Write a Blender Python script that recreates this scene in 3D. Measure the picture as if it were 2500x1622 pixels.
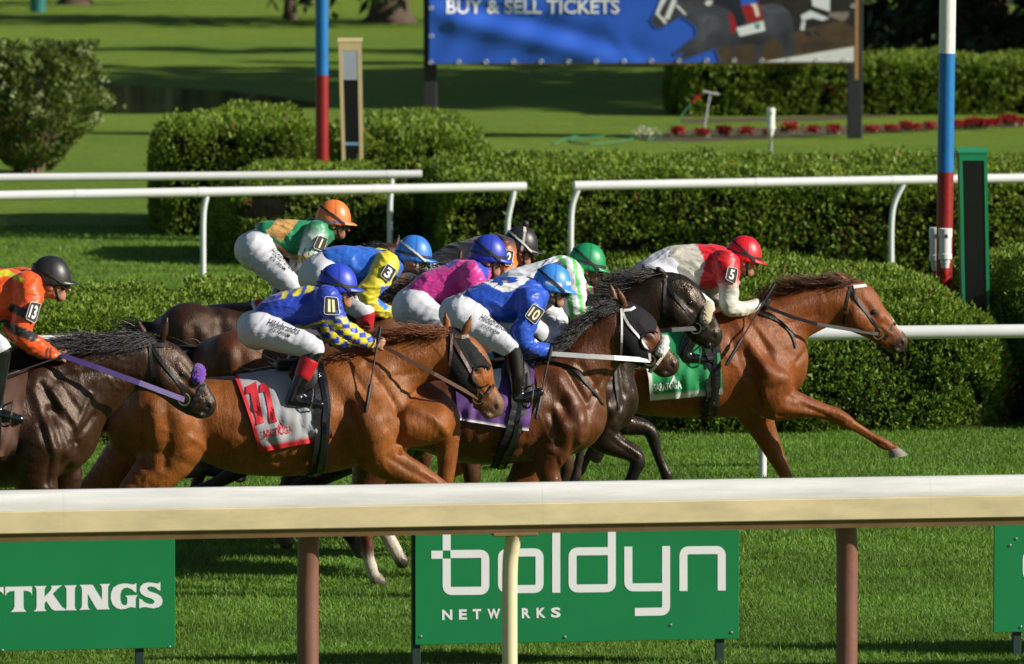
import bpy, bmesh, math, random
import numpy as np
from mathutils import Vector, Matrix, noise as mnoise
from mathutils.bvhtree import BVHTree

random.seed(7)
rng = np.random.default_rng(11)
for _o in list(bpy.data.objects):
    bpy.data.objects.remove(_o)
scene = bpy.context.scene
COL = scene.collection
PI = math.pi

# ------------------------------------------------------------------ camera
# a long lens from a raised stand, looking down about four degrees over the rail
CAM_H = 5.12
FPX = 16800.0                       # focal length in units of 1/2500 of the frame width
PW, PH = 2500.0, 1622.0
PITCH = math.atan(1284.0 / FPX)
cam_d = bpy.data.cameras.new('camera')
cam = bpy.data.objects.new('camera', cam_d)
COL.objects.link(cam)
cam_d.sensor_width = 36.0
cam_d.lens = 36.0 * FPX / PW
cam_d.clip_start = 1.0
cam_d.clip_end = 3000.0
cam.location = (0, 0, CAM_H)
cam.rotation_euler = (PI / 2 - PITCH, 0, 0)
cam_d.dof.use_dof = True
cam_d.dof.focus_distance = 45.8
cam_d.dof.aperture_fstop = 5.2
scene.camera = cam

# ------------------------------------------------------------------ light
SUN_EL = math.radians(27.0)
SUN_AZ = math.radians(73.0)         # measured from straight behind the camera towards the right
world = bpy.data.worlds.new('World')
scene.world = world
world.use_nodes = True
wn = world.node_tree
sky = wn.nodes.new('ShaderNodeTexSky')
sky.sky_type = 'NISHITA'
sky.sun_disc = False
sky.sun_elevation = SUN_EL
# direction towards the sun
SUN_DIR = Vector((math.sin(SUN_AZ) * math.cos(SUN_EL), -math.cos(SUN_AZ) * math.cos(SUN_EL), math.sin(SUN_EL)))
sky.sun_rotation = math.atan2(SUN_DIR.x, SUN_DIR.y)
sky.air_density = 1.0
sky.dust_density = 0.6
bg = wn.nodes['Background']
bg.inputs['Strength'].default_value = 0.05
wn.links.new(sky.outputs['Color'], bg.inputs['Color'])
sun_d = bpy.data.lights.new('sun', 'SUN')
sun_d.energy = 5.0
sun_d.angle = math.radians(0.55)
sun_d.color = (1.0, 0.93, 0.82)
sun = bpy.data.objects.new('sun', sun_d)
COL.objects.link(sun)
sun.location = (20, -20, 30)
sun.rotation_euler = (-SUN_DIR).to_track_quat('-Z', 'Y').to_euler()
vs = scene.view_settings
vs.view_transform = 'Standard'
vs.look = 'None'
vs.exposure = 0.42
vs.gamma = 1.0
vs.use_curve_mapping = False
scene.cycles.max_bounces = 6
scene.cycles.transparent_max_bounces = 8

# ------------------------------------------------------------------ geometry of the place
PSI = 0.158                          # the track runs slightly away to the right
TV = np.array([math.cos(PSI), math.sin(PSI), 0.0])
NV = np.array([-math.sin(PSI), math.cos(PSI), 0.0])
ct, st_ = math.cos(PITCH), math.sin(PITCH)

def ray(u, v):
    a = (u - 1250.0) / FPX
    b = -(v - 811.0) / FPX
    return np.array([a, ct + b * st_, -st_ + b * ct])

def at_z(u, v, z=0.0):
    d = ray(u, v)
    k = (z - CAM_H) / d[2]
    return np.array([d[0] * k, d[1] * k, z])

def at_lane(u, v, L):
    d = ray(u, v)
    k = L / float(d @ NV)
    return np.array([0, 0, CAM_H]) + d * k

def at_y(u, v, y):
    d = ray(u, v)
    return np.array([0, 0, CAM_H]) + d * (y / d[1])

def pix(P):
    P = np.asarray(P, dtype=float)
    Q = P - np.array([0, 0, CAM_H])
    f = Q[..., 1] * ct - Q[..., 2] * st_
    up = Q[..., 1] * st_ + Q[..., 2] * ct
    return np.stack([1250 + FPX * Q[..., 0] / f, 811 - FPX * up / f], axis=-1)

class Lane:
    """local frame of one runner: x along the track, y away from the stand, z up; origin on the turf"""
    def __init__(s, L, u0):
        s.L = L
        p = at_lane(u0, 1200, L)
        s.X0 = float(p @ TV)
        s.org = TV * s.X0 + NV * L
        s.mat = Matrix.Translation(Vector(s.org)) @ Matrix.Rotation(PSI, 4, 'Z')
        s.depth = float(s.org[1])
        s.s = FPX / s.depth          # picture units per metre
    def loc(s, u, v, yl=0.0):
        p = at_lane(u, v, s.L + yl)
        return np.array([float(p @ TV) - s.X0, yl, p[2]])
    def wld(s, P):
        P = np.asarray(P, dtype=float)
        return s.org + P[..., 0:1] * TV + P[..., 1:2] * NV + P[..., 2:3] * np.array([0, 0, 1.0])
    def px(s, P):
        return pix(s.wld(P))
    def ray_loc(s, u, v):
        d = ray(u, v)
        o = np.array([0, 0, CAM_H]) - s.org
        return np.array([o @ TV, o @ NV, o[2]]), np.array([d @ TV, d @ NV, d[2]])

# ------------------------------------------------------------------ objects
def tag(o, label=None, cat=None, group=None, kind=None):
    if label: o['label'] = label
    if cat: o['category'] = cat
    if group: o['group'] = group
    if kind: o['kind'] = kind
    return o

def empty(name, loc=(0, 0, 0), rz=0.0, mat=None):
    o = bpy.data.objects.new(name, None)
    COL.objects.link(o)
    if mat is not None:
        o.matrix_world = mat
    else:
        o.location = loc
        o.rotation_euler = (0, 0, rz)
    return o

def mesh_obj(name, V, F, mat=None, parent=None, smooth=False, col=None, M=None):
    """V: (n,3) array; F: list of tuples or an (m,k) array"""
    me = bpy.data.meshes.new(name)
    V = np.asarray(V, dtype=np.float32)
    if isinstance(F, np.ndarray):
        n, k = F.shape
        me.vertices.add(len(V))
        me.vertices.foreach_set('co', V.ravel())
        me.loops.add(n * k)
        me.loops.foreach_set('vertex_index', F.astype(np.int32).ravel())
        me.polygons.add(n)
        me.polygons.foreach_set('loop_start', np.arange(0, n * k, k, dtype=np.int32))
        me.update(calc_edges=True)
        me.validate()
    else:
        me.from_pydata(V.tolist(), [], [tuple(int(i) for i in f) for f in F])
        me.update()
    if smooth:
        me.polygons.foreach_set('use_smooth', np.ones(len(me.polygons), dtype=bool))
    if col is not None:
        a = me.color_attributes.new('Col', 'FLOAT_COLOR', 'POINT')
        c = np.ones((len(V), 4), dtype=np.float32)
        c[:, :3] = col
        a.data.foreach_set('color', c.ravel())
    if mat: me.materials.append(mat)
    o = bpy.data.objects.new(name, me)
    COL.objects.link(o)
    if parent is not None:
        o.parent = parent
    if M is not None:
        o.matrix_world = M
    return o

class MB:
    """collects simple shapes into one mesh"""
    def __init__(s):
        s.V, s.F = [], []
    def add(s, V, F):
        n = len(s.V)
        s.V += [tuple(map(float, v)) for v in V]
        s.F += [tuple(i + n for i in f) for f in F]
    def box(s, c, h, rz=0.0, bev=0.0):
        cx, cy, cz = c
        hx, hy, hz = h
        co, si = math.cos(rz), math.sin(rz)
        if bev <= 0:
            pts = [(x, y, z) for z in (-hz, hz) for x, y in ((-hx, -hy), (hx, -hy), (hx, hy), (-hx, hy))]
            F = [(3, 2, 1, 0), (4, 5, 6, 7), (0, 1, 5, 4), (1, 2, 6, 5), (2, 3, 7, 6), (3, 0, 4, 7)]
        else:
            b = bev
            pts = []
            for z, e in ((-hz, b), (-hz + b, 0), (hz - b, 0), (hz, b)):
                x, y = hx - e, hy - e
                pts += [(-x + b, -y, z), (x - b, -y, z), (x, -y + b, z), (x, y - b, z), (x - b, y, z), (-x + b, y, z), (-x, y - b, z), (-x, -y + b, z)]
            F = [tuple(range(7, -1, -1)), tuple(range(24, 32))]
            for r in range(3):
                for i in range(8):
                    j = (i + 1) % 8
                    F.append((r * 8 + i, r * 8 + j, r * 8 + 8 + j, r * 8 + 8 + i))
        s.add([(cx + x * co - y * si, cy + x * si + y * co, cz + z) for x, y, z in pts], F)
    def tube(s, P, R, n=12, caps=True):
        P = [np.asarray(p, dtype=float) for p in P]
        if np.isscalar(R): R = [R] * len(P)
        V, F = [], []
        ref = None
        for i, p in enumerate(P):
            t = P[min(i + 1, len(P) - 1)] - P[max(i - 1, 0)]
            t = t / (np.linalg.norm(t) + 1e-9)
            if ref is None:
                ref = np.array([0, 0, 1.0]) if abs(t[2]) < 0.8 else np.array([1.0, 0, 0])
            a = ref - t * (ref @ t)
            a /= np.linalg.norm(a) + 1e-9
            ref = a
            b = np.cross(t, a)
            for k in range(n):
                an = 2 * PI * k / n
                V.append(p + R[i] * (math.cos(an) * a + math.sin(an) * b))
        for i in range(len(P) - 1):
            for k in range(n):
                j = (k + 1) % n
                F.append((i * n + k, i * n + j, (i + 1) * n + j, (i + 1) * n + k))
        if caps:
            F.append(tuple(range(n - 1, -1, -1)))
            m = (len(P) - 1) * n
            F.append(tuple(range(m, m + n)))
        s.add(V, F)
    def lathe(s, c, prof, n=16, ax=None):
        """prof: (radius, height) pairs along z from c"""
        V, F = [], []
        for r, z in prof:
            for k in range(n):
                an = 2 * PI * k / n
                V.append((c[0] + r * math.cos(an), c[1] + r * math.sin(an), c[2] + z))
        for i in range(len(prof) - 1):
            for k in range(n):
                j = (k + 1) % n
                F.append((i * n + k, i * n + j, (i + 1) * n + j, (i + 1) * n + k))
        F.append(tuple(range(n - 1, -1, -1)))
        m = (len(prof) - 1) * n
        F.append(tuple(range(m, m + n)))
        s.add(V, F)
    def prism(s, poly, d):
        """planar polygon given as 3D points, thickened by vector d"""
        n = len(poly)
        d = np.asarray(d, dtype=float)
        P = [np.asarray(p, dtype=float) for p in poly]
        V = P + [p + d for p in P]
        F = [tuple(range(n)), tuple(range(2 * n - 1, n - 1, -1))]
        for i in range(n):
            j = (i + 1) % n
            F.append((j, i, i + n, j + n))
        s.add(V, F)
    def strap(s, P, N, w, t):
        """ribbon with thickness: P points, N surface normals"""
        P = [np.asarray(p, dtype=float) for p in P]
        N = [np.asarray(p, dtype=float) for p in N]
        V, F = [], []
        for i, p in enumerate(P):
            tt = P[min(i + 1, len(P) - 1)] - P[max(i - 1, 0)]
            tt = tt / (np.linalg.norm(tt) + 1e-9)
            nn = N[i] - tt * (N[i] @ tt)
            nn = nn / (np.linalg.norm(nn) + 1e-9)
            b = np.cross(nn, tt)
            ww = w if np.isscalar(w) else w[i]
            V += [p + b * ww / 2 - nn * t * 0.5, p + b * ww / 2 + nn * t * 0.5, p - b * ww / 2 + nn * t * 0.5, p - b * ww / 2 - nn * t * 0.5]
        for i in range(len(P) - 1):
            for k in range(4):
                j = (k + 1) % 4
                F.append((i * 4 + k, i * 4 + j, i * 4 + 4 + j, i * 4 + 4 + k))
        F += [(3, 2, 1, 0), tuple((len(P) - 1) * 4 + k for k in range(4))]
        s.add(V, F)
    def build(s, name, mat, parent=None, smooth=False, M=None):
        o = mesh_obj(name, s.V, s.F, mat, parent, False, None, M)
        if smooth:
            me = o.data
            bm = bmesh.new(); bm.from_mesh(me)
            bmesh.ops.recalc_face_normals(bm, faces=bm.faces)
            for f in bm.faces: f.smooth = True
            for e in bm.edges:
                if len(e.link_faces) == 2 and e.calc_face_angle(0) > 0.7: e.smooth = False
            bm.to_mesh(me); bm.free()
        else:
            bm = bmesh.new(); bm.from_mesh(o.data)
            bmesh.ops.recalc_face_normals(bm, faces=bm.faces)
            bm.to_mesh(o.data); bm.free()
        return o

# ------------------------------------------------------------------ materials
def newmat(name):
    m = bpy.data.materials.new(name)
    m.use_nodes = True
    nt = m.node_tree
    p = nt.nodes['Principled BSDF']
    return m, nt, p

def nnode(nt, typ, **kw):
    n = nt.nodes.new(typ)
    for k, v in kw.items():
        setattr(n, k, v)
    return n

def noise_tex(nt, scale, detail=4.0, rough=0.55, vec=None, coord='Object', stretch=None):
    n = nt.nodes.new('ShaderNodeTexNoise')
    n.inputs['Scale'].default_value = scale
    n.inputs['Detail'].default_value = detail
    n.inputs['Roughness'].default_value = rough
    tc = nt.nodes.new('ShaderNodeTexCoord')
    src = tc.outputs[coord]
    if stretch is not None:
        mp = nt.nodes.new('ShaderNodeMapping')
        mp.inputs['Scale'].default_value = stretch
        nt.links.new(src, mp.inputs['Vector'])
        src = mp.outputs['Vector']
    nt.links.new(src, n.inputs['Vector'])
    return n

def ramp(nt, src, stops):
    r = nt.nodes.new('ShaderNodeValToRGB')
    e = r.color_ramp.elements
    while len(e) < len(stops): e.new(0.5)
    for i, (p, c) in enumerate(stops):
        e[i].position = p
        e[i].color = (*c, 1) if len(c) == 3 else c
    nt.links.new(src, r.inputs['Fac'])
    return r

def mulmix(nt, a, b, fac=1.0, typ='MULTIPLY'):
    m = nt.nodes.new('ShaderNodeMix')
    m.data_type = 'RGBA'
    m.blend_type = typ
    if hasattr(fac, 'links') or not np.isscalar(fac): nt.links.new(fac, m.inputs['Factor'])
    else: m.inputs['Factor'].default_value = fac
    for i, s in ((6, a), (7, b)):
        if isinstance(s, tuple): m.inputs[i].default_value = (*s, 1) if len(s) == 3 else s
        else: nt.links.new(s, m.inputs[i])
    return m.outputs[2]

def bump(nt, p, src, strength, dist=0.01, prev=None):
    b = nt.nodes.new('ShaderNodeBump')
    b.inputs['Strength'].default_value = strength
    b.inputs['Distance'].default_value = dist
    nt.links.new(src, b.inputs['Height'])
    if prev is not None: nt.links.new(prev, b.inputs['Normal'])
    nt.links.new(b.outputs['Normal'], p.inputs['Normal'])
    return b.outputs['Normal']

def simple(name, col, rough=0.5, metal=0.0, var=0.12, vscale=6.0, bmp=0.0, bscale=60.0, spec=0.5, coat=0.0, coord='Object', stretch=None):
    m, nt, p = newmat(name)
    n = noise_tex(nt, vscale, 5, 0.6, coord=coord, stretch=stretch)
    r = ramp(nt, n.outputs['Fac'], [(0.3, tuple(c * (1 - var) for c in col)), (0.7, tuple(min(1, c * (1 + var)) for c in col))])
    nt.links.new(r.outputs['Color'], p.inputs['Base Color'])
    p.inputs['Roughness'].default_value = rough
    p.inputs['Metallic'].default_value = metal
    p.inputs['Specular IOR Level'].default_value = spec
    p.inputs['Coat Weight'].default_value = coat
    if bmp > 0:
        n2 = noise_tex(nt, bscale, 3, 0.5, coord=coord)
        bump(nt, p, n2.outputs['Fac'], bmp, 0.01)
    return m

def attr_mat(name, rough=0.5, var=0.15, vscale=8.0, bmp=0.0, bscale=80.0, spec=0.5, coat=0.0, coat_r=0.2, sheen=0.0, rvar=0.0, stretch=None, bdist=0.006):
    m, nt, p = newmat(name)
    a = nt.nodes.new('ShaderNodeAttribute')
    a.attribute_name = 'Col'
    n = noise_tex(nt, vscale, 5, 0.6)
    r = ramp(nt, n.outputs['Fac'], [(0.3, (1 - var,) * 3), (0.7, (1 + var * 0.4,) * 3)])
    c = mulmix(nt, a.outputs['Color'], r.outputs['Color'])
    nt.links.new(c, p.inputs['Base Color'])
    p.inputs['Roughness'].default_value = rough
    p.inputs['Specular IOR Level'].default_value = spec
    p.inputs['Coat Weight'].default_value = coat
    p.inputs['Coat Roughness'].default_value = coat_r
    p.inputs['Sheen Weight'].default_value = sheen
    if rvar > 0:
        mr = nt.nodes.new('ShaderNodeMapRange')
        mr.inputs['From Min'].default_value = 0.35
        mr.inputs['From Max'].default_value = 0.65
        mr.inputs['To Min'].default_value = rough - rvar
        mr.inputs['To Max'].default_value = rough + rvar
        n3 = noise_tex(nt, vscale * 1.7, 6, 0.65)
        nt.links.new(n3.outputs['Fac'], mr.inputs['Value'])
        nt.links.new(mr.outputs['Result'], p.inputs['Roughness'])
    if bmp > 0:
        n2 = noise_tex(nt, bscale, 4, 0.6, stretch=stretch)
        bump(nt, p, n2.outputs['Fac'], bmp, bdist)
    return m

# ------------------------------------------------------------------ implicit bodies
def spline(st, sub=3):
    A = np.array(st, dtype=float)
    n = len(A)
    if n < 3 or sub < 2: return A
    out = []
    for i in range(n - 1):
        p0, p1, p2, p3 = A[max(i - 1, 0)], A[i], A[i + 1], A[min(i + 2, n - 1)]
        for k in range(sub):
            t = k / sub
            q = 0.5 * ((2 * p1) + (-p0 + p2) * t + (2 * p0 - 5 * p1 + 4 * p2 - p3) * t * t + (-p0 + 3 * p1 - 3 * p2 + p3) * t ** 3)
            out.append(q)
    out.append(A[-1])
    out = np.array(out)
    out[:, 3:5] = np.maximum(out[:, 3:5], 0.004)
    out[:, 5:8] = np.clip(out[:, 5:8], 0, 1)
    return out

def seg_d(X, Y, Z, A, B):
    dx, dz = B[0] - A[0], B[2] - A[2]
    dy = B[1] - A[1]
    L2 = dx * dx + dz * dz
    if L2 < 0.1 * dy * dy or L2 < 1e-8:
        L3 = dx * dx + dy * dy + dz * dz + 1e-9
        t = np.clip(((X - A[0]) * dx + (Y - A[1]) * dy + (Z - A[2]) * dz) / L3, 0, 1)
    else:
        t = np.clip(((X - A[0]) * dx + (Z - A[2]) * dz) / L2, 0, 1)
    ex = X - (A[0] + t * dx)
    ez = Z - (A[2] + t * dz)
    ey = Y - (A[1] + t * dy)
    a = A[3] + t * (B[3] - A[3])
    b = A[4] + t * (B[4] - A[4])
    e2 = ex * ex + ez * ez
    q = np.sqrt(e2 / (a * a) + ey * ey / (b * b))
    g = np.sqrt(e2 / (a ** 4) + ey * ey / (b ** 4)) + 1e-9
    d = q * (q - 1) / g
    return np.where(q < 1e-3, -np.minimum(a, b), d), t

class Body:
    """smooth union of elliptical tapered chains, meshed by surface nets"""
    def __init__(s):
        s.ch = []
    def chain(s, st, k=0.03, sub=3, op='u'):
        """st rows: x,y,z,a,b,r,g,b"""
        s.ch.append((spline(st, sub), k, op))
    def mesh(s, h, grow=0.0, smooth=2, clip=None):
        lo = np.min([np.min(c[:, :3] - np.maximum(c[:, 3:4], c[:, 4:5]), axis=0) for c, k, o in s.ch if o == 'u'], axis=0) - 0.05 - grow
        hi = np.max([np.max(c[:, :3] + np.maximum(c[:, 3:4], c[:, 4:5]), axis=0) for c, k, o in s.ch if o == 'u'], axis=0) + 0.05 + grow
        if clip is not None:
            lo = np.maximum(lo, clip[0]); hi = np.minimum(hi, clip[1])
        n = np.ceil((hi - lo) / h).astype(int) + 1
        D = np.full(n, 0.4, dtype=np.float32)
        ax = [lo[i] + h * np.arange(n[i], dtype=np.float32) for i in range(3)]
        for c, k, op in s.ch:
            pad = k + 3 * h + grow + 0.01
            clo = np.min(c[:, :3] - np.stack([c[:, 3], c[:, 4], c[:, 3]], 1), axis=0) - pad
            chi = np.max(c[:, :3] + np.stack([c[:, 3], c[:, 4], c[:, 3]], 1), axis=0) + pad
            i0 = np.clip(((clo - lo) / h).astype(int), 0, n)
            i1 = np.clip(((chi - lo) / h).astype(int) + 2, 0, n)
            if np.any(i1 <= i0): continue
            T = np.full(i1 - i0, 0.4, dtype=np.float32)
            for A, B in zip(c[:-1], c[1:]):
                r = max(A[3], B[3]); ry = max(A[4], B[4])
                rr = np.array([r, ry, r]) + pad
                slo = np.minimum(A[:3], B[:3]) - rr
                shi = np.maximum(A[:3], B[:3]) + rr
                j0 = np.maximum(((slo - lo) / h).astype(int), i0)
                j1 = np.minimum(((shi - lo) / h).astype(int) + 2, i1)
                if np.any(j1 <= j0): continue
                X = ax[0][j0[0]:j1[0], None, None]; Y = ax[1][None, j0[1]:j1[1], None]; Z = ax[2][None, None, j0[2]:j1[2]]
                d, _ = seg_d(X, Y, Z, A, B)
                q = tuple(slice(j0[i] - i0[i], j1[i] - i0[i]) for i in range(3))
                T[q] = np.minimum(T[q], d)
            q = tuple(slice(i0[i], i1[i]) for i in range(3))
            S = D[q]
            if op == 'u':
                hh = np.maximum(k - np.abs(S - T), 0) / k
                D[q] = np.minimum(S, T) - hh * hh * k * 0.25
            else:
                T = -T
                hh = np.maximum(k - np.abs(S - T), 0) / k
                D[q] = np.maximum(S, T) + hh * hh * k * 0.25
        D -= grow
        D[0] = D[-1] = 0.3; D[:, 0] = D[:, -1] = 0.3; D[:, :, 0] = D[:, :, -1] = 0.3
        V, F = surface_nets(D)
        V = lo + V * h
        V = laplace(V, F, smooth)
        return V, F
    def colors(s, V, w=0.012):
        Wt = np.zeros(len(V)); C = np.zeros((len(V), 3))
        X, Y, Z = V[:, 0], V[:, 1], V[:, 2]
        for c, k, op in s.ch:
            if op != 'u': continue
            for A, B in zip(c[:-1], c[1:]):
                d, t = seg_d(X, Y, Z, A, B)
                wt = np.exp(-np.clip(d, -0.02, 1.0) / w) + 1e-12
                C += wt[:, None] * (A[5:8] + t[:, None] * (B[5:8] - A[5:8]))
                Wt += wt
        return C / Wt[:, None]

def surface_nets(D):
    ins = D < 0
    n = np.array(D.shape)
    s = np.zeros(n - 1, dtype=np.int8)
    cor = [(a, b, c) for a in (0, 1) for b in (0, 1) for c in (0, 1)]
    for a, b, c in cor:
        s += ins[a:n[0] - 1 + a, b:n[1] - 1 + b, c:n[2] - 1 + c]
    act = (s > 0) & (s < 8)
    ii = np.argwhere(act)
    idx = np.full(act.shape, -1, dtype=np.int32)
    idx[act] = np.arange(len(ii))
    V = np.zeros((len(ii), 3)); cnt = np.zeros(len(ii))
    for a in cor:
        for d in range(3):
            if a[d] == 0:
                b = list(a); b[d] = 1
                da = D[ii[:, 0] + a[0], ii[:, 1] + a[1], ii[:, 2] + a[2]]
                db = D[ii[:, 0] + b[0], ii[:, 1] + b[1], ii[:, 2] + b[2]]
                m = (da < 0) != (db < 0)
                t = da[m] / (da[m] - db[m])
                P = np.tile(np.array(a, dtype=float), (m.sum(), 1))
                P[:, d] += t
                V[m] += P; cnt[m] += 1
    V = V / np.maximum(cnt, 1)[:, None] + ii
    F = []
    for d in range(3):
        e, f = (d + 1) % 3, (d + 2) % 3
        sl0 = [slice(1, n[i] - 1) for i in range(3)]; sl1 = list(sl0)
        sl0[d] = slice(0, n[d] - 1); sl1[d] = slice(1, n[d])
        a = ins[tuple(sl0)]; b = ins[tuple(sl1)]
        for m, flip in ((a & ~b, False), (~a & b, True)):
            q = np.argwhere(m)
            q[:, e] += 1; q[:, f] += 1
            def cell(de, df):
                r = q.copy(); r[:, e] += de; r[:, f] += df
                return idx[r[:, 0], r[:, 1], r[:, 2]]
            quad = np.stack([cell(-1, -1), cell(0, -1), cell(0, 0), cell(-1, 0)], 1)
            if flip: quad = quad[:, ::-1]
            F.append(quad)
    return V, np.concatenate(F)

def laplace(V, F, it, lam=0.5):
    if it <= 0: return V
    E = np.concatenate([F[:, [0, 1]], F[:, [1, 2]], F[:, [2, 3]], F[:, [3, 0]]])
    n = len(V)
    i = np.concatenate([E[:, 0], E[:, 1]]); j = np.concatenate([E[:, 1], E[:, 0]])
    deg = np.bincount(i, minlength=n)
    for k in range(it * 2):
        l = lam if k % 2 == 0 else -0.52
        A = np.stack([np.bincount(i, weights=V[j, c], minlength=n) for c in range(3)], 1) / np.maximum(deg, 1)[:, None]
        V = V + l * (A - V)
    return V

def normals(V, F):
    a = np.cross(V[F[:, 2]] - V[F[:, 0]], V[F[:, 3]] - V[F[:, 1]])
    N = np.zeros_like(V)
    for k in range(4):
        for c in range(3):
            N[:, c] += np.bincount(F[:, k], weights=a[:, c], minlength=len(V))
    return N / (np.linalg.norm(N, axis=1)[:, None] + 1e-12)

def poly_mask(uv, poly):
    u, v = uv[:, 0], uv[:, 1]
    m = np.zeros(len(uv), dtype=bool)
    n = len(poly)
    for i in range(n):
        (x1, y1), (x2, y2) = poly[i], poly[(i + 1) % n]
        c = ((y1 > v) != (y2 > v)) & (u < (x2 - x1) * (v - y1) / (y2 - y1 + 1e-12) + x1)
        m ^= c
    return m

def line_dist(uv, pts):
    d = np.full(len(uv), 1e9)
    for (x1, y1), (x2, y2) in zip(pts[:-1], pts[1:]):
        dx, dy = x2 - x1, y2 - y1
        t = np.clip(((uv[:, 0] - x1) * dx + (uv[:, 1] - y1) * dy) / (dx * dx + dy * dy + 1e-9), 0, 1)
        d = np.minimum(d, np.hypot(uv[:, 0] - x1 - t * dx, uv[:, 1] - y1 - t * dy))
    return d

class Surf:
    """ray casting against a finished body, in its runner's own frame"""
    def __init__(s, lane, V, F):
        s.lane = lane
        s.b = BVHTree.FromPolygons([Vector(v) for v in V], [tuple(int(i) for i in f) for f in F])
    def hit(s, u, v, off=0.0, yl=-0.2):
        o, d = s.lane.ray_loc(u, v)
        d = d / np.linalg.norm(d)
        h = s.b.ray_cast(Vector(o), Vector(d))
        if h[0] is None:
            p = s.lane.loc(u, v, yl)
            q = s.b.find_nearest(Vector(p))
            if q[0] is not None and (q[0] - Vector(p)).length < 0.25:
                return np.array(q[0]) + np.array(q[1]) * off, np.array(q[1])
            return p, np.array([0, -1.0, 0])
        nn = np.array(h[1])
        if nn @ d > 0: nn = -nn
        return np.array(h[0]) + nn * off, nn
    def path(s, pts, off, step=14.0, yl=-0.2):
        P, N = [], []
        for i in range(len(pts) - 1):
            (a, b), (c, e) = pts[i][:2], pts[i + 1][:2]
            k = max(1, int(math.hypot(c - a, e - b) / step))
            for j in range(k + (1 if i == len(pts) - 2 else 0)):
                t = j / k
                p, q = s.hit(a + (c - a) * t, b + (e - b) * t, off, yl)
                P.append(p); N.append(q)
        P = np.array(P); N = np.array(N)
        if len(P) > 3:
            Q = P.copy()
            Q[1:-1] = 0.5 * P[1:-1] + 0.25 * (P[:-2] + P[2:])
            P = Q
        return list(P), list(N)

# ------------------------------------------------------------------ lettering
_tx = {}
def text2d(body, bold=0.0, shear=0.0, space=1.0):
    key = (body, bold, shear, space)
    if key in _tx: return _tx[key]
    c = bpy.data.curves.new('lettering', 'FONT')
    c.body = body; c.size = 1.0; c.offset = bold; c.shear = shear; c.space_character = space
    c.resolution_u = 3
    o = bpy.data.objects.new('lettering', c)
    COL.objects.link(o)
    dg = bpy.context.evaluated_depsgraph_get()
    me = bpy.data.meshes.new_from_object(o.evaluated_get(dg))
    V = np.array([v.co[:2] for v in me.vertices])
    F = [tuple(p.vertices) for p in me.polygons]
    bpy.data.objects.remove(o); bpy.data.curves.remove(c); bpy.data.meshes.remove(me)
    _tx[key] = (V, F)
    return V, F

def text_map(body, u, v, w, hgt, ang=0.0, bold=0.0, shear=0.0, space=1.0, sub=0.0, ref=None):
    """lettering placed with its lower left corner at (u,v), fitted to w x hgt; returns 2D points and faces"""
    V, F = text2d(body, bold, shear, space)
    R = V if ref is None else text2d(ref, bold, shear, space)[0]
    lo, hi = V.min(0), V.max(0)
    rlo, rhi = R.min(0), R.max(0)
    X = (V[:, 0] - lo[0]) / (hi[0] - lo[0]) * w
    Y = (V[:, 1] - rlo[1]) / (rhi[1] - rlo[1]) * hgt
    if sub > 0:
        bm = bmesh.new()
        vs = [bm.verts.new((x, y, 0)) for x, y in zip(X, Y)]
        for f in F:
            try: bm.faces.new([vs[i] for i in f])
            except ValueError: pass
        for _ in range(4):
            E = [e for e in bm.edges if e.calc_length() > sub]
            if not E: break
            bmesh.ops.subdivide_edges(bm, edges=E, cuts=1)
            bmesh.ops.triangulate(bm, faces=[f for f in bm.faces if len(f.verts) > 4])
        bm.verts.index_update()
        X = np.array([q.co.x for q in bm.verts]); Y = np.array([q.co.y for q in bm.verts])
        F = [tuple(q.index for q in f.verts) for f in bm.faces]
        bm.free()
    ca, sa = math.cos(ang), math.sin(ang)
    return np.stack([u + X * ca + Y * sa, v + X * sa - Y * ca], 1), F

def text_on(surf, name, mat, parent, body, u, v, w, hgt, off=0.006, sub=8.0, **kw):
    T, F = text_map(body, u, v, w, hgt, sub=sub, **kw)
    P = [surf.hit(a, b, off)[0] for a, b in T]
    return mesh_obj(name, P, F, mat, parent)
# ------------------------------------------------------------------ ground
def lane_xy(X, L):
    return TV * X + NV * L

M_GRASS, nt, p = newmat('turf')
n1 = noise_tex(nt, 0.9, 8, 0.75, coord='Object', stretch=(0.8, 1.3, 1))
n2 = noise_tex(nt, 9.0, 5, 0.7, coord='Object')
n3 = noise_tex(nt, 0.12, 4, 0.6, coord='Object')
r1 = ramp(nt, n1.outputs['Fac'], [(0.30, (0.095, 0.170, 0.022)), (0.52, (0.130, 0.212, 0.030)), (0.75, (0.175, 0.250, 0.045))])
r2 = ramp(nt, n2.outputs['Fac'], [(0.30, (0.45, 0.50, 0.42)), (0.62, (1.18, 1.14, 1.0))])
r3 = ramp(nt, n3.outputs['Fac'], [(0.35, (1.22, 1.28, 1.15)), (0.65, (1.60, 1.46, 1.35))])
c = mulmix(nt, mulmix(nt, r1.outputs['Color'], r2.outputs['Color']), r3.outputs['Color'])
nt.links.new(c, p.inputs['Base Color'])
p.inputs['Roughness'].default_value = 0.9
p.inputs['Specular IOR Level'].default_value = 0.15
n4 = noise_tex(nt, 55, 4, 0.7, coord='Object', stretch=(1, 1, 1))
bump(nt, p, n4.outputs['Fac'], 0.9, 0.05)
g = MB()
g.add([(-1500, -60, 0), (1500, -60, 0), (1500, 2200, 0), (-1500, 2200, 0)], [(0, 1, 2, 3)])
ground = g.build('ground', M_GRASS)
tag(ground, kind='structure')

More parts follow.
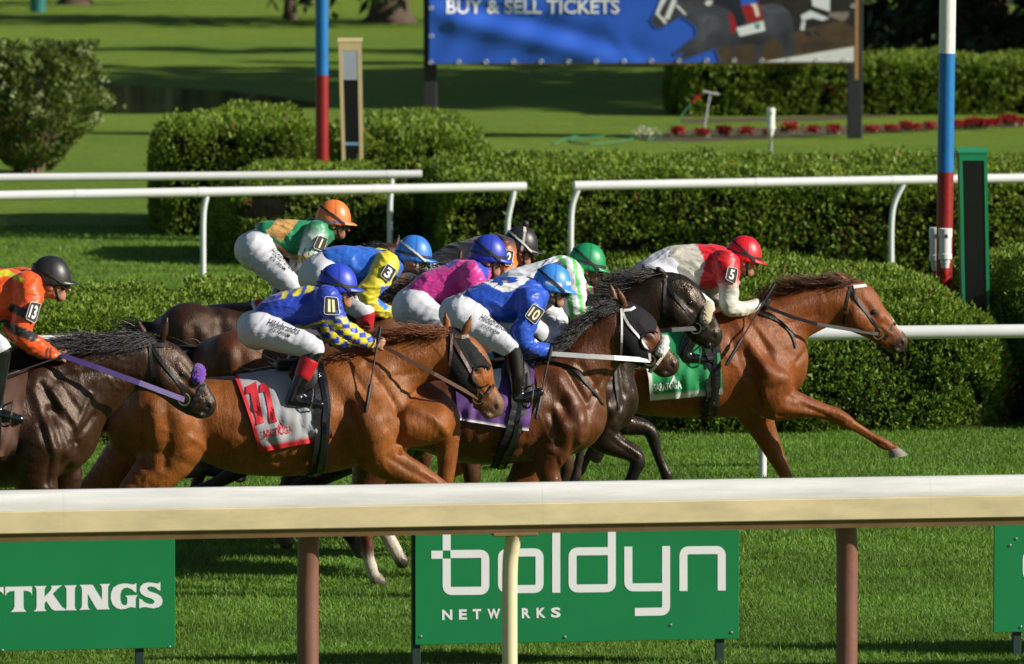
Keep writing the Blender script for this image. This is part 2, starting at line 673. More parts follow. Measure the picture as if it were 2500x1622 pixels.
def leaf_mat(name, rough=0.55, trans=0.25, spec=0.35):
    m, nt, p = newmat(name)
    a = nnode(nt, 'ShaderNodeAttribute', attribute_name='Col')
    nt.links.new(a.outputs['Color'], p.inputs['Base Color'])
    p.inputs['Roughness'].default_value = rough
    p.inputs['Specular IOR Level'].default_value = spec
    if trans > 0:
        t = nt.nodes.new('ShaderNodeBsdfTranslucent')
        nt.links.new(a.outputs['Color'], t.inputs['Color'])
        mx = nt.nodes.new('ShaderNodeMixShader')
        mx.inputs['Fac'].default_value = trans
        out = nt.nodes['Material Output']
        nt.links.new(p.outputs['BSDF'], mx.inputs[1])
        nt.links.new(t.outputs['BSDF'], mx.inputs[2])
        nt.links.new(mx.outputs['Shader'], out.inputs['Surface'])
    return m
M_BLADE = leaf_mat('grass_blade', 0.55, 0.35, 0.3)
M_LEAF = leaf_mat('hedge_leaf', 0.55, 0.32, 0.3)
M_CONIF = leaf_mat('conifer_leaf', 0.6, 0.1, 0.25)

def vnoise(x, y, seed=0):
    """cheap smooth 2D value noise"""
    xi = np.floor(x).astype(np.int64); yi = np.floor(y).astype(np.int64)
    fx = x - xi; fy = y - yi
    fx = fx * fx * (3 - 2 * fx); fy = fy * fy * (3 - 2 * fy)
    def hsh(a, b):
        h = (a * 374761393 + b * 668265263 + seed * 1442695) & 0x7fffffff
        h = ((h ^ (h >> 13)) * 1274126177) & 0x7fffffff
        return (h ^ (h >> 16)) / float(0x7fffffff) % 1.0
    return (hsh(xi, yi) * (1 - fx) + hsh(xi + 1, yi) * fx) * (1 - fy) + (hsh(xi, yi + 1) * (1 - fx) + hsh(xi + 1, yi + 1) * fx) * fy

def blades(name, y0, y1, dens, hmin, hmax, w, seed):
    r = np.random.default_rng(seed)
    half = 1250 / FPX * y1 + 1.8
    n = int((y1 - y0) * 2 * half * dens)
    x = r.uniform(-half, half, n); y = r.uniform(y0, y1, n)
    k = np.abs(x) < 1250 / FPX * y + 1.8
    x, y = x[k], y[k]; n = len(x)
    nz = vnoise(x * 2.2, y * 3.0, 1) * .6 + vnoise(x * 7, y * 9, 2) * .4
    h = (hmin + (hmax - hmin) * r.random(n)) * (0.5 + 0.9 * nz)
    an = r.uniform(0, 2 * PI, n)
    lean = r.normal(0, 0.95, n)
    la = r.uniform(0, 2 * PI, n)
    ww = w * (0.6 + 0.8 * r.random(n))
    b = np.stack([x, y, np.zeros(n)], 1)
    sd = np.stack([np.cos(an), np.sin(an), np.zeros(n)], 1) * ww[:, None] / 2
    tip = b + np.stack([np.cos(la) * lean * h, np.sin(la) * lean * h, h], 1)
    V = np.stack([b - sd, b + sd, tip], 1).reshape(-1, 3)
    F = np.arange(3 * n).reshape(n, 3)
    t = r.random(n)[:, None]
    base = np.array([.070, .165, .016]) * (1 - t) + np.array([.165, .290, .040]) * t
    glint = r.random(n) < 0.02  # a few pale blades stand in for glints of sunlight
    base[glint] = (.30, .36, .17)
    base *= (0.62 + 0.5 * vnoise(x * .8, y * 1.9, 5) + .4 * vnoise(x * 4.5, y * 7, 6))[:, None]
    C = np.repeat(base, 3, axis=0)
    o = mesh_obj(name, V, F, M_BLADE, None, False, C)
    return tag(o, 'short green turf grass of the racing surface', 'grass', None, 'stuff')
blades('grass', 36.5, 47.0, 3700, .016, .044, .0085, 3)
blades('grass', 47.0, 56.5, 2600, .016, .044, .0095, 4)
blades('grass', 56.5, 84.0, 480, .02, .05, .014, 5)

# pond, mulch and flower bed lie a few millimetres proud of the lawn
M_WATER, nt, p = newmat('pond_water')
p.inputs['Base Color'].default_value = (0.010, 0.016, 0.012, 1)
p.inputs['Roughness'].default_value = 0.06
nw = noise_tex(nt, 3.0, 3, 0.5, coord='Object', stretch=(.6, 2, 1))
bump(nt, p, nw.outputs['Fac'], 0.12, 0.02)
def sheet(name, pts_px, z, mat):
    mb = MB()
    P = [at_z(u, v, z) for u, v in pts_px]
    mb.add(P, [tuple(range(len(P)))])
    return tag(mb.build(name, mat), kind='structure')
sheet('pond_water', [(240, 205), (300, 208), (420, 214), (560, 222), (680, 236), (775, 250), (778, 262), (640, 272), (480, 276), (330, 278), (200, 276), (120, 262), (150, 230)], .006, M_WATER)
M_SOIL = simple('bed_soil', (.075, .060, .026), .95, var=.4, vscale=14, bmp=.8, bscale=30)
sheet('flower_bed_soil', [(1560, 332), (1700, 316), (2100, 306), (2560, 288), (2560, 308), (2200, 322), (1900, 338), (1700, 346), (1580, 344)], .006, M_SOIL)
sheet('mulch_path', [(1660, 290), (2000, 284), (2300, 266), (2560, 254), (2560, 262), (2300, 276), (2000, 294), (1670, 300)], .006, M_SOIL)

# ------------------------------------------------------------------ hedges
M_CORE = simple('hedge_twigs', (.010, .011, .006), .95, var=.5, vscale=9, bmp=.9, bscale=18, spec=.02)
def rbox(P, hx, hy, H, r):
    """point on a box surface pushed to the rounded, slightly domed one -> position, normal"""
    Q = P.copy()
    inner = np.stack([np.clip(P[:, 0], -(hx - r), hx - r), np.clip(P[:, 1], -(hy - r), hy - r), np.clip(P[:, 2], 0, H - r)], 1)
    d = P - inner
    L = np.linalg.norm(d, axis=1)
    n = d / (L[:, None] + 1e-9)
    return inner + n * r, n

def hedge(label, cx, cL, hx, hy, H, r=.3, dens=900, leaf=.055, seed=0, dome=0.0, tilt=0.0, pal=((.040, .078, .010), (.085, .125, .018)), group='clipped hedges of the infield', brown=.012, rz=PSI, wob=.08):
    R = np.random.default_rng(seed + 100)
    org = lane_xy(cx, cL)
    root = empty('hedge', org, rz)
    tag(root, label, 'hedge', group)
    # sample the faces in proportion to area: front and back, ends, top
    A = [2 * hx * H, 2 * hx * H * .25, 2 * hy * H, 2 * hy * H, 4 * hx * hy]
    n = int(sum(A) * dens * 3.1); leaf = leaf * .56
    f = R.choice(5, n, p=np.array(A) / sum(A))
    a, b = R.uniform(-1, 1, n), R.uniform(-1, 1, n)
    P = np.zeros((n, 3))
    for k, (fx, fy, fz) in enumerate(((None, -1, None), (None, 1, None), (-1, None, None), (1, None, None), (None, None, 1))):
        m = f == k
        P[m, 0] = hx * (a[m] if fx is None else fx)
        P[m, 1] = hy * ((b[m] if fx is None else a[m]) if fy is None else fy)
        P[m, 2] = H * ((b[m] + 1) / 2 if fz is None else 1)
    def shape(P):
        Q, N = rbox(P, hx, hy, H, r)
        if dome > 0:
            Q[:, 2] += dome * (1 - (Q[:, 0] / hx) ** 2) * (1 - (Q[:, 1] / hy) ** 2) * np.clip(Q[:, 2] / H, 0, 1)
        Q[:, 2] *= 1 + tilt * Q[:, 0] / hx
        u = Q[:, 0] * .9 + seed * 3.1; v = Q[:, 2] * 1.4 + Q[:, 1] * 1.1 + seed
        lump = (vnoise(u * 1.6, v * 1.6, 7) - .5) * wob * 2.4 + (vnoise(u * 5, v * 5, 8) - .5) * wob
        return Q + N * lump[:, None], N
    Q, N = shape(P)
    depth = R.random(n) ** 1.6
    gap = vnoise(Q[:, 0] * 4.5 + seed, Q[:, 2] * 5 + Q[:, 1] * 4, 9)
    Q = Q + N * (.03 - depth * .16 + np.where(R.random(n) < .03, R.random(n) * .07, 0))[:, None]
    keep = (gap > .24) | (depth > .5)
    # thin out what lies well beyond the view
    cr_, sr_ = math.cos(rz), math.sin(rz)
    wx = org[0] + Q[:, 0] * cr_ - Q[:, 1] * sr_; wy = org[1] + Q[:, 0] * sr_ + Q[:, 1] * cr_
    out_ = np.abs(wx) > 1250 / FPX * wy + .5
    keep &= ~(out_ & (R.random(n) < .72))
    Q, N, depth = Q[keep], N[keep], depth[keep]; n = len(Q)
    D = N * .9 + np.array([0, 0, .55]) + R.normal(0, .55, (n, 3))
    D /= np.linalg.norm(D, axis=1)[:, None]
    S = np.cross(D, R.normal(0, 1, (n, 3))); S /= np.linalg.norm(S, axis=1)[:, None] + 1e-9
    L = leaf * (.55 + .9 * R.random(n)); W = L * (.22 + .22 * R.random(n))
    B = Q - D * L[:, None] * .4
    V = np.stack([B + D * (L * .2)[:, None] - S * (W * 1.25)[:, None], B + D * (L * .2)[:, None] + S * (W * 1.25)[:, None], B + D * (L * 1.25)[:, None]], 1).reshape(-1, 3)
    F = np.arange(3 * n).reshape(n, 3)
    shoot = R.random(n) < .02
    t = np.clip(R.random(n) * .8 + .35 * vnoise(Q[:, 0] * 2, Q[:, 2] * 2 + Q[:, 1] * 2, 3) - .1, 0, 1)[:, None]
    C = np.array(pal[0]) * (1 - t) + np.array(pal[1]) * t
    sunlit_growth = (N[:, 2] > .6)[:, None] & (R.random(n) < .6)[:, None]  # upward leaves paler: new growth, with sunlight painted into the colour
    C = np.where(sunlit_growth, C * .5 + np.array([.21, .30, .026]) * .5, C)
    bz = vnoise(Q[:, 0] * 3 + 40 + seed, Q[:, 2] * 3 + Q[:, 1] * 3, 12)
    br = (bz > .93) & (R.random(n) < .4) | (R.random(n) < brown * .35)
    C[br] = np.array([.17, .065, .022]) * (.6 + .8 * R.random((br.sum(), 1)))
    fo = mesh_obj('foliage', V, F, M_LEAF, root, False, np.repeat(C, 3, axis=0))
    tag(fo, kind='stuff')
    # twiggy core
    mx, my, mz = max(6, int(hx * 6)), max(4, int(hy * 6)), 5
    V2, F2 = [], []
    sx, sy, sz = hx - .13, hy - .13, H - .13
    def grid(fn, a, b):
        k0 = len(V2)
        for i in range(a + 1):
            for j in range(b + 1):
                V2.append(fn(i / a, j / b))
        for i in range(a):
            for j in range(b):
                q = k0 + i * (b + 1) + j
                F2.append((q, q + 1, q + b + 2, q + b + 1))
    grid(lambda s, t: (sx * (2 * s - 1), -sy, sz * t), mx, mz); grid(lambda s, t: (sx * (2 * s - 1), sy, sz * t), mx, mz)
    grid(lambda s, t: (-sx, sy * (2 * s - 1), sz * t), my, mz); grid(lambda s, t: (sx, sy * (2 * s - 1), sz * t), my, mz)
    grid(lambda s, t: (sx * (2 * s - 1), sy * (2 * t - 1), sz), mx, my)
    V2 = np.array(V2)
    ih, iy, iH = hx, hy, H
    Q2, _ = rbox(V2, hx - .13, hy - .13, H - .13, min(r, .25))
    if dome > 0: Q2[:, 2] += dome * (1 - (Q2[:, 0] / hx) ** 2) * (1 - (Q2[:, 1] / hy) ** 2) * np.clip(Q2[:, 2] / H, 0, 1)
    Q2[:, 2] *= 1 + tilt * Q2[:, 0] / hx
    mesh_obj('core', Q2, np.array(F2), M_CORE, root, True)
    return root

def hedge_px(label, u0, u1, vbase, H, depth, **kw):
    """front foot of the hedge runs from u0 to u1 at height vbase of the picture"""
    a = at_z(u0, vbase, 0); b = at_z(u1, vbase, 0)
    m = (a + b) / 2
    rz = kw.pop('rz', PSI)
    t = np.array([math.cos(rz), math.sin(rz), 0]); n = np.array([-math.sin(rz), math.cos(rz), 0])
    hx = abs((b - a) @ np.array([1, 0, 0])) / 2 / math.cos(rz)
    c = m + n * depth / 2
    return hedge(label, float(c @ TV), float(c @ NV), hx, depth / 2, H, rz=rz, **kw)

THUJA = ((.078, .160, .016), (.200, .295, .034))
YEW = ((.072, .146, .015), (.215, .300, .030))
hedge_px('broad clipped hedge just behind the inner rail, below the green-framed post', 1530, 2478, 1058, 1.02, 4.6, r=.60, dens=1500, leaf=.060, seed=1, dome=.22, pal=THUJA, brown=.02)
hedge_px('dense dark hedge beyond the gap at the right edge, behind the inner rail', 2560, 2960, 1052, 1.1, 4.8, r=.4, dens=900, leaf=.065, seed=2, dome=.15, pal=THUJA)
hedge_px('low flat-topped hedge running behind the orange jockey and the inner rail', -500, 1330, 1086, 1.02, 3.6, r=.35, dens=1100, leaf=.055, seed=3, pal=YEW)
hedge_px('long flat-topped hedge behind the white rail with curved posts', 1092, 2760, 676, 1.10, 4.4, r=.32, dens=620, leaf=.075, seed=4, pal=YEW, rz=.10, brown=.02)
hedge_px('square-shouldered tall hedge beside the striped pole, dark at its left end', 388, 757, 580, 1.32, 4.2, r=.25, dens=560, leaf=.08, seed=5, pal=YEW, rz=.06)
hedge_px('rounded hedge right of the cream-framed post', 804, 1212, 580, 1.22, 4.6, r=.5, dens=520, leaf=.08, seed=6, pal=YEW, rz=.06, dome=.05)
hedge_px('low domed hedge in front of the striped pole and the cream-framed post', 545, 1010, 650, .92, 3.2, r=.6, dens=640, leaf=.072, seed=7, pal=YEW, rz=.08, dome=.12)
hedge_px('far hedge behind the red flowers, running out under the billboard', 1668, 2750, 282, .92, 2.2, r=.2, dens=420, leaf=.11, seed=8, pal=YEW, rz=.12, brown=.03)

# ------------------------------------------------------------------ rails
M_RAILW = simple('white_plastic_rail', (.66, .67, .68), .42, var=.05, vscale=3)
M_RAILP = simple('white_rail_post', (.60, .64, .64), .5, var=.08, vscale=3)
def pipe_between(a, b, R):
    mb = MB(); mb.tube([a + (b - a) * t for t in np.linspace(0, 1, 9)], R, 14); return mb

def rail(label, pts, z, posts, joints, R=.052, group='white running rails'):
    """pts: two picture points on the pipe's axis; posts: list of picture polylines; joints: fractions"""
    a, b = at_z(*pts[0], z), at_z(*pts[1], z)
    root = empty('running_rail', (a[0] * .5 + b[0] * .5, a[1] * .5 + b[1] * .5, 0))
    off = np.array(root.location)
    tag(root, label, 'rail', group)
    cuts = [0.0] + sorted(joints) + [1.0]
    for f0, f1 in zip(cuts[:-1], cuts[1:]):
        p, q = a + (b - a) * (f0 + .0004), a + (b - a) * (f1 - .0004)
        pipe_between(p - off, q - off, R).build('rail_pipe', M_RAILW, root, True)
    for f in joints:
        c = a + (b - a) * f; d = (b - a) / np.linalg.norm(b - a)
        mb = MB(); mb.tube([c - d * .05 - off, c + d * .05 - off], R * 1.05, 14)
        mb.build('joint_collar', M_RAILW, root, True)
    for poly in posts:
        u0 = poly[0][0]
        f = (u0 - pts[0][0]) / (pts[1][0] - pts[0][0])
        top = a + (b - a) * f
        P = []
        for u, v in poly:
            P.append(at_y(u, v, top[1]))
        P[0] = top.copy()
        P.append(np.array([P[-1][0], P[-1][1], 0.0]))
        # smooth the bend
        A = spline([(*q, .02, .02, 0, 0, 0) for q in P], 4)[:, :3]
        mb = MB(); mb.tube([q - off for q in A], .030, 12)
        mb.build('rail_post', M_RAILP, root, True)
    return root
rail('inner rail of the turf course passing behind the runners', [(60, 836), (2560, 808)], 1.1, [[(1862, 816), (1862, 900), (1862, 1100)]], [.33, .72], .053)
rail('lower of the two white rails, with its cut end above the black cap', [(-60, 479), (1284, 456)], 1.1, [[(500, 470), (497, 520), (496, 640)], [(1256, 457), (1250, 490), (1240, 540), (1239, 600)]], [.184, .405, .723], .050)
rail('white rail with curved posts crossing behind the striped pole at the finish', [(1401, 454), (2560, 434)], 1.1, [[(1415, 454), (1398, 500), (1394, 560), (1394, 640)], [(2206, 440), (2186, 490), (2177, 540), (2176, 640)]], [.385, .672], .050)
rail('upper of the two white rails, ending left of the long hedge', [(-60, 435), (1030, 426)], 1.1, [[(956, 427), (954, 470), (952, 520)]], [.93], .046)

# outer rail nearest the stand
M_CAPR = simple('white_rail_cap', (.64, .64, .62), .5, var=.16, vscale=3.0, bmp=.08, stretch=(.5, 6, 6))
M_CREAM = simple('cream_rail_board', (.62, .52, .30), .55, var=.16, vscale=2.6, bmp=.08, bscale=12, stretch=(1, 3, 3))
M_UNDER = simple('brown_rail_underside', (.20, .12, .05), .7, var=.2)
M_BROWNP = simple('red_brown_post_paint', (.180, .076, .054), .5, var=.10, vscale=7, bmp=.15, bscale=30)
M_CREAMP = simple('cream_post_paint', (.66, .58, .36), .5, var=.08)
LR = 39.0
nr_root = empty('front_rail', lane_xy(0, LR), PSI)
tag(nr_root, 'near cream and white rail with red-brown posts along the stand side of the turf', 'rail')
def extrude(prof, x0, x1, nx=2):
    V, F = [], []
    m = len(prof)
    for i in range(nx):
        x = x0 + (x1 - x0) * i / (nx - 1)
        V += [(x, y, z) for y, z in prof]
    for i in range(nx - 1):
        for k in range(m):
            j = (k + 1) % m
            F.append((i * m + k, i * m + j, (i + 1) * m + j, (i + 1) * m + k))
    F.append(tuple(range(m - 1, -1, -1))); F.append(tuple((nx - 1) * m + k for k in range(m)))
    mb = MB(); mb.add(V, F); return mb
capp = [(-.085 + .0, 1.120)] + [(-.085 * math.cos(a), 1.134 + .098 * math.sin(a)) for a in np.linspace(0.05, PI - .05, 14)] + [(.085, 1.120)]
XC = float(at_lane(1250, 1230, LR) @ TV)
edges = [XC - 6.0, XC - 2.6, float(at_lane(1319, 1250, LR) @ TV), XC + 2.45, XC + 6.0]
for a, b in zip(edges[:-1], edges[1:]):
    extrude(capp, a + .0003, b - .0003).build('rail_cap', M_CAPR, nr_root, True)
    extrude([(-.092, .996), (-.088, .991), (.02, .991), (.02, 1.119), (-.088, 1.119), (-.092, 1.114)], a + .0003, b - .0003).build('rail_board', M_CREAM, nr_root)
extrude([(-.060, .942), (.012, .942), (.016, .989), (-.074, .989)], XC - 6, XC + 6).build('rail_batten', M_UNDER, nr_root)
def rail_foot(u):
    p = at_lane(u, 1320, LR + .03)
    return float(p @ TV)
for u, lean in ((756, -.0), (2076, .03)):
    x = rail_foot(u)
    mb = MB()
    A = spline([(*q, .02, .02, 0, 0, 0) for q in [(x - lean, .06, .985), (x - lean * .3, .09, .85), (x, .12, .6), (x, .12, .0)]], 5)[:, :3]
    mb.tube(list(A), .0625, 20)
    mb.build('rail_post', M_BROWNP, nr_root, True)
x = rail_foot(1244)
mb = MB()
A = spline([(*q, .02, .02, 0, 0, 0) for q in [(x + .02, -.02, .945), (x + .012, .0, .87), (x, .02, .70), (x, .02, 0.0)]], 5)[:, :3]
mb.tube(list(A), [.052, .05, .049, .047, .046] + [.045] * (len(A) - 5), 18)
mb.build('rail_brace_post', M_CREAMP, nr_root, True)
mb = MB(); mb.box((x + .02, -.02, .936), (.13, .05, .010), 0, .004)
mb.build('post_bracket', M_UNDER, nr_root)

# ------------------------------------------------------------------ advertising boards on the rail
LS = 40.2
M_SIGNG = simple('green_sign_face', (.006, .190, .060), .38, var=.05, vscale=2, spec=.5)
M_SIGNW = simple('white_sign_letter', (.74, .76, .78), .5, var=.02)
M_SIGNP = simple('dark_green_sign_post', (.012, .035, .028), .5)
def sp3(u, v, off=0.0):
    return at_lane(u, v, LS - off)
def stroke2d(path, w, R=18, closed=False):
    """centre line with rounded corners -> left and right edges"""
    pts = [np.array(p, dtype=float) for p in path]
    out = []
    n = len(pts)
    for i, p in enumerate(pts):
        if not closed and i in (0, n - 1): out.append(p); continue
        a, b = pts[(i - 1) % n], pts[(i + 1) % n]
        da = (a - p) / np.linalg.norm(a - p); db = (b - p) / np.linalg.norm(b - p)
        for t in np.linspace(0, 1, 7):
            out.append((p + da * R) * (1 - t) ** 2 + 2 * p * t * (1 - t) + (p + db * R) * t * t)
    if closed: out.append(out[0])
    Lf, Rt = [], []
    m = len(out)
    for i, p in enumerate(out):
        if closed: a, b = out[(i - 1) % (m - 1)], out[(i + 1) % (m - 1)]
        else: a, b = out[max(i - 1, 0)], out[min(i + 1, m - 1)]
        t = (b - a) / (np.linalg.norm(b - a) + 1e-9)
        nn = np.array([-t[1], t[0]])
        Lf.append(p + nn * w / 2); Rt.append(p - nn * w / 2)
    return Lf, Rt
def board(label, u0, u1, vb0, vb1, posts, screws):
    """lower corners in the picture; the upper edge tucks in behind the rail"""
    a, b = sp3(u0, vb0), sp3(u1, vb1)
    root = empty('rail_sign', (float((a + b)[0] / 2), float((a + b)[1] / 2), 0), PSI)
    tag(root, label, 'sign', 'green boards hung along the front rail')
    inv = root.matrix_basis.inverted() if False else (Matrix.Translation(root.location) @ Matrix.Rotation(PSI, 4, 'Z')).inverted()
    lc = lambda P: np.array(inv @ Vector(P))
    la, lb = lc(a), lc(b)
    mb = MB(); zt = .93
    mb.box(((la[0] + lb[0]) / 2, la[1] + .010, (la[2] + zt) / 2), ((lb[0] - la[0]) / 2, .009, (zt - la[2]) / 2), 0, .002)
    mb.build('sign_panel', M_SIGNG, root)
    for u in posts:
        p = lc(sp3(u, 1560))
        mb = MB(); mb.box((p[0], la[1] + .05, .46), (.025, .025, .46), 0, .003)
        mb.build('sign_post', M_SIGNP, root)
    for u, v in screws:
        p = lc(sp3(u, v, .001))
        mb = MB(); mb.lathe((0, 0, 0), [(.009, 0), (.009, .002), (.006, .005), (.001, .006)], 10)
        mb.V = [(p[0] + q[0], p[1] - q[2] + .001, p[2] + q[1]) for q in mb.V]
        mb.build('screw', M_STEEL0, root)
    return root, lc
M_STEEL0 = simple('screw_steel', (.7, .7, .68), .3, metal=1.0)
Z7 = lambda x, y: (950 + x / 2.505, 1150 + y / 2.505)
bs, lc = board('green board with large rounded white lowercase letters over a smaller line of capitals', 1014, 1804, 1575, 1559, (1018, 1760), [Z7(193, 1013), Z7(1075, 1017), Z7(2093, 988), Z7(1722, 943)])
def letter(paths, root, lc, zf, w, name='letter', closed=False, R=14):
    mb = MB()
    for path in paths:
        Lf, Rt = stroke2d([zf(*p) for p in path], w, R, closed)
        A = [lc(sp3(*p, .0012)) for p in Lf]; B = [lc(sp3(*p, .0012)) for p in Rt]
        V, F = A + B, []
        n = len(A)
        for i in range(n - 1): F.append((i, i + 1, n + i + 1, n + i))
        mb.add(V, F)
    return mb.build(name, M_SIGNW, root)
W7 = 49 / 2.505
letter([[(375, 509), (588, 507), (588, 733), (352, 735), (352, 537)], [(258, 513), (328, 513)], [(352, 340), (352, 487)]], bs, lc, Z7, W7)
letter([[(690, 501), (920, 498), (920, 722), (690, 724)]], bs, lc, Z7, W7, closed=True)
letter([[(1022, 340), (1022, 745)]], bs, lc, Z7, W7)
letter([[(1362, 335), (1362, 717), (1122, 720), (1122, 493), (1338, 491)]], bs, lc, Z7, W7)
letter([[(1463, 463), (1463, 713), (1672, 711)], [(1694, 460), (1694, 860), (1503, 863)]], bs, lc, Z7, W7)
letter([[(1800, 735), (1800, 486), (2034, 484), (2034, 732)]], bs, lc, Z7, W7)
def sign_text(body, root, lc, u, v, w, h, ang, bold, space=1.0, mat=None, off=.0012):
    T, F = text_map(body, u, v, w, h, ang=ang, bold=bold, space=space)
    return mesh_obj('letter', [lc(sp3(*p, off)) for p in T], F, mat or M_SIGNW, root)
_x = [325, 428, 512, 602, 712, 812, 902, 990]
for ch, xx, ww in zip('NETWORKS', _x, (62, 48, 52, 78, 66, 52, 56, 60)):
    u, v = Z7(xx, 912 - (xx - 325) * .0215)
    sign_text(ch, bs, lc, u, v, ww / 2.505, 62 / 2.505, -.02, .035)
# left board
Z4 = lambda x, y: (x / 5.174, 1400 + y / 5.174)
b2, lc2 = board('green board cut by the left edge with one row of white slab-serif capitals', -560, 428, 1601, 1586, (342,), [Z4(30, 975), Z4(2142, 932)])
POLY = [
    [(65, 172), (405, 165), (405, 280), (385, 240), (340, 222), (297, 220), (297, 420), (305, 455), (335, 486), (135, 490), (170, 455), (183, 420), (183, 224), (130, 226), (90, 248), (68, 290)],
    [(-270, 180), (47, 175), (47, 275), (25, 240), (-5, 225), (-45, 224), (-45, 425), (-35, 458), (-8, 490), (-205, 494), (-170, 458), (-158, 424), (-158, 228), (-215, 232), (-250, 250), (-268, 295)],
    [(428, 163), (590, 160), (570, 185), (562, 215), (562, 300), (640, 215), (655, 185), (640, 160), (785, 152), (740, 185), (665, 260), (782, 425), (830, 455), (830, 470), (690, 472), (650, 450), (585, 350), (562, 380), (562, 440), (570, 460), (590, 476), (425, 482), (455, 455), (462, 430), (462, 215), (455, 185)],
    [(812, 155), (970, 150), (948, 185), (945, 215), (945, 420), (950, 445), (972, 466), (838, 469), (834, 445), (840, 420), (840, 215), (835, 185)],
    [(1003, 148), (1170, 145), (1288, 335), (1288, 190), (1280, 160), (1258, 138), (1390, 134), (1368, 165), (1365, 200), (1365, 400), (1372, 430), (1385, 455), (1225, 458), (1108, 260), (1108, 400), (1115, 435), (1138, 458), (1000, 464), (1030, 435), (1035, 400), (1035, 200), (1028, 170)],
    [(1722, 122), (1722, 245), (1700, 235), (1660, 200), (1610, 182), (1570, 186), (1535, 215), (1520, 270), (1520, 330), (1535, 385), (1565, 405), (1595, 402), (1608, 375), (1608, 320), (1598, 298), (1578, 284), (1742, 276), (1722, 300), (1714, 325), (1714, 436), (1680, 430), (1640, 428), (1590, 448), (1530, 456), (1470, 440), (1420, 390), (1398, 320), (1402, 250), (1430, 185), (1490, 145), (1560, 128), (1620, 132), (1665, 142), (1700, 138)],
    [(2026, 112), (2026, 222), (2000, 210), (1960, 180), (1915, 166), (1880, 168), (1858, 188), (1862, 208), (1890, 228), (1980, 258), (2030, 290), (2055, 340), (2045, 395), (2005, 428), (1940, 444), (1880, 434), (1830, 426), (1790, 432), (1758, 444), (1758, 318), (1785, 330), (1830, 368), (1880, 388), (1925, 388), (1952, 368), (1948, 345), (1915, 322), (1830, 292), (1782, 258), (1764, 215), (1775, 165), (1815, 130), (1870, 116), (1925, 120), (1975, 130), (2005, 128)]]
for poly in POLY:
    mesh_obj('letter', [lc2(sp3(*Z4(*q), .0012)) for q in poly], [tuple(range(len(poly)))], M_SIGNW, b2)
b3, lc3 = board('green board just entering at the right edge below the rail', 2426, 3200, 1545, 1530, (2486,), [(2492, 1531), (2481, 1316), (2466, 1332)])
letter([[(2506, 1352), (2592, 1350), (2592, 1408), (2506, 1410)]], b3, lc3, lambda x, y: (x, y), 18, closed=True)

# ------------------------------------------------------------------ far lawn: billboard
M_DARKP = simple('black_billboard_post', (.016, .017, .020), .6, var=.2, bmp=.2)
M_WOOD = simple('bare_timber_frame', (.36, .19, .07), .7, var=.2, stretch=(1, 1, 6))
M_BAN, nt, p = newmat('blue_vinyl_banner')
nb_ = noise_tex(nt, .6, 3, .5)
rb_ = ramp(nt, nb_.outputs['Fac'], [(.3, (.022, .098, .54)), (.7, (.028, .120, .60))])
nt.links.new(rb_.outputs['Color'], p.inputs['Base Color'])
p.inputs['Roughness'].default_value = .38
M_PRINT = attr_mat('printed_picture', .42, .05, 1.6)
YB = 106.0
bb = at_y(1568, 155, YB)
bill = empty('billboard', (bb[0], bb[1], 0))
tag(bill, 'large blue billboard reading BUY & SELL TICKETS with a grey racehorse picture', 'billboard')
lo = np.array(bill.location)
def bp(u, v, off=0.0):
    q = at_y(u, v, YB) - lo
    q[1] -= off + ban_d(u, v)
    return q
def ban_d(u, v):
    k = min(1, max(0, (1640 - u) / 240)) * min(1, max(0, (u - 1048) / 60))
    s = v - (40 + (u - 1060) * .22 + ((u - 1060) / 300) ** 2 * 6)
    return k * (.075 * math.exp(-(s / 26) ** 2) - .055 * math.exp(-((s + 42) / 22) ** 2) + .03 * math.exp(-((u - 1520 - (v - 110) * .8) / 14) ** 2) * (1 if v > 90 else .2) + .012 * math.sin(u * .05 + v * .03)) + .01
V, F = [], []
nx, ny = 120, 34
for i in range(nx + 1):
    for k in range(ny + 1):
        u = 1048 + (2086 - 1048) * i / nx
        v = -330 + (156 - 5 * i / nx + 330) * k / ny
        V.append(bp(u, v))
for i in range(nx):
    for k in range(ny):
        a = i * (ny + 1) + k
        F.append((a, a + 1, a + ny + 2, a + ny + 1))
mesh_obj('banner', V, np.array(F), M_BAN, bill, True)
mb = MB()
for u in (1050, 2086):
    q0, q1 = at_y(u, -330, YB + .12) - lo, at_y(u, 200, YB + .12) - lo
for u0, u1, name, mat, v1 in ((1034, 1066, 'billboard_post', M_DARKP, 500), (2070, 2106, 'billboard_post', M_DARKP, 500)):
    a, b = at_y(u0, 100, YB + .16) - lo, at_y(u1, 100, YB + .16) - lo
    mb = MB(); mb.box(((a[0] + b[0]) / 2, .16 + .1, 2.0), ((b[0] - a[0]) / 2, .1, 2.0), 0, .01)
    mb.build(name, mat, bill)
a, b = bp(1046, 158), bp(2094, 152)
mb = MB(); mb.box(((a[0] + b[0]) / 2, .035, (a[2] + b[2]) / 2 + .004), ((b[0] - a[0]) / 2, .03, .022)); mb.build('bottom_frame', M_WOOD, bill)
a = bp(2092, 0)
mb = MB(); mb.box((a[0], .02, 2.4), (.028, .045, 1.48)); mb.build('side_frame', M_WOOD, bill)
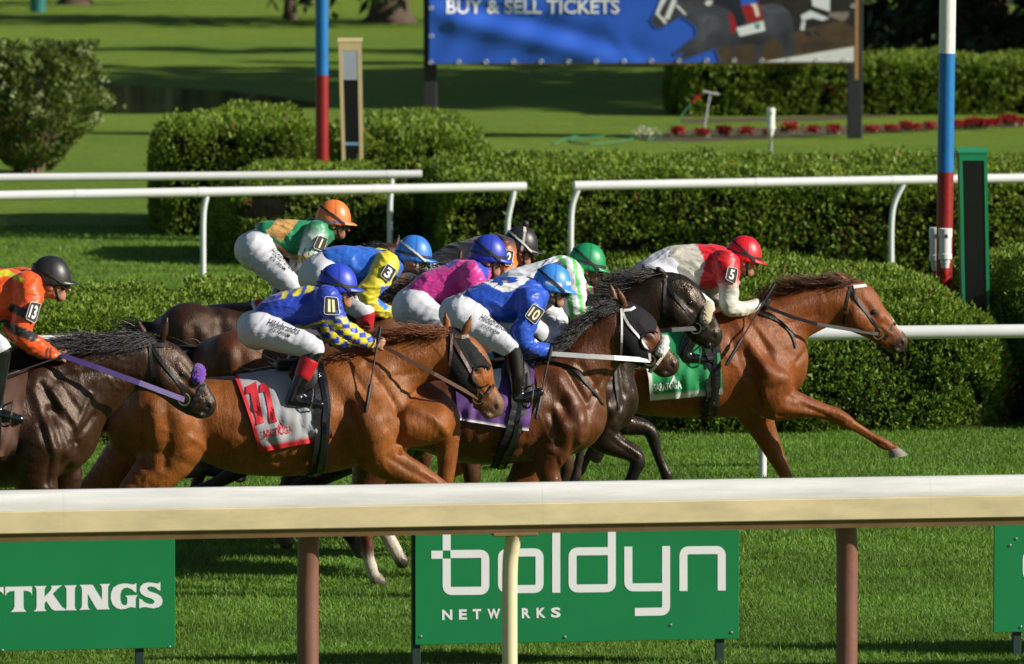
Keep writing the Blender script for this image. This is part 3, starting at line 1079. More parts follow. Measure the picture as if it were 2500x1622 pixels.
# eyelets share one mesh
mb = MB(); mb.tube([(.028 * math.cos(t), 0, .028 * math.sin(t)) for t in np.linspace(0, 2 * PI, 13)], .009, 5, False)
M_EYELET = simple('eyelet_metal', (.75, .75, .78), .35, metal=.6)
ey = mb.build('eyelet', M_EYELET, bill)
spots = [(1052 + 67.3 * i, 152 - .35 * i) for i in range(16)] + [(1053, 88), (1053, 20), (2082, 15)]
for i, (u, v) in enumerate(spots):
    e = ey if i == 0 else ey.copy()
    if i: COL.objects.link(e)
    e.parent = bill
    q = bp(u, v, .012); e.location = q
T, F = text_map('BUY & SELL TICKETS', 1090, 34, 422, 35, bold=.02, sub=25)
o = mesh_obj('banner_lettering', [bp(a, b, .012) for a, b in T], F, M_SIGNW, bill)
ZP = lambda x, y: (1560 + x / 4.25, y / 4.25)
PIC = [((.020, .016, .016), [(1240, -700), (2262, -700), (2262, 300), (2080, 215), (1600, 335), (1240, 330)]),
       ((.070, .043, .024), [(790, 505), (1000, 470), (1600, 335), (2080, 212), (2262, 300), (2262, 480), (1270, 646), (845, 646)]),
       ((.045, .028, .018), [(1650, 470), (1850, 420), (2050, 440), (1950, 500), (1700, 520)]),
       ((.66, .68, .68), [(1255, 648), (2262, 478), (2262, 648)]),
       ((.026, .028, .036), [(120, 215), (170, 130), (250, 0), (250, -200), (700, -250), (920, 90), (1290, 50), (1400, 35), (1480, 60), (1560, 120), (1600, 200), (1610, 570), (1530, 590), (1480, 480), (1380, 380), (1300, 470), (1240, 640), (1180, 640), (1200, 460), (1000, 470), (1000, 640), (975, 640), (965, 480), (800, 500), (560, 590), (400, 640), (380, 630), (480, 540), (390, 570), (350, 560), (480, 450), (560, 400), (600, 370), (590, 280), (540, 230), (440, 172), (330, 235), (240, 290), (170, 285)]),
       ((.075, .080, .100), [(620, 300), (700, 200), (800, 180), (830, 240), (720, 320), (680, 430), (650, 440)]),
       ((.070, .075, .092), [(1280, 50), (1400, 36), (1480, 62), (1540, 120), (1440, 110), (1320, 100)]),
       ((.34, .010, .016), [(1060, 60), (1240, 25), (1290, 200), (1130, 240)]),
       ((.34, .010, .016), [(925, 135), (985, 150), (1032, 320), (962, 352)]),
       ((.72, .70, .62), [(1150, 42), (1218, 40), (1255, 165), (1215, 178), (1188, 75)]),
       ((.70, .73, .75), [(1010, 292), (1290, 215), (1310, 320), (1045, 380)]),
       ((.10, .30, .28), [(1200, 250), (1250, 238), (1255, 290), (1225, 310), (1198, 285)]),
       ((.012, .014, .030), [(760, -200), (1040, -200), (1060, 60), (1110, 250), (1020, 285), (960, 110), (780, 40)]),
       ((.68, .68, .66), [(680, 30), (720, 0), (770, 10), (740, 60), (700, 60)]),
       ((.70, .72, .74), [(168, 140), (190, 122), (290, 232), (270, 252)]), ((.70, .72, .74), [(250, -60), (315, -60), (205, 140), (175, 130)]),
       ((.70, .72, .74), [(350, -20), (392, 10), (312, 204), (262, 196)]), ((.70, .72, .74), [(378, 60), (402, 48), (496, 150), (476, 158)]),
       ((.70, .72, .76), [(1785, -60), (1980, -60), (1980, 122), (1800, 64)]), ((.66, .70, .74), [(1678, 160), (1780, 110), (1972, 192), (1900, 216), (1800, 188), (1692, 216)]),
       ((.60, .62, .64), [(1690, 220), (1728, 222), (1715, 318), (1672, 310)]),
       ((.018, .015, .015), [(1700, 320), (1760, 320), (1800, 380), (1740, 380)]), ((.018, .015, .015), [(1800, 320), (1850, 330), (1890, 370), (1840, 370)]),
       ((.20, .17, .15), [(1980, 130), (2180, 120), (2170, 180), (2120, 225), (1960, 170)])]
# the picture is printed: a fine grid carrying its colours, edges as soft as a photograph's
gx, gy = 2.2, 2.2
ux = np.arange(1583, 2086, gx); vy = np.arange(-64, 153.5, gy)
UU, VV_ = np.meshgrid(ux, vy, indexing='ij')
flat = np.stack([UU.ravel(), VV_.ravel()], 1)
acc = np.zeros((len(flat), 3)); cov = np.zeros(len(flat))
blots = [((730, 230), (110, 90), (.085, .092, .115), .75), ((1390, 75), (150, 55), (.10, .108, .135), .8), ((560, 70), (90, 60), (.050, .054, .066), .6), ((1370, 230), (90, 130), (.055, .060, .075), .6),
         ((1150, 430), (220, 60), (.008, .008, .011), .8), ((640, 430), (60, 90), (.060, .065, .080), .5), ((900, 250), (90, 120), (.036, .040, .052), .5), ((1520, 420), (60, 140), (.010, .010, .014), .7), ((250, 190), (70, 60), (.016, .016, .020), .6), ((480, 560), (130, 40), (.012, .012, .016), .5)]
JIT = [(0, 0), (1.0, .4), (-1.0, -.4), (.4, -1.0), (-.4, 1.0)]
for jx, jy in JIT:
    Q = flat + np.array([jx, jy])
    Cq = np.zeros((len(Q), 3)); m_any = np.zeros(len(Q), dtype=bool)
    for k, (col, poly) in enumerate(PIC):
        m = poly_mask(Q, [ZP(*q) for q in poly])
        cc = np.tile(np.array(col), (len(Q), 1))
        if max(col) < .06 and abs(col[0] - .026) < 1e-6:
            for (bx, by), (rx, ry), bc, al in blots:
                cu, cv = ZP(bx, by)
                w_ = al * np.exp(-(((Q[:, 0] - cu) * 4.25 / rx) ** 2 + ((Q[:, 1] - cv) * 4.25 / ry) ** 2))
                cc = cc * (1 - w_[:, None]) + np.array(bc) * w_[:, None]
        if max(col) < .06 and abs(col[0] - .026) < 1e-6: cc = cc * 1.6
        g_ = .70 + .35 * vnoise(Q[:, 0] * .05 + k * 9, Q[:, 1] * .07, 3) + .3 * vnoise(Q[:, 0] * .17 + k, Q[:, 1] * .22, 4)
        if max(col) > .5: g_ = .80 + .25 * g_
        Cq[m] = (cc * g_[:, None])[m]
        m_any |= m
    acc[m_any] += Cq[m_any]; cov += m_any
blue = np.array([.025, .110, .57])
frac = (cov / len(JIT))[:, None]
C = acc / len(JIT) + blue * (1 - frac)
nxp, nyp = len(ux), len(vy)
TF = []
cv_ = cov.reshape(nxp, nyp)
for i in range(nxp - 1):
    for k in range(nyp - 1):
        if cv_[i:i + 2, k:k + 2].max() > 0:
            q = i * nyp + k
            TF.append((q, q + 1, q + nyp + 1, q + nyp))
mesh_obj('printed_picture', [bp(u, v, .010) for u, v in flat], np.array(TF), M_PRINT, bill, False, C)

# ------------------------------------------------------------------ striped poles and finish posts
def striped(label, u0, u1, vfoot, bands, y=None, tiltpx=0):
    base = at_z((u0 + u1) / 2, vfoot, 0)
    d = base[1]
    R = (u1 - u0) / 2 / (FPX / d)
    root = empty('striped_pole', (base[0], base[1], 0))
    tag(root, label, 'pole', 'striped furlong poles')
    top = CAM_H + 3.2
    cuts = []
    for v, col in bands:
        cuts.append((at_y(u0, v, d)[2] if v is not None else 0.0, col))
    zt = top
    for z, mat in cuts:
        mb = MB()
        k = tiltpx / FPX * d / 3.0
        mb.tube([(k * q, 0, q) for q in np.linspace(z + .001, zt - .001, 4)], R, 24)
        mb.build('painted_band', mat, root, True)
        zt = z
    return root, base, d, R
M_PW = simple('white_pole_paint', (.72, .70, .64), .45, var=.06, bmp=.25, bscale=14)
M_PB = simple('blue_pole_paint', (.006, .145, .40), .40, var=.08, bmp=.2, bscale=14)
M_PR = simple('red_pole_paint', (.24, .008, .008), .42, var=.12, bmp=.25, bscale=14)
sp_r, spb, spd, spR = striped('white, blue and red striped pole rising from the back of the broad front hedge', 2281, 2321, 968, [(131, M_PW), (421, M_PB), (None, M_PR)], tiltpx=7)
sp_l, *_ = striped('blue and red striped pole in front of the rounded hedges, beside the cream-framed post', 771, 803, 596, [(-60, M_PW), (184, M_PB), (None, M_PR)])
# white plastic tubes fixed on the right pole
M_PVC = simple('white_plastic_pipe', (.72, .72, .68), .45, var=.05)
M_PVCR = simple('red_plastic_tip', (.50, .012, .012), .35)
def pvc(label, u, vtop, vbot, d, s=1.0, tip=True, group='white pipe housings'):
    a, b = at_y(u, vtop, d), at_y(u, vbot, d)
    H = a[2] - b[2]
    root = empty('pipe_housing', (a[0], a[1], 0))
    tag(root, label, 'pipe', group)
    R = .058 * s
    z = b[2]
    prof = lambda pr: [(R * r, z + H * h) for r, h in pr]
    mb = MB(); mb.lathe((0, 0, 0), prof([(.55, .22), (.62, .24), (.62, .30), (.72, .32), (.74, .38), (1.0, .40), (1.0, .50), (.90, .51), (.90, .82), (1.02, .825), (1.02, .99), (.95, 1.0)]), 20)
    mb.build('pipe_body', M_PVC, root, True)
    mb = MB(); mb.lathe((0, 0, 0), prof([(.1, .0), (.32, .04), (.42, .10), (.40, .21)]), 14)
    mb.build('pipe_tip', M_PVCR if tip else M_STEEL0, root, True)
    if not tip:
        mb = MB(); mb.tube([(0, 0, 0), (0, 0, z + .02)], .022, 10); mb.build('pipe_stake', simple('grey_stake', (.25, .26, .27), .5), root, True)
    mb = MB(); mb.box((R * .12, -R * 1.02, z + H * .86), (R * .18, .004, H * .03)); mb.build('pipe_slot', M_DARKP, root)
    return root
pvc('white pipe housing with a red tip strapped to the front of the striped pole', 2308, 558, 682, spd - .17)
pvc('white pipe housing half hidden behind the striped pole', 2285, 556, 690, spd + .16)
pvc('white pipe housing on a grey stake among the red flowers', 1882, 264, 350, 92.0, 1.0, False)

M_GFR = simple('green_frame_paint', (.010, .26, .10), .45, var=.05)
M_PANEL = simple('black_glass_panel', (.008, .009, .010), .25, var=.2)
M_CFR = simple('cream_frame_paint', (.62, .50, .24), .5, var=.08)
M_SIDE = simple('weathered_grey_side', (.11, .10, .105), .6, var=.2)
M_GREYP = simple('pale_grey_panel', (.36, .42, .47), .5, var=.06)
def finish_post(label, tl_, tr_, bl, br, d, mf, side_m, grey=False):
    A = [at_y(*q, d) for q in (tl_, tr_, br, bl)]
    root = empty('finish_post', (A[3][0] * .5 + A[2][0] * .5, d, 0))
    tag(root, label, 'post', 'framed finish posts')
    lo_ = np.array(root.location)
    A = [q - lo_ for q in A]
    k = A[3][2] / (A[0][2] - A[3][2])
    foot = [A[3] + (A[3] - A[0]) * k, A[2] + (A[2] - A[1]) * (A[2][2] / (A[1][2] - A[2][2]))]
    dep = .26
    P = [A[0], A[1], foot[1], foot[0]]
    mb = MB(); mb.prism([p + np.array([0, .012, 0]) for p in P], (0, dep, 0)); mb.build('post_box', side_m, root)
    w = .16
    lerp = lambda a, b, t: a + (b - a) * t
    fw = .17 if grey else .115
    kk = float((A[0][2] - A[3][2]) / A[0][2])
    fr = MB()
    il = [lerp(P[0], P[1], fw), lerp(P[0], P[1], 1 - fw)]
    ib = [lerp(P[3], P[2], fw), lerp(P[3], P[2], 1 - fw)]
    t0 = (.075 if grey else .05) * kk
    up = np.array([0, -.006, 0])
    fr.prism([P[0] + up, il[0] + up, ib[0] + up, P[3] + up], (0, .018, 0)); fr.build('frame_side', mf, root)
    fr = MB(); fr.prism([il[1] + up, P[1] + up, P[2] + up, ib[1] + up], (0, .018, 0)); fr.build('frame_side', mf, root)
    fr = MB(); fr.prism([il[0] + up, il[1] + up, lerp(il[1], ib[1], t0) + up, lerp(il[0], ib[0], t0) + up], (0, .018, 0)); fr.build('frame_top', mf, root)
    fr = MB(); fr.prism([P[0] + np.array([-.01, -.01, .002]), P[1] + np.array([.01, -.01, .002]), P[1] + np.array([.01, dep + .02, .03]), P[0] + np.array([-.01, dep + .02, .03])], (0, 0, .014)); fr.build('post_cap', mf, root)
    fr = MB(); s0 = lerp(il[0], ib[0], t0); s1 = lerp(il[1], ib[1], t0)
    fr.prism([s0, s1, ib[1], ib[0]], (0, .010, 0)); fr.build('dark_panel', M_PANEL, root)
    if grey:
        fr = MB(); e0, e1 = lerp(s0, ib[0], .29 * kk), lerp(s1, ib[1], .29 * kk)
        o_ = np.array([0, -.003, 0])
        fr.prism([s0 + o_, s1 + o_, e1 + o_, e0 + o_], (0, .0025, 0)); fr.build('grey_panel', M_GREYP, root)
        fr = MB(); a0, a1 = lerp(s0, ib[0], .905 * kk), lerp(s1, ib[1], .905 * kk); b0, b1 = lerp(s0, ib[0], .935 * kk), lerp(s1, ib[1], .935 * kk)
        fr.prism([a0 + o_, a1 + o_, b1 + o_, b0 + o_], (0, .0025, 0)); fr.build('blue_stripe', simple('pale_blue_stripe', (.16, .36, .50), .5), root)
    return root
finish_post('tall green-framed black post beside the striped pole', (2342, 376), (2410, 376), (2348, 705), (2416, 720), 58.4, M_GFR, M_SIDE)
finish_post('tall cream-framed post with a pale grey upper panel in the left hedges', (826, 104), (882, 104), (834, 362), (886, 362), 80.6, M_CFR, M_SIDE, True)

# ------------------------------------------------------------------ shrub, flowers, garden odds and ends
M_BARK = simple('bark', (.075, .05, .034), .9, var=.35, vscale=8, bmp=.8, bscale=20)
M_TWIG = simple('pale_twig', (.20, .14, .08), .85, var=.3)
def cards(name, C0, D, L, W, col, mat, parent, rnd):
    n = len(C0)
    S = np.cross(D, rnd.normal(0, 1, (n, 3))); S /= np.linalg.norm(S, axis=1)[:, None] + 1e-9
    B = C0 - D * L[:, None] * .4
    V = np.stack([B, B + D * (L * .5)[:, None] - S * W[:, None], B + D * L[:, None], B + D * (L * .5)[:, None] + S * W[:, None]], 1).reshape(-1, 3)
    o = mesh_obj(name, V, np.arange(4 * n).reshape(n, 4), mat, parent, False, np.repeat(col, 4, axis=0))
    return tag(o, kind='stuff')
def shrub():
    R = np.random.default_rng(77)
    base = at_z(72, 424, 0)
    root = empty('flowering_shrub', base)
    tag(root, 'large loose shrub dotted with pale flower heads beside the pond', 'shrub')
    mb = MB()
    ends = []
    for i in range(30):
        a = R.uniform(0, 2 * PI); r = R.uniform(.15, 1.0); H = R.uniform(.9, 1.75) * (1 - .25 * r)
        e = np.array([math.cos(a) * r * .92, math.sin(a) * r * .8, H]); ends.append(e)
        st = np.array([math.cos(a) * .16, math.sin(a) * .16, 0])
        mb.tube([st, st * .6 + e * .35 + R.normal(0, .04, 3), e], [.022, .014, .005], 6)
    mb.build('stem', M_TWIG, root, True)
    n = 17000
    th = R.uniform(0, 2 * PI, n); z = R.random(n) ** .8
    rad = (.22 + .84 * np.sin(np.clip(z * 1.08, 0, 1) * PI * .80) ** .8) * (R.random(n) ** .35)
    lump = .62 + .75 * vnoise(th * 2.1, z * 6, 31)
    C0 = np.stack([np.cos(th) * rad * lump * .98, np.sin(th) * rad * lump * .9, .05 + z * 1.80], 1)
    k = vnoise(th * 3.2, z * 7.5, 33) > .33
    C0 = C0[k]; n = len(C0)
    D = C0 / np.linalg.norm(C0, axis=1)[:, None] + R.normal(0, .6, (n, 3)); D /= np.linalg.norm(D, axis=1)[:, None]
    t = R.random(n)[:, None]
    col = np.array([.055, .100, .016]) * (1 - t) + np.array([.15, .19, .034]) * t
    cards('foliage', C0, D, .085 * (.6 + .8 * R.random(n)), .026 * (.7 + .6 * R.random(n)), col, M_LEAF, root, R)
    # flower heads: little clusters
    m = 75
    th = R.uniform(0, 2 * PI, m); z = .25 + .75 * R.random(m)
    rad = .30 + .84 * np.sin(np.clip(z * 1.08, 0, 1) * PI * .80) ** .8
    H = np.stack([np.cos(th) * rad, np.sin(th) * rad * .9, .12 + z * 1.74], 1)
    P = (H[:, None, :] + R.normal(0, .028, (m, 14, 3))).reshape(-1, 3)
    D = R.normal(0, 1, (len(P), 3)); D /= np.linalg.norm(D, axis=1)[:, None]
    cards('blossom', P, D, np.full(len(P), .042), np.full(len(P), .02), np.tile(np.array([.36, .42, .20]), (len(P), 1)) * (.7 + .5 * R.random((len(P), 1))), M_LEAF, root, R)
shrub()
def flower_clump(u, v, w, label=None, dens=1.0, first=[None], white=False):
    R = np.random.default_rng(int(u * 7 + v))
    base = at_z(u, v + 9, 0)
    if first[0] is None:
        root = empty('flower_clump', base)
        n = 190
        C0 = np.stack([R.normal(0, .085, n), R.normal(0, .085, n), .035 + R.random(n) * .13], 1)
        D = R.normal(0, 1, (n, 3)) + np.array([0, -.3, .8]); D /= np.linalg.norm(D, axis=1)[:, None]
        t = R.random(n)[:, None]
        col = np.array([.20, .004, .008]) * (1 - t) + np.array([.40, .012, .020]) * t
        g_ = C0[:, 2] < .06
        col[g_] = (.05, .09, .016)
        cards('petals', C0, D, np.full(n, .055), np.full(n, .022), col, M_LEAF, root, R)
        m = 12
        P = np.stack([R.normal(0, .07, m), -.10 + R.normal(0, .03, m), .03 + R.random(m) * .03], 1)
        D = R.normal(0, 1, (m, 3)); D /= np.linalg.norm(D, axis=1)[:, None]
        cards('white_petals', P, D, np.full(m, .045), np.full(m, .018), np.tile(np.array([.62, .62, .42]), (m, 1)), M_LEAF, root, R)
        first[0] = root
    else:
        root = first[0].copy(); COL.objects.link(root)
        root.location = base
        for ch in first[0].children:
            c = ch.copy(); COL.objects.link(c); c.parent = root
    k = w / 44.0
    root.scale = (k, k, .8 + .4 * R.random()); root.rotation_euler = (0, 0, R.uniform(0, 6))
    tag(root, 'clump of red bedding flowers with a few white blooms in the bed', 'flowers', 'red flower clumps along the bed')
for u, v, w in ((1654, 330, 30), (1716, 330, 30), (1768, 326, 32), (1822, 328, 30), (1874, 328, 20), (1928, 320, 36), (1984, 324, 28), (2036, 322, 30), (2130, 318, 30), (2176, 316, 32), (2212, 315, 26), (2236, 316, 26), (2272, 313, 26), (2334, 310, 30), (2352, 308, 24), (2376, 308, 30), (2398, 306, 26), (2412, 309, 26), (2430, 304, 28), (2452, 300, 26), (2470, 301, 26), (2490, 299, 28)):
    flower_clump(u, v, w)
# hose, wand and stake
M_HOSE = simple('green_hose', (.04, .20, .09), .6)
M_STAKE = simple('grey_metal_stake', (.42, .44, .45), .5)
hs = empty('garden_hose', at_z(1450, 345, 0)); tag(hs, 'green garden hose looped on the lawn before the flower bed', 'hose')
lo = np.array(hs.location)
mb = MB(); pts = [(1352, 352), (1380, 340), (1410, 332), (1450, 330), (1500, 334), (1545, 338), (1500, 348), (1440, 352), (1400, 347), (1400, 340), (1440, 336), (1520, 330), (1580, 342), (1610, 325)]
A = spline([(*(at_z(u, v, .02) - lo), .02, .02, 0, 0, 0) for u, v in pts], 5)[:, :3]
mb.tube(list(A), .011, 8); mb.build('hose_tube', M_HOSE, hs, True)
wd = empty('watering_wand', at_z(1610, 338, 0)); tag(wd, 'green watering wand with a red head leaning up from the hose', 'wand')
lo = np.array(wd.location)
a, b, c = at_z(1608, 338, .01), at_y(1690, 250, at_z(1610, 338, 0)[1]), at_y(1708, 231, at_z(1610, 338, 0)[1])
mb = MB(); mb.tube([a - lo, (a * .45 + b * .55) - lo + np.array([0, 0, -.03]), b - lo], .009, 8); mb.build('wand_tube', M_HOSE, wd, True)
mb = MB(); mb.tube([b - lo, c - lo], [.022, .034], 10); mb.build('wand_head', M_PVCR, wd, True)
sk = empty('sprinkler_stake', at_z(1716, 330, 0)); tag(sk, 'grey sprinkler stake with a small crossbar standing among the flowers', 'sprinkler')
lo = np.array(sk.location); d = lo[1]
a, b = at_z(1716, 330, 0) - lo, at_y(1734, 226, d) - lo
mb = MB(); mb.tube([a, b], .016, 8); mb.build('stake_tube', M_STAKE, sk, True)
a, b = at_y(1716, 224, d) - lo, at_y(1756, 232, d) - lo
mb = MB(); mb.tube([a, b], .020, 8); mb.build('sprinkler_head', M_STAKE, sk, True)
wf = empty('white_flowers', at_z(1583, 338, 0)); tag(wf, 'small drift of white flowers at the end of the bed', 'flowers')
R = np.random.default_rng(5); n = 60
P = np.stack([R.normal(0, .12, n), R.normal(0, .1, n), .03 + R.random(n) * .16], 1); D = R.normal(0, 1, (n, 3)); D /= np.linalg.norm(D, axis=1)[:, None]
cards('petals', P, D, np.full(n, .06), np.full(n, .026), np.tile(np.array([.55, .55, .38]), (n, 1)), M_LEAF, wf, R)

# ------------------------------------------------------------------ trees of the park
def tree(label, x, y, H, R0, low, seed, n=5200, card=.34, trunk=.32, dark=1.0, limb=True, cat='tree', group='trees on the park lawn'):
    R = np.random.default_rng(seed)
    root = empty('conifer_tree' if low < 1.5 else 'park_tree', (x, y, 0))
    tag(root, label, cat, group)
    mb = MB()
    mb.tube([(0, 0, 0), (.05, 0, H * .25), (0, .05, H * .6), (0, 0, H * .95)], [trunk, trunk * .8, trunk * .45, .04], 12)
    # root flare
    mb.lathe((0, 0, 0), [(trunk * 1.7, 0), (trunk * 1.25, .18), (trunk * 1.02, .6)], 12)
    tr = mb.build('trunk', M_BARK, root, True)
    mb = MB()
    tips = []
    for i in range(46):
        z = low + (H - low) * (i / 46) ** 1.15
        rr = R0 * (1 - (z - low) / (H - low)) ** .8 * R.uniform(.75, 1.1) + .2
        a = i * 2.4 + R.uniform(-.3, .3)
        e = np.array([math.cos(a) * rr, math.sin(a) * rr, max(.15, z - rr * .16)])
        tips.append((np.array([0, 0, z]), e))
        mb.tube([(0, 0, z), e * np.array([.5, .5, 1]) + np.array([0, 0, rr * .05]), e], [.09 * trunk / .3, .05, .015], 6)
    mb.build('limb', M_BARK, tr, True)
    k = R.integers(0, len(tips), n)
    t = R.random(n) ** .6
    A = np.array([q[0] for q in tips])[k]; B = np.array([q[1] for q in tips])[k]
    L = np.linalg.norm(B - A, axis=1)
    C0 = A + (B - A) * t[:, None] + R.normal(0, 1, (n, 3)) * (np.array([.13, .13, .07]) * L[:, None] * .9 + .05)
    C0[:, 2] = np.maximum(C0[:, 2], .12)
    D = (B - A) / L[:, None] * .6 + R.normal(0, .6, (n, 3)) + np.array([0, 0, -.25]); D /= np.linalg.norm(D, axis=1)[:, None]
    q = R.random(n)[:, None]
    col = (np.array([.012, .026, .008]) * (1 - q) + np.array([.034, .058, .014]) * q) * dark
    cr = cards('crown', C0, D, card * (.6 + .8 * R.random(n)), card * .22 * (.7 + .6 * R.random(n)), col, M_CONIF, root, R)
    return root
# right background, dark skirts to the grass beyond the far hedge
tree('dark conifer behind the far hedge, nearest to the billboard edge', 6.3, 131, 12, 2.1, .5, 1, 6500)
tree('broad dark conifer behind the striped pole', 8.4, 127, 13, 2.6, .4, 2, 7500)
tree('dark conifer at the right edge behind the far hedge', 11.4, 124, 13, 2.8, .4, 3, 7500)
tree('dark conifer standing deeper behind its neighbours at the right', 9.8, 140, 14, 3.4, .4, 4, 6000, .4)
# centre back: spreading tree whose lowest boughs hang into the picture
tree('old spreading tree with a thick dark trunk left of the billboard', -2.9, 163, 12, 4.2, 1.25, 5, 6000, .42, .42)
tree('dark tree at the far left edge of the lawn', -11.3, 178, 12, 3.4, 1.6, 6, 4000, .45, .30)
tree('slender tan-trunked tree on the far lawn', -5.35, 166, 9, 2.6, 2.2, 7, 2600, .4, .13)
# the stand of conifers to the right of the lawn throws its long shadow over it
for i, (x, y, H, r) in enumerate(((14.5, 121.0, 12.5, 3.2), (17.5, 119.0, 14, 3.6), (15.0, 126.5, 12.0, 3.3), (19, 124, 14, 3.8), (18.5, 131, 13, 3.6))):
    tree('tall dark conifer in the stand right of the lawn', x, y, H, r, .5, 20 + i, 3800, .55)
for i, (x, y, H, r) in enumerate(((15.2, 114.2, 17.5, 3.4), (15.0, 117.4, 17, 3.6), (15.6, 120.6, 17, 3.6))):
    tree('tall park tree with a high dark crown right of the lawn', x, y, H, r, 7.8, 40 + i, 8500, .62, .34)
# unseen wood added far beyond the lawn to darken the pond's reflection
R = np.random.default_rng(99); n = 26000
xx = R.uniform(-75, 75, n); top = 11 + 5 * vnoise(xx * .16, xx * 0, 3) + 2 * vnoise(xx * .7, xx * 0, 4)
C0 = np.stack([xx, 262 + R.normal(0, 2.5, n) + .002 * xx ** 2, .3 + R.random(n) ** .8 * top], 1)
D = R.normal(0, 1, (n, 3)); D /= np.linalg.norm(D, axis=1)[:, None]
q = R.random(n)[:, None]
cards('added_wood', C0, D, 1.5 * (.6 + .8 * R.random(n)), .5 * (.6 + .8 * R.random(n)), np.array([.016, .034, .010]) * (1 - q) + np.array([.045, .075, .018]) * q, M_CONIF, None, R)
tag(bpy.data.objects['added_wood'], 'unseen dark wood added for its reflection in the pond', 'wood')
# post and bin far left
bn = empty('litter_bin', at_z(92, 30, 0)); tag(bn, 'teal litter bin beside the dark trunk far across the lawn', 'bin')
mb = MB(); mb.lathe((0, 0, 0), [(.17, 0), (.19, .05), (.21, .62), (.22, .64), (.18, .68)], 16); mb.build('bin_body', simple('teal_paint', (.03, .17, .18), .5), bn, True)
# ------------------------------------------------------------------ horses
M_COAT = {}
def coat_mat(kind):
    if kind in M_COAT: return M_COAT[kind]
    wet = {'damp': (0.45, 0.0, 0.38, .45), 'wet': (0.35, 0.0, 0.46, .42), 'sleek': (0.30, 0.0, 0.30, .22)}[kind]
    m, nt, p = newmat('coat_' + kind)
    a = nnode(nt, 'ShaderNodeAttribute', attribute_name='Col')
    n = noise_tex(nt, 5.0, 5, 0.6)
    r = ramp(nt, n.outputs['Fac'], [(0.3, (0.62, .58, .55)), (0.7, (1.15, 1.12, 1.08))])
    c = mulmix(nt, a.outputs['Color'], r.outputs['Color'])
    ng = noise_tex(nt, 95.0, 3, 0.6, stretch=(1.0, 1.0, 0.5))
    rg = ramp(nt, ng.outputs['Fac'], [(0.3, (0.72,) * 3), (0.7, (1.2,) * 3)])
    c = mulmix(nt, c, rg.outputs['Color'])
    nt.links.new(c, p.inputs['Base Color'])
    p.inputs['Specular IOR Level'].default_value = wet[2]
    p.inputs['Specular Tint'].default_value = (1.0, .84, .70, 1)
    p.inputs['Coat Weight'].default_value = wet[1]
    p.inputs['Coat Roughness'].default_value = 0.3
    mr = nt.nodes.new('ShaderNodeMapRange')
    mr.inputs['From Min'].default_value = 0.35; mr.inputs['From Max'].default_value = 0.68
    mr.inputs['To Min'].default_value = wet[0] - 0.12; mr.inputs['To Max'].default_value = wet[0] + 0.16
    n3 = noise_tex(nt, 9.0, 6, 0.7)
    nt.links.new(n3.outputs['Fac'], mr.inputs['Value'])
    nt.links.new(mr.outputs['Result'], p.inputs['Roughness'])
    # hair lie and wet streaks
    n2 = noise_tex(nt, 30.0, 5, 0.65, stretch=(1.3, 1.0, 0.42))
    n4 = noise_tex(nt, 120.0, 4, 0.7, stretch=(1.0, 1.0, 0.45))
    b1 = bump(nt, p, n2.outputs['Fac'], 0.32, 0.014)
    bump(nt, p, n4.outputs['Fac'], wet[3], 0.007, prev=b1)
    M_COAT[kind] = m
    return m

M_LEATHER = simple('black_leather', (0.010, 0.010, 0.011), 0.5, bmp=0.1, spec=.25)
M_BROWNL = simple('brown_leather', (0.075, 0.030, 0.016), 0.42, bmp=0.15, bscale=120)
M_BOOT = simple('patent_boot_leather', (0.006, 0.006, 0.008), 0.12, spec=0.6, coat=0.4)
M_STEEL = simple('steel', (0.55, 0.54, 0.52), 0.25, metal=1.0)
M_HOOF = simple('hoof_horn', (.21, .185, .155), .55, var=.3, vscale=20, stretch=(1, 1, 8), bmp=.3)
M_EYE = simple('eye', (0.006, 0.004, 0.003), 0.06, spec=0.8, var=0.3)
M_WHITEWEB = simple('white_webbing', (0.60, 0.60, 0.58), 0.5, bmp=0.2, bscale=200)
M_PURPLEWEB = simple('purple_webbing', (0.060, 0.034, 0.165), 0.5, bmp=0.2, bscale=200)
M_HOOD = simple('black_hood_fabric', (0.009, 0.009, 0.011), 0.75, bmp=0.5, bscale=70, spec=.2)
M_CLOTH = attr_mat('saddle_cloth_fabric', 0.75, 0.06, 10, bmp=0.15, bscale=220)

def fleece(name, col):
    m, nt, p = newmat(name)
    n = noise_tex(nt, 70, 5, 0.7)
    r = ramp(nt, n.outputs['Fac'], [(0.3, tuple(c * 0.6 for c in col)), (0.65, col)])
    nt.links.new(r.outputs['Color'], p.inputs['Base Color'])
    p.inputs['Roughness'].default_value = 0.95
    p.inputs['Sheen Weight'].default_value = 0.4
    bump(nt, p, n.outputs['Fac'], 0.9, 0.012)
    return m

def hair_mat(name, col):
    m, nt, p = newmat(name)
    n = noise_tex(nt, 14, 3, 0.6)
    r = ramp(nt, n.outputs['Fac'], [(0.3, tuple(c * 0.55 for c in col)), (0.7, tuple(c * 1.5 for c in col))])
    nt.links.new(r.outputs['Color'], p.inputs['Base Color'])
    p.inputs['Roughness'].default_value = 0.42
    p.inputs['Specular IOR Level'].default_value = 0.5
    return m

def TB(ln, rows, col, yl=0.0):
    out = []
    for r in rows:
        a = ln.loc(r[0], r[1], yl); b = ln.loc(r[2], r[3], yl)
        c = (a + b) / 2
        cc = r[5] if len(r) > 5 else col
        out.append((*c, np.linalg.norm(a - b) / 2, r[4], *cc))
    return out

def RR(ln, rows, yl, col, bk=0.92):
    """rows: (u, v, radius in picture units[, yl][, colour])"""
    out = []
    for r in rows:
        y = yl; cc = col
        for e in r[3:]:
            if isinstance(e, tuple): cc = e
            else: y = e
        p = ln.loc(r[0], r[1], y)
        a = r[2] / ln.s
        out.append((*p, a, a * bk, *cc))
    return out

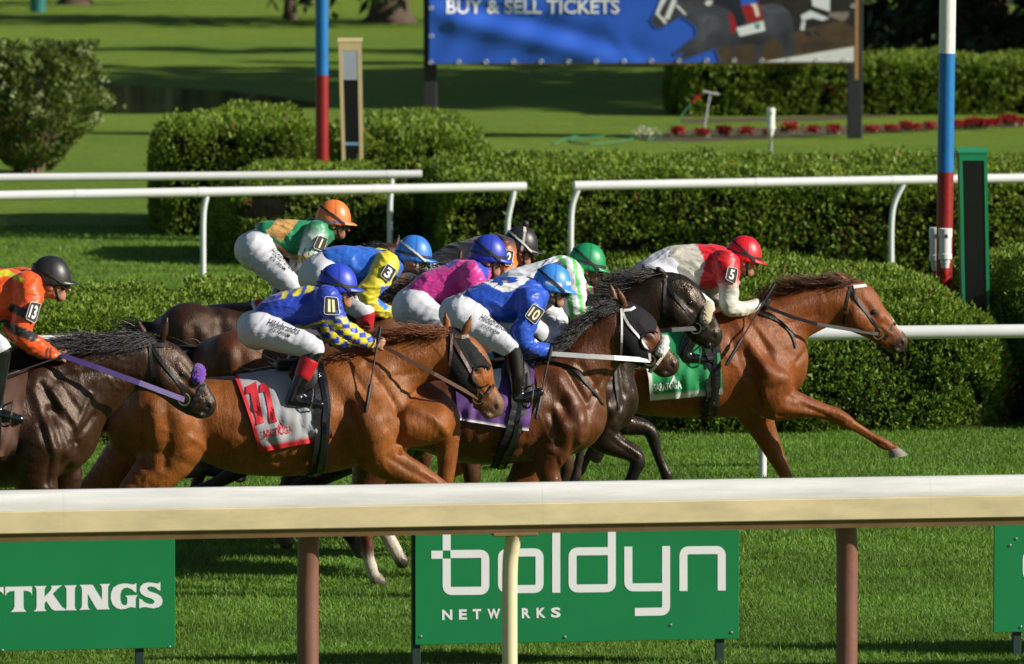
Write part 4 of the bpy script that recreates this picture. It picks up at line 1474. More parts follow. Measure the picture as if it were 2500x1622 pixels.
def strands(roots, tips, n, rad, wave=0.02, seg=5, spread=0.02, jit=0.15):
    """many thin tapering locks between interpolated root and tip lines -> V, F (three-sided)"""
    roots = np.array(roots, dtype=float); tips = np.array(tips, dtype=float)
    V, F = [], []
    m = len(roots)
    for i in range(n):
        q = rng.random() * (m - 1)
        k = int(q); f = q - k
        k2 = min(k + 1, m - 1)
        r = roots[k] * (1 - f) + roots[k2] * f + rng.normal(0, spread, 3) * np.array([0.6, 1, 0.35])
        d = (tips[k] * (1 - f) + tips[k2] * f) - (roots[k] * (1 - f) + roots[k2] * f)
        L = np.linalg.norm(d) + 1e-6
        d = d * (0.45 + 0.75 * rng.random()) + rng.normal(0, jit * L, 3) * np.array([1, 0.8, 1])
        side = np.cross(d, rng.normal(0, 1, 3)); side /= np.linalg.norm(side) + 1e-9
        ph = rng.random() * 6.28
        w = wave * (0.4 + rng.random())
        sag = rng.normal(0, 0.10) * L
        base = len(V)
        R = rad * (0.6 + 0.9 * rng.random())
        e1 = side; e2 = np.cross(d / L, side)
        for j in range(seg + 1):
            t = j / seg
            p = r + d * t + side * (math.sin(t * 4 + ph) - math.sin(ph)) * w * t + np.array([0, 0, 1.0]) * sag * t * (1 - t) * 2
            rr = R * (1 - 0.92 * t ** 1.5)
            for a in range(3):
                an = a * 2.094
                V.append(p + rr * (math.cos(an) * e1 + math.sin(an) * e2))
        for j in range(seg):
            for a in range(3):
                b = (a + 1) % 3
                F.append((base + j * 3 + a, base + j * 3 + b, base + j * 3 + 3 + b, base + j * 3 + 3 + a))
    return np.array(V), np.array(F)

# landmarks of the near bay-chestnut runner serve as proportions for the others
T_TRUNK = [(300, 1000, 302, 1062, .10), (333, 958, 334, 1112, .215), (390, 938, 392, 1128, .265), (450, 928, 455, 1120, .275),
           (520, 921, 520, 1130, .27), (600, 917, 605, 1158, .29), (680, 909, 690, 1163, .30), (750, 895, 755, 1158, .28),
           (800, 880, 810, 1152, .245), (850, 878, 865, 1136, .235), (905, 893, 905, 1110, .21), (945, 955, 945, 1085, .15)]
T_STROKES = [
    ([(805, 890), (850, 960), (905, 1050)], 26, .012), ([(838, 985), (862, 1050), (868, 1120)], 15, -.020),
    ([(890, 890), (930, 940), (962, 1000)], 12, -.014), ([(880, 1045), (900, 1075)], 40, .022),
    ([(905, 1010), (935, 1060)], 18, .012), ([(850, 900), (905, 985)], 10, -.008),
    ([(470, 990), (500, 1080)], 26, -.016), ([(478, 948), (492, 958)], 20, .014), ([(520, 1118), (480, 1075), (455, 1060)], 10, .010),
    ([(333, 1000), (345, 1130)], 10, -.010), ([(392, 985), (400, 1060), (390, 1130)], 13, -.010), ([(360, 980), (370, 1110)], 16, .010),
    ([(430, 1000), (440, 1090)], 24, .012), ([(550, 1098), (640, 1122), (740, 1112)], 10, -.008),
    ([(560, 1060), (700, 1075)], 40, .008), ([(700, 920), (560, 935)], 16, .006)]
for _i in range(7):
    _x = 590 + _i * 27
    T_STROKES.append(([(_x, 985), (_x - 12, 1050), (_x - 8, 1120)], 7, -.0035))

def mapper(wu, wv, sx, sy):
    return lambda u, v: (wu + (u - 800) * sx, wv + (v - 880) * sy)

def make_horse(sp):
    ln = sp['lane']
    h = sp.get('h', 0.0125)
    coat, pt = sp['coat'], sp['points']
    B = Body()
    mp = sp['map']
    tr = []
    for r in T_TRUNK:
        if r[0] <= sp.get('rear_to', 2000):
            tr.append((*mp(r[0], r[1]), *mp(r[2], r[3]), r[4]))
    tr += sp.get('trunk', [])
    B.chain(TB(ln, tr, coat), 0.03)
    B.chain(TB(ln, sp['neck'], coat), 0.085)
    head = sp['head']
    muz = sp.get('muzzle', tuple(c * 0.55 for c in coat))
    hc = [(*r[:5], coat if i < len(head) - 2 else muz) for i, r in enumerate(head)]
    B.chain(TB(ln, hc, coat), 0.045)
    # jowl and lower jaw
    def hp(t, s):
        q = t * (len(head) - 1)
        i = int(min(max(q, 0), len(head) - 2)); f = q - i
        a = np.array(head[i][:4]) * (1 - f) + np.array(head[i + 1][:4]) * f
        return (a[0] * (1 + s) / 2 + a[2] * (1 - s) / 2, a[1] * (1 + s) / 2 + a[3] * (1 - s) / 2)
    for sd in (-1, 1):
        j = hp(.26, -.38)
        B.chain(RR(ln, [(*hp(.12, -.2), 26 * ln.s / 350), (*j, 33 * ln.s / 350), (*hp(.42, -.35), 20 * ln.s / 350)], sd * .052, coat, .9), 0.03)
        e = hp(.40, .42)
        B.chain(RR(ln, [(*hp(.30, .55), 9 * ln.s / 350), (*e, 13 * ln.s / 350), (*hp(.5, .40), 9 * ln.s / 350)], sd * .066, coat, 1.0), 0.02)
        # nostril rim
        B.chain(RR(ln, [(*hp(.90, .55), 7 * ln.s / 350), (*hp(.97, .25), 9 * ln.s / 350), (*hp(.95, -.1), 7 * ln.s / 350)], sd * .034, muz, 1.0), 0.012)
    # lips
    B.chain(RR(ln, [(*hp(.84, -.78), 9 * ln.s / 350), (*hp(.93, -.90), 10.5 * ln.s / 350), (*hp(.985, -.90), 8 * ln.s / 350)], 0, muz, 1.9), 0.015)
    for k, e in enumerate(sp['ears']):
        yl = -.045 if k == 0 else .045
        (bu, bv), (tu, tv) = e
        mu, mv = bu + (tu - bu) * .45, bv + (tv - bv) * .45
        s_ = ln.s
        B.chain([(*ln.loc(bu, bv, yl), .020, .022, *coat), (*ln.loc(mu, mv, yl * 1.35), .026, .016, *coat), (*ln.loc(tu, tv, yl * 1.3), .006, .006, *pt)], 0.018)
    for L in sp['legs']:
        yl = L['yl']
        rows = L['r']
        m0, m1 = L.get('dark', (3, 5))
        sock = L.get('sock', 99)
        out = []
        for i, r in enumerate(rows):
            f = min(1, max(0, (i - m0) / max(1, m1 - m0)))
            c = tuple(coat[k] * (1 - f) + pt[k] * f for k in range(3))
            if i >= sock: c = (0.55, 0.5, 0.45)
            if i >= len(rows) - 2 and L.get('hoof', True): c = L.get('hoofc', (0.10, 0.085, 0.07))
            out.append((*r[:3], *(r[3:4] if len(r) > 3 else (yl,)), c))
        if L.get('hoof', True) and len(out) > 3:
            # widen the foot into a hoof
            pass
        B.chain(RR(ln, out, yl, coat, L.get('bk', .85)), L.get('k', 0.05))
    for c in sp.get('extra', []):
        B.chain(RR(ln, c['r'], c['yl'], coat, c.get('bk', .9)), c.get('k', .05))
    V, F = B.mesh(h)
    uv = ln.px(V * np.array([1, 0.0, 1]))          # profile coordinates
    N = normals(V, F)
    disp = np.zeros(len(V))
    side = np.clip(np.abs(N[:, 1]) * 1.6, 0, 1)
    sc = (sp['sc'])
    for pts, w, hh in T_STROKES:
        if min(p[0] for p in pts) > sp.get('stroke_to', 2000): continue
        q = [mp(*p) for p in pts]
        d = line_dist(uv, q) / (w * sc * .85)
        disp += 1.2 * hh * np.exp(-d * d) * side
    for pts, w, hh in sp.get('strokes', []):
        d = line_dist(uv, pts) / (w * .85)
        disp += 1.25 * hh * np.exp(-d * d) * side
    hs = ln.s / 350
    hst = [([(.40, .02), (.66, .12)], 6, .006), ([(.40, -.18), (.70, -.1)], 7, -.005), ([(.33, .72), (.5, .66)], 6, .005), ([(.44, .42), (.47, .40)], 5, -.004),
           ([(.93, .22), (.975, .12)], 4.5, -.016), ([(1.0, -.55), (.86, -.62), (.76, -.66)], 3.5, -.006), ([(.08, -.75), (.02, .6)], 9, -.008), ([(.5, .35), (.8, .45)], 8, -.004)]
    for pts, w, hh in hst:
        d = line_dist(uv, [hp(*p) for p in pts]) / (w * hs)
        disp += hh * np.exp(-d * d) * side
    # soft irregularity of flesh and skin
    X = V * 9.0
    disp += 0.0022 * (np.sin(X[:, 0] * 2.1 + 1.3 * np.sin(X[:, 2] * 1.7)) * np.sin(X[:, 2] * 2.6 + 0.8 * X[:, 1])) * side
    if not sp.get('plain'):
        # raised veins and fine creases under the clipped coat
        for i in np.nonzero(side > .25)[0]:
            v = Vector(V[i])
            mk = mnoise.noise(v * 2.1 + Vector((3.1, 0, sc * 7)))
            if mk > -.05:
                n_ = mnoise.noise(Vector((v.x * 7.5, v.y * 5, v.z * 6.0)))
                disp[i] += .0036 * math.exp(-(n_ / .075) ** 2) * min(1, (mk + .05) * 5) * side[i]
            m2 = mnoise.noise(Vector((v.x * 13, v.y * 7, v.z * 11)))
            disp[i] += .0016 * m2 * side[i]
    V = V + N * disp[:, None]
    C = B.colors(V)
    # nostril and mouth are dark
    d = line_dist(uv, [hp(.935, .26), hp(.972, .12)]); C[d < 5.0 * hs] = (0.02, 0.008, 0.008)
    d = line_dist(uv, [hp(1.0, -.55), hp(.86, -.62), hp(.76, -.68)]); C[d < 2.2 * hs] *= 0.35
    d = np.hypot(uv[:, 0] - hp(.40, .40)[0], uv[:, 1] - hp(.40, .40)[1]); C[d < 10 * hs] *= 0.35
    # coat pales at flank and belly on chestnuts, darkens along the spine on bays
    for poly, col, a in sp.get('paint', []):
        m = poly_mask(uv, poly)
        C[m] = C[m] * (1 - a) + np.array(col) * a
    o = mesh_obj('horse', V - np.array([0, 0, 0]), F, coat_mat(sp.get('wet', 'damp')), None, True, C, ln.mat)
    tag(o, sp['label'], 'horse', 'racehorses galloping in the field')
    S = Surf(ln, V, F)
    sp['surf'] = S; sp['obj'] = o; sp['hp'] = hp; sp['V'] = V
    for hf in sp.get('hoofs', []):
        (tu, tv), tr, (bu, bv), br_, ang, yl = hf
        T0 = ln.loc(tu, tv, yl); B0 = ln.loc(bu, bv, yl)
        dx = np.array([math.cos(ang), 0, -math.sin(ang)])
        mb = MB(); Vh, Fh = [], []
        for i_, f_ in enumerate((0, .12, .55, .93, 1.0)):
            c_ = T0 + (B0 - T0) * f_
            a_ = (tr * (1 - f_) + br_ * f_) / ln.s * (1.06 if i_ == 1 else 1.0)
            for k_ in range(18):
                q_ = 2 * PI * k_ / 18
                Vh.append(c_ + dx * a_ * math.cos(q_) + np.array([0, 1, 0]) * a_ * .82 * math.sin(q_))
        for i_ in range(4):
            for k_ in range(18):
                n_ = (k_ + 1) % 18
                Fh.append((i_ * 18 + k_, i_ * 18 + n_, i_ * 18 + 18 + n_, i_ * 18 + 18 + k_))
        Fh += [tuple(range(17, -1, -1)), tuple(range(72, 90))]
        mb.add(Vh, Fh); mb.build('hoof', M_HOOF, o, True)
    # eyes
    for sd in (-1, 1):
        p, n = S.hit(*hp(.40, .40), -.009)
        p = np.array([p[0], p[1] if sd < 0 else -p[1], p[2]])
        mb = MB(); mb.lathe((0, 0, 0), [(0.019 * math.sin(a), 0.019 * math.cos(a)) for a in np.linspace(0.05, PI - 0.05, 9)], 12)
        mb.V = [tuple(p + np.array(v)) for v in mb.V]
        mb.build('eye', M_EYE, o, True)
    # mane
    if 'mane' in sp:
        roots = [ln.loc(a, b, 0.0) for a, b, *_ in sp['mane']]
        tips = [ln.loc(a + c, b + d, -0.12) for a, b, c, d in sp['mane']]
        Vh, Fh = strands(roots, tips, int(sp.get('mane_n', 260) * 3.4), sp.get('mane_r', .006) * .46, .024, 6, .016, sp.get('mane_j', .075))
        mesh_obj('mane', Vh, Fh, sp['hair'], o, True)
    if 'tail' in sp:
        roots = [ln.loc(a, b, 0.0) for a, b, *_ in sp['tail']]
        tips = [ln.loc(a + c, b + d, 0.0) for a, b, c, d in sp['tail']]
        Vh, Fh = strands(roots, tips, 170, .007, .04, 7, .018, .12)
        mesh_obj('tail', Vh, Fh, sp['hair'], o, True)
    if sp.get('simple'): return sp
    # bridle
    bm_ = sp.get('bridle', M_LEATHER)
    wS = sp.get('strap_w', 0.020)
    bit = sp.get('bit', hp(.84, -.55))
    br = empty('bridle'); br.parent = o
    soff = .019 if 'hood' in sp else .006
    def strap(name, pts, w, mat=bm_, off=None, both=True, par=br):
        P, Nn = S.path(pts, soff if off is None else off)
        for sd in ((1, -1) if both else (1,)):
            m3 = np.array([1, sd, 1])
            mb = MB(); mb.strap([np.array(q) * m3 for q in P], [np.array(q) * m3 for q in Nn], w, .006)
            q = mb.build(name, mat, par)
        return q
    strap('cheek_strap', [hp(.02, .75), hp(.14, .25), hp(.50, -.12), bit], wS)
    strap('browband', [hp(.06, .72), hp(.14, .80), hp(.20, .97)], wS * 1.1, sp.get('brow_mat', bm_))
    strap('throat_strap', [hp(.02, .72), hp(.04, 0), hp(.10, -.95)], wS * .8)
    strap('noseband', [hp(.66, .97), hp(.66, .3), hp(.66, -.4), hp(.64, -.95)], wS * 1.1, sp.get('nose_mat', bm_))
    for sd in (-1, 1):
        p, n = S.hit(*bit, .012)
        c = np.array([p[0], p[1] * (1 if sd < 0 else -1), p[2]])
        mb = MB()
        mb.tube([c + .036 * np.array([math.cos(a), 0, math.sin(a)]) for a in np.linspace(0, 2 * PI, 17)], .0045, 6, False)
        mb.build('bit_ring', M_STEEL, br, True)
    # reins up to the rider's hand
    if 'rein' in sp:
        pr, nr = S.hit(*bit, .014)
        mat, w = sp.get('rein_mat', bm_), sp.get('rein_w', .024)
        for sd in (-1, 1):
            mb = MB()
            pts = [np.array([pr[0], pr[1] * (1 if sd < 0 else -1), pr[2]])]
            for u, v, y in sp['rein']:
                q = ln.loc(u, v, y); pts.append(np.array([q[0], q[1] * (1 if sd < 0 else -1), q[2]]))
            P = []
            for a, b in zip(pts[:-1], pts[1:]):
                for t in np.linspace(0, 1, 5)[:-1]: P.append(a + (b - a) * t)
            P.append(pts[-1])
            mb.strap(P, [np.array([0.05, sd * 1.0, 0.25])] * len(P), w, .006)
            mb.build('rein', mat, o)
    for pts, w, mat in sp.get('straps', []):
        strap('yoke_strap', pts, w, mat, .010, True, o)
    if 'roll' in sp:
        t, s0, r, col, nm = sp['roll']
        bt = Body()
        cen = np.array(ln.loc(*hp(t, 0), 0)); top = np.array(ln.loc(*hp(t, 1.0), 0))
        up = top - cen; hh = np.linalg.norm(up); up /= hh
        i = min(int(t * (len(head) - 1)), len(head) - 2)
        bw = head[i][4]
        rows = []
        for a in np.linspace(-s0, s0, 13):
            p = cen + up * (math.cos(a) * (hh + r * .55)) + np.array([0, 1.0, 0]) * math.sin(a) * (bw + r * .55)
            rows.append((*p, r, r, 1, 1, 1))
        bt.chain(rows, .02, 1)
        Vr, Fr = bt.mesh(.007)
        Nr = normals(Vr, Fr)
        Vr = Vr + Nr * (rng.normal(0, .0028, len(Vr)))[:, None]
        mesh_obj('sheepskin_noseband', Vr, Fr, fleece(nm, col), o, True)
    if 'hood' in sp:
        bt = Body(); bt.ch = [c for c in B.ch[1:8]]
        Vr, Fr = bt.mesh(.0095, grow=.010, smooth=3)
        uvh = ln.px(Vr * np.array([1, 0.0, 1]))
        t1 = sp['hood']
        poly = sp['hood_poly'](hp) if 'hood_poly' in sp else [hp(-.02, 1.6), hp(t1, 1.6), hp(t1, -1.5), hp(.02, -1.7), hp(-.06, 0)]
        ok = poly_mask(uvh, poly)
        e = hp(.43, .36)
        ok &= np.hypot((uvh[:, 0] - e[0] - 5), uvh[:, 1] - e[1] - 6) > 21 * hs
        Fk = Fr[ok[Fr].all(1)]
        used = np.unique(Fk); rm = np.full(len(Vr), -1); rm[used] = np.arange(len(used))
        ho = mesh_obj('blinker_hood', Vr[used], rm[Fk], M_HOOD, o, True)
        for sd in (-1, 1):
            mb = MB()
            P = []
            for a in np.linspace(PI * .28, PI * 1.72, 14):
                q, n = S.hit(e[0] + 5 + 22 * hs * math.cos(a), e[1] + 6 - 22 * hs * math.sin(a), .022)
                P.append(np.array([q[0], q[1] * (1 if sd < 0 else -1), q[2]]))
            mb.tube(P, .0065, 8)
            mb.build('blinker_cup', M_HOOD, ho, True)
    # saddle cloth, girth, saddle
    if 'cloth' in sp:
        cl = sp['cloth']
        TL, TR_, BR, BL = cl['q']
        nx, nr = 30, 20
        V2, C2, F2 = [], [], []
        ph = rng.random() * 6
        base, trim = np.array(cl['col']), np.array(cl.get('trim', cl['col']))
        for i in range(nx + 1):
            f = i / nx
            row = []
            for j in range(nr + 1):
                r = j / nr
                u = (TL[0] * (1 - f) + TR_[0] * f) * (1 - r) + (BL[0] * (1 - f) + BR[0] * f) * r
                v = (TL[1] * (1 - f) + TR_[1] * f) * (1 - r) + (BL[1] * (1 - f) + BR[1] * f) * r
                if j == 0:
                    hgt = S.b.ray_cast(Vector((ln.loc(u, v, 0)[0], 0.0, 3.0)), Vector((0, 0, -1)))
                    z = hgt[0].z if hgt[0] is not None else ln.loc(u, v, 0)[2]
                    row.append(np.array([ln.loc(u, v, 0)[0], 0.0, z + .014]))
                else:
                    p = ln.loc(u, v, -.22)
                    zt = row[0][2]
                    z = min(p[2], zt - .002)
                    hgt = S.b.ray_cast(Vector((p[0], -1.2, z - .012)), Vector((0, 1, 0)))
                    y = hgt[0].y if hgt[0] is not None else -.05
                    wr = (.010 * math.sin(f * 17 + 3 * r + ph) * (.4 + r) + .010 * math.sin(f * 8 - r * 9 + ph * 2) + .005 * math.sin(f * 31 + r * 7) + .006 * math.sin(r * 22 + f * 6 + ph)) * min(1, r * 2)
                    row.append(np.array([p[0], min(y, -0.02) - .013 - abs(wr) - .010 * r * r, z]))
            V2.append(row)
        V2 = np.array(V2)
        for i in range(nx + 1):
            for j in range(nr + 1):
                r, f = j / nr, i / nx
                C2.append(trim if (r > 1 - cl.get('tw', .07) or f < cl.get('tl', .06)) else base)
        Vn = V2.reshape(-1, 3); Vf = Vn * np.array([1, -1, 1])
        C2 = np.array(C2)
        k = len(Vn)
        for i in range(nx):
            for j in range(nr):
                a = i * (nr + 1) + j
                F2.append((a, a + 1, a + nr + 2, a + nr + 1))
                F2.append((k + a, k + a + nr + 1, k + a + nr + 2, k + a + 1))
        co = mesh_obj('saddle_cloth', np.concatenate([Vn, Vf]), np.array(F2), M_CLOTH, o, True, np.concatenate([C2, C2]))
        sp['cloth_obj'] = co
        sp['cloth_surf'] = Surf(ln, Vn, np.array([q for q in F2 if max(q) < k]))
        # girth
        g = cl['girth']
        mb = MB()
        SS = sp['cloth_surf']
        for sd in (-1, 1):
            P, Nn = S.path(g, .036, 10)
            m3 = np.array([1, -sd if sd > 0 else 1, 1])
            mb.strap([p * m3 for p in P], [q * m3 for q in Nn], cl.get('gw', .10), .012)
        gi = mb.build('girth', M_LEATHER, o)
        mb = MB()
        for off in (.012,):
            P, Nn = S.path([(a + off * ln.s, b) for a, b in g], .046, 10)
            mb.strap(P, Nn, .03, .005)
        mb.build('girth_buckle_strap', M_BOOT, gi)
        # saddle: seat and flap
        sb = Body()
        c = cl['saddle']
        up = ln.loc(*c, 0)
        for sd in (-1, 1):
            sb.chain([(up[0] - .10, sd * .05, up[2] - .005, .035, .07, 0, 0, 0), (up[0] + .10, sd * .05, up[2] + .005, .040, .07, 0, 0, 0)], .02, 1)
            sb.chain([(up[0] + .04, sd * .16, up[2] - .05, .10, .055, 0, 0, 0), (up[0] + .07, sd * .245, up[2] - .20, .09, .045, 0, 0, 0)], .03, 1)
        Vs, Fs = sb.mesh(.012)
        mesh_obj('saddle', Vs, Fs, M_LEATHER, o, True)
    return sp
# ------------------------------------------------------------------ the nine runners
CHEST = (0.240, 0.077, 0.016)
CHEST5 = (0.200, 0.056, 0.013)
BAY = (0.100, 0.032, 0.012)
BAY2 = (0.130, 0.048, 0.018)
DBAY = (0.034, 0.0135, 0.007)
BLACKB = (0.019, 0.012, 0.008)
BLK = (0.012, 0.010, 0.009)
H_BLACK = hair_mat('black_hair', (0.012, 0.010, 0.010))
H_CHEST = hair_mat('chestnut_hair', (0.20, 0.062, 0.018))
H_DCHEST = hair_mat('dark_chestnut_hair', (0.085, 0.028, 0.012))
NB = (0.55, 0.5, 0.45)

L13, L11, L10, LB, LP, L3, L5, L2, L1 = 42.5, 43.7, 44.8, 45.8, 46.7, 47.6, 48.5, 49.2, 49.9

def tl(mp, rows):
    return [(*mp(r[0], r[1]), *r[2:]) for r in rows]

# hind limbs of the template, extended behind in the push-off
T_NH = [(392, 1010, 95), (428, 1085, 72), (372, 1160, 54), (318, 1215, 38), (288, 1262, 26), (262, 1320, 18), (246, 1372, 16), (240, 1392, 19), (252, 1412, 15), (264, 1428, 20), (272, 1438, 22)]
T_FH = [(372, 1020, 90), (338, 1090, 74), (285, 1150, 56), (225, 1200, 38), (160, 1240, 27), (100, 1275, 19), (45, 1300, 16), (25, 1310, 19), (18, 1330, 15), (14, 1346, 20), (12, 1352, 22)]

# ---- 11: bright chestnut, nearest but one
ln = Lane(L11, 650); mp = mapper(800, 880, 1, 1)
H11 = dict(lane=ln, sc=1.0, map=mp, coat=CHEST, points=(0.16, .055, .018), wet='damp', hair=H_CHEST, muzzle=(.15, .09, .055),
    label='bright chestnut racehorse in a black hood and a grey saddle cloth bordered in red',
    neck=[(800, 882, 925, 1075, .165), (865, 866, 966, 1003, .13), (920, 850, 1000, 966, .105), (985, 828, 1042, 938, .09), (1045, 818, 1083, 922, .085), (1093, 808, 1098, 905, .08)],
    head=[(1098, 803, 1090, 908, .082), (1135, 815, 1102, 938, .098), (1163, 850, 1128, 958, .082), (1187, 908, 1152, 978, .060), (1203, 940, 1166, 1000, .052), (1219, 962, 1180, 1014, .050), (1221, 985, 1195, 1014, .043)],
    ears=[((1131, 818), (1152, 770)), ((1094, 808), (1087, 762))],
    legs=[dict(yl=-.17, r=[(895, 1030, 70), (918, 1100, 55), (965, 1138, 42), (1020, 1163, 32), (1075, 1196, 25), (1128, 1226, 21), (1185, 1262, 14), (1240, 1300, 13), (1258, 1316, 16), (1276, 1330, 13), (1292, 1346, 19), (1300, 1352, 20)], dark=(20, 30)),
          dict(yl=.14, r=[(1015, 985, 62), (1062, 1015, 58), (1086, 1055, 38), (1092, 1100, 27), (1090, 1150, 22), (1085, 1190, 18), (1078, 1250, 14), (1074, 1310, 14), (1076, 1335, 16), (1086, 1360, 13), (1096, 1384, 19), (1100, 1392, 21)], dark=(20, 30), k=.06),
          dict(yl=-.15, r=T_NH, dark=(20, 30)),
          dict(yl=.15, r=T_FH, dark=(20, 30))],
    extra=[dict(yl=.02, r=[(955, 1035, 60), (1010, 1030, 62), (1050, 1030, 55)], bk=1.6, k=.06),
           ],
    strokes=[([(985, 985), (1040, 1010), (1090, 1060)], 13, .014), ([(965, 1000), (968, 1050), (962, 1095)], 8, -.022), ([(1062, 975), (1100, 1012)], 14, .008),
             ([(930, 1105), (985, 1140), (1060, 1180)], 9, -.007), ([(945, 1085), (1010, 1130)], 10, .007), ([(1085, 918), (1005, 960), (968, 1000)], 9, -.012),
             ([(900, 905), (1000, 870), (1080, 865)], 26, .008), ([(915, 925), (1020, 905)], 10, -.007)],
    mane=[(800, 880, -24, 12), (860, 866, -46, 6), (910, 850, -62, 4), (960, 833, -66, -18), (1020, 818, -64, -20), (1085, 805, -56, 0), (1110, 808, -40, 16)], mane_n=330, mane_r=.006,
    tail=[(305, 985, -150, 20), (298, 1005, -170, 90)],
    bridle=M_BROWNL, bit=(1168, 971), rein=[(1060, 913, -.24), (985, 873, -.20), (936, 846, -.15)], rein_mat=M_BROWNL, strap_w=.022,
    hood=.52,
    cloth=dict(q=[(576, 917), (770, 884), (809, 1068), (630, 1102)], col=(.34, .35, .37), trim=(.52, .012, .022), girth=[(776, 900), (786, 1000), (778, 1100), (766, 1164)], saddle=(720, 890)))

# ---- 10: bay with white bridle
ln = Lane(L10, 1150); mp = mapper(1322, 880, .95, .90)
H10 = dict(lane=ln, sc=.95, map=mp, coat=BAY, points=(0.05, .020, .011), wet='wet', hair=H_BLACK, muzzle=(.03, .018, .014),
    label='bay racehorse with a white bridle, black hood and purple saddle cloth',
    rear_to=700, stroke_to=960,
    trunk=[(1250, 888, 1260, 1128, .28), (1310, 882, 1318, 1122, .25), (1355, 888, 1360, 1118, .22), (1395, 925, 1395, 1100, .17), (1418, 985, 1408, 1078, .12)],
    neck=[(1325, 885, 1428, 1030, .165), (1368, 855, 1452, 975, .135), (1410, 815, 1478, 932, .105), (1455, 775, 1497, 895, .09), (1500, 742, 1513, 868, .085)],
    head=[(1512, 738, 1508, 862, .084), (1543, 748, 1528, 876, .098), (1568, 772, 1550, 884, .09), (1600, 816, 1572, 895, .068), (1630, 850, 1592, 908, .054), (1648, 868, 1607, 914, .05), (1649, 886, 1624, 910, .043)],
    ears=[((1527, 750), (1504, 698)), ((1503, 738), (1487, 688))],
    legs=[dict(yl=-.16, r=[(1372, 1050, 60), (1345, 1105, 42), (1336, 1145, 30), (1350, 1185, 25), (1366, 1235, 21), (1372, 1285, 14), (1374, 1330, 13), (1378, 1350, 16), (1388, 1368, 13), (1396, 1386, 19), (1399, 1390, 20)], dark=(3, 6)),
          dict(yl=.14, r=[(1330, 1070, 52), (1292, 1122, 34), (1262, 1175, 25), (1238, 1225, 20), (1222, 1280, 14), (1205, 1325, 13), (1200, 1345, 16), (1208, 1362, 13), (1214, 1374, 18), (1216, 1378, 19)], dark=(2, 5)),
          dict(yl=-.15, r=[(890, 1010, 92), (925, 1085, 70), (905, 1150, 46), (890, 1205, 32), (884, 1250, 25), (894, 1305, 16), (899, 1352, 14.5), (900, 1362, 14), (905, 1384, 16), (912, 1404, 14), (922, 1418, 18), (926, 1424, 18)], dark=(20, 30), sock=7),
          dict(yl=.15, r=[(880, 1015, 88), (945, 1085, 70), (935, 1150, 46), (925, 1205, 32), (922, 1245, 26), (934, 1284, 18), (938, 1294, 17), (966, 1346, 17), (970, 1354, 14, (.03, .02, .015)), (978, 1366, 17), (982, 1372, 17)], dark=(20, 30), sock=6, hoofc=(.03, .025, .02))],
    strokes=[([(1380, 905), (1420, 985), (1405, 1060)], 10, -.012), ([(1355, 920), (1390, 1000), (1375, 1060)], 24, .014), ([(1330, 1000), (1345, 1075)], 11, -.014), ([(1345, 1110), (1362, 1180)], 6, -.007),
             ([(1512, 868), (1470, 920), (1425, 985)], 9, -.010), ([(1400, 870), (1490, 800)], 24, .008)],
    mane=[(1322, 880, -30, 8), (1370, 853, -46, 22), (1420, 808, -62, 30), (1460, 770, -70, 32), (1508, 736, -76, 26), (1530, 744, -60, 20)], mane_n=480, mane_r=.007,
    tail=[(850, 975, -150, 30), (845, 1000, -160, 90)],
    bridle=M_WHITEWEB, bit=(1584, 877), rein=[(1500, 874, -.23), (1430, 870, -.20), (1345, 864, -.15)], rein_mat=M_WHITEWEB, rein_w=.032, strap_w=.017,
    straps=[([(1330, 880), (1400, 900), (1450, 960), (1470, 990)], .022, M_LEATHER)],
    hood=.5, hood_poly=lambda hp: [hp(-.02, 1.6), hp(.2, 1.6), hp(.48, 1.6), hp(.50, -1.5), hp(.12, -1.6), hp(.0, .2)],
    roll=(.60, 1.25, .034, (.78, .77, .74), 'white_fleece'),
    cloth=dict(q=[(1112, 886), (1312, 880), (1286, 1050), (1112, 1022)], col=(.085, .028, .155), trim=(.74, .74, .76), tw=.05, tl=.0, girth=[(1268, 895), (1262, 1000), (1240, 1080), (1215, 1130)], gw=.11, saddle=(1235, 888)))

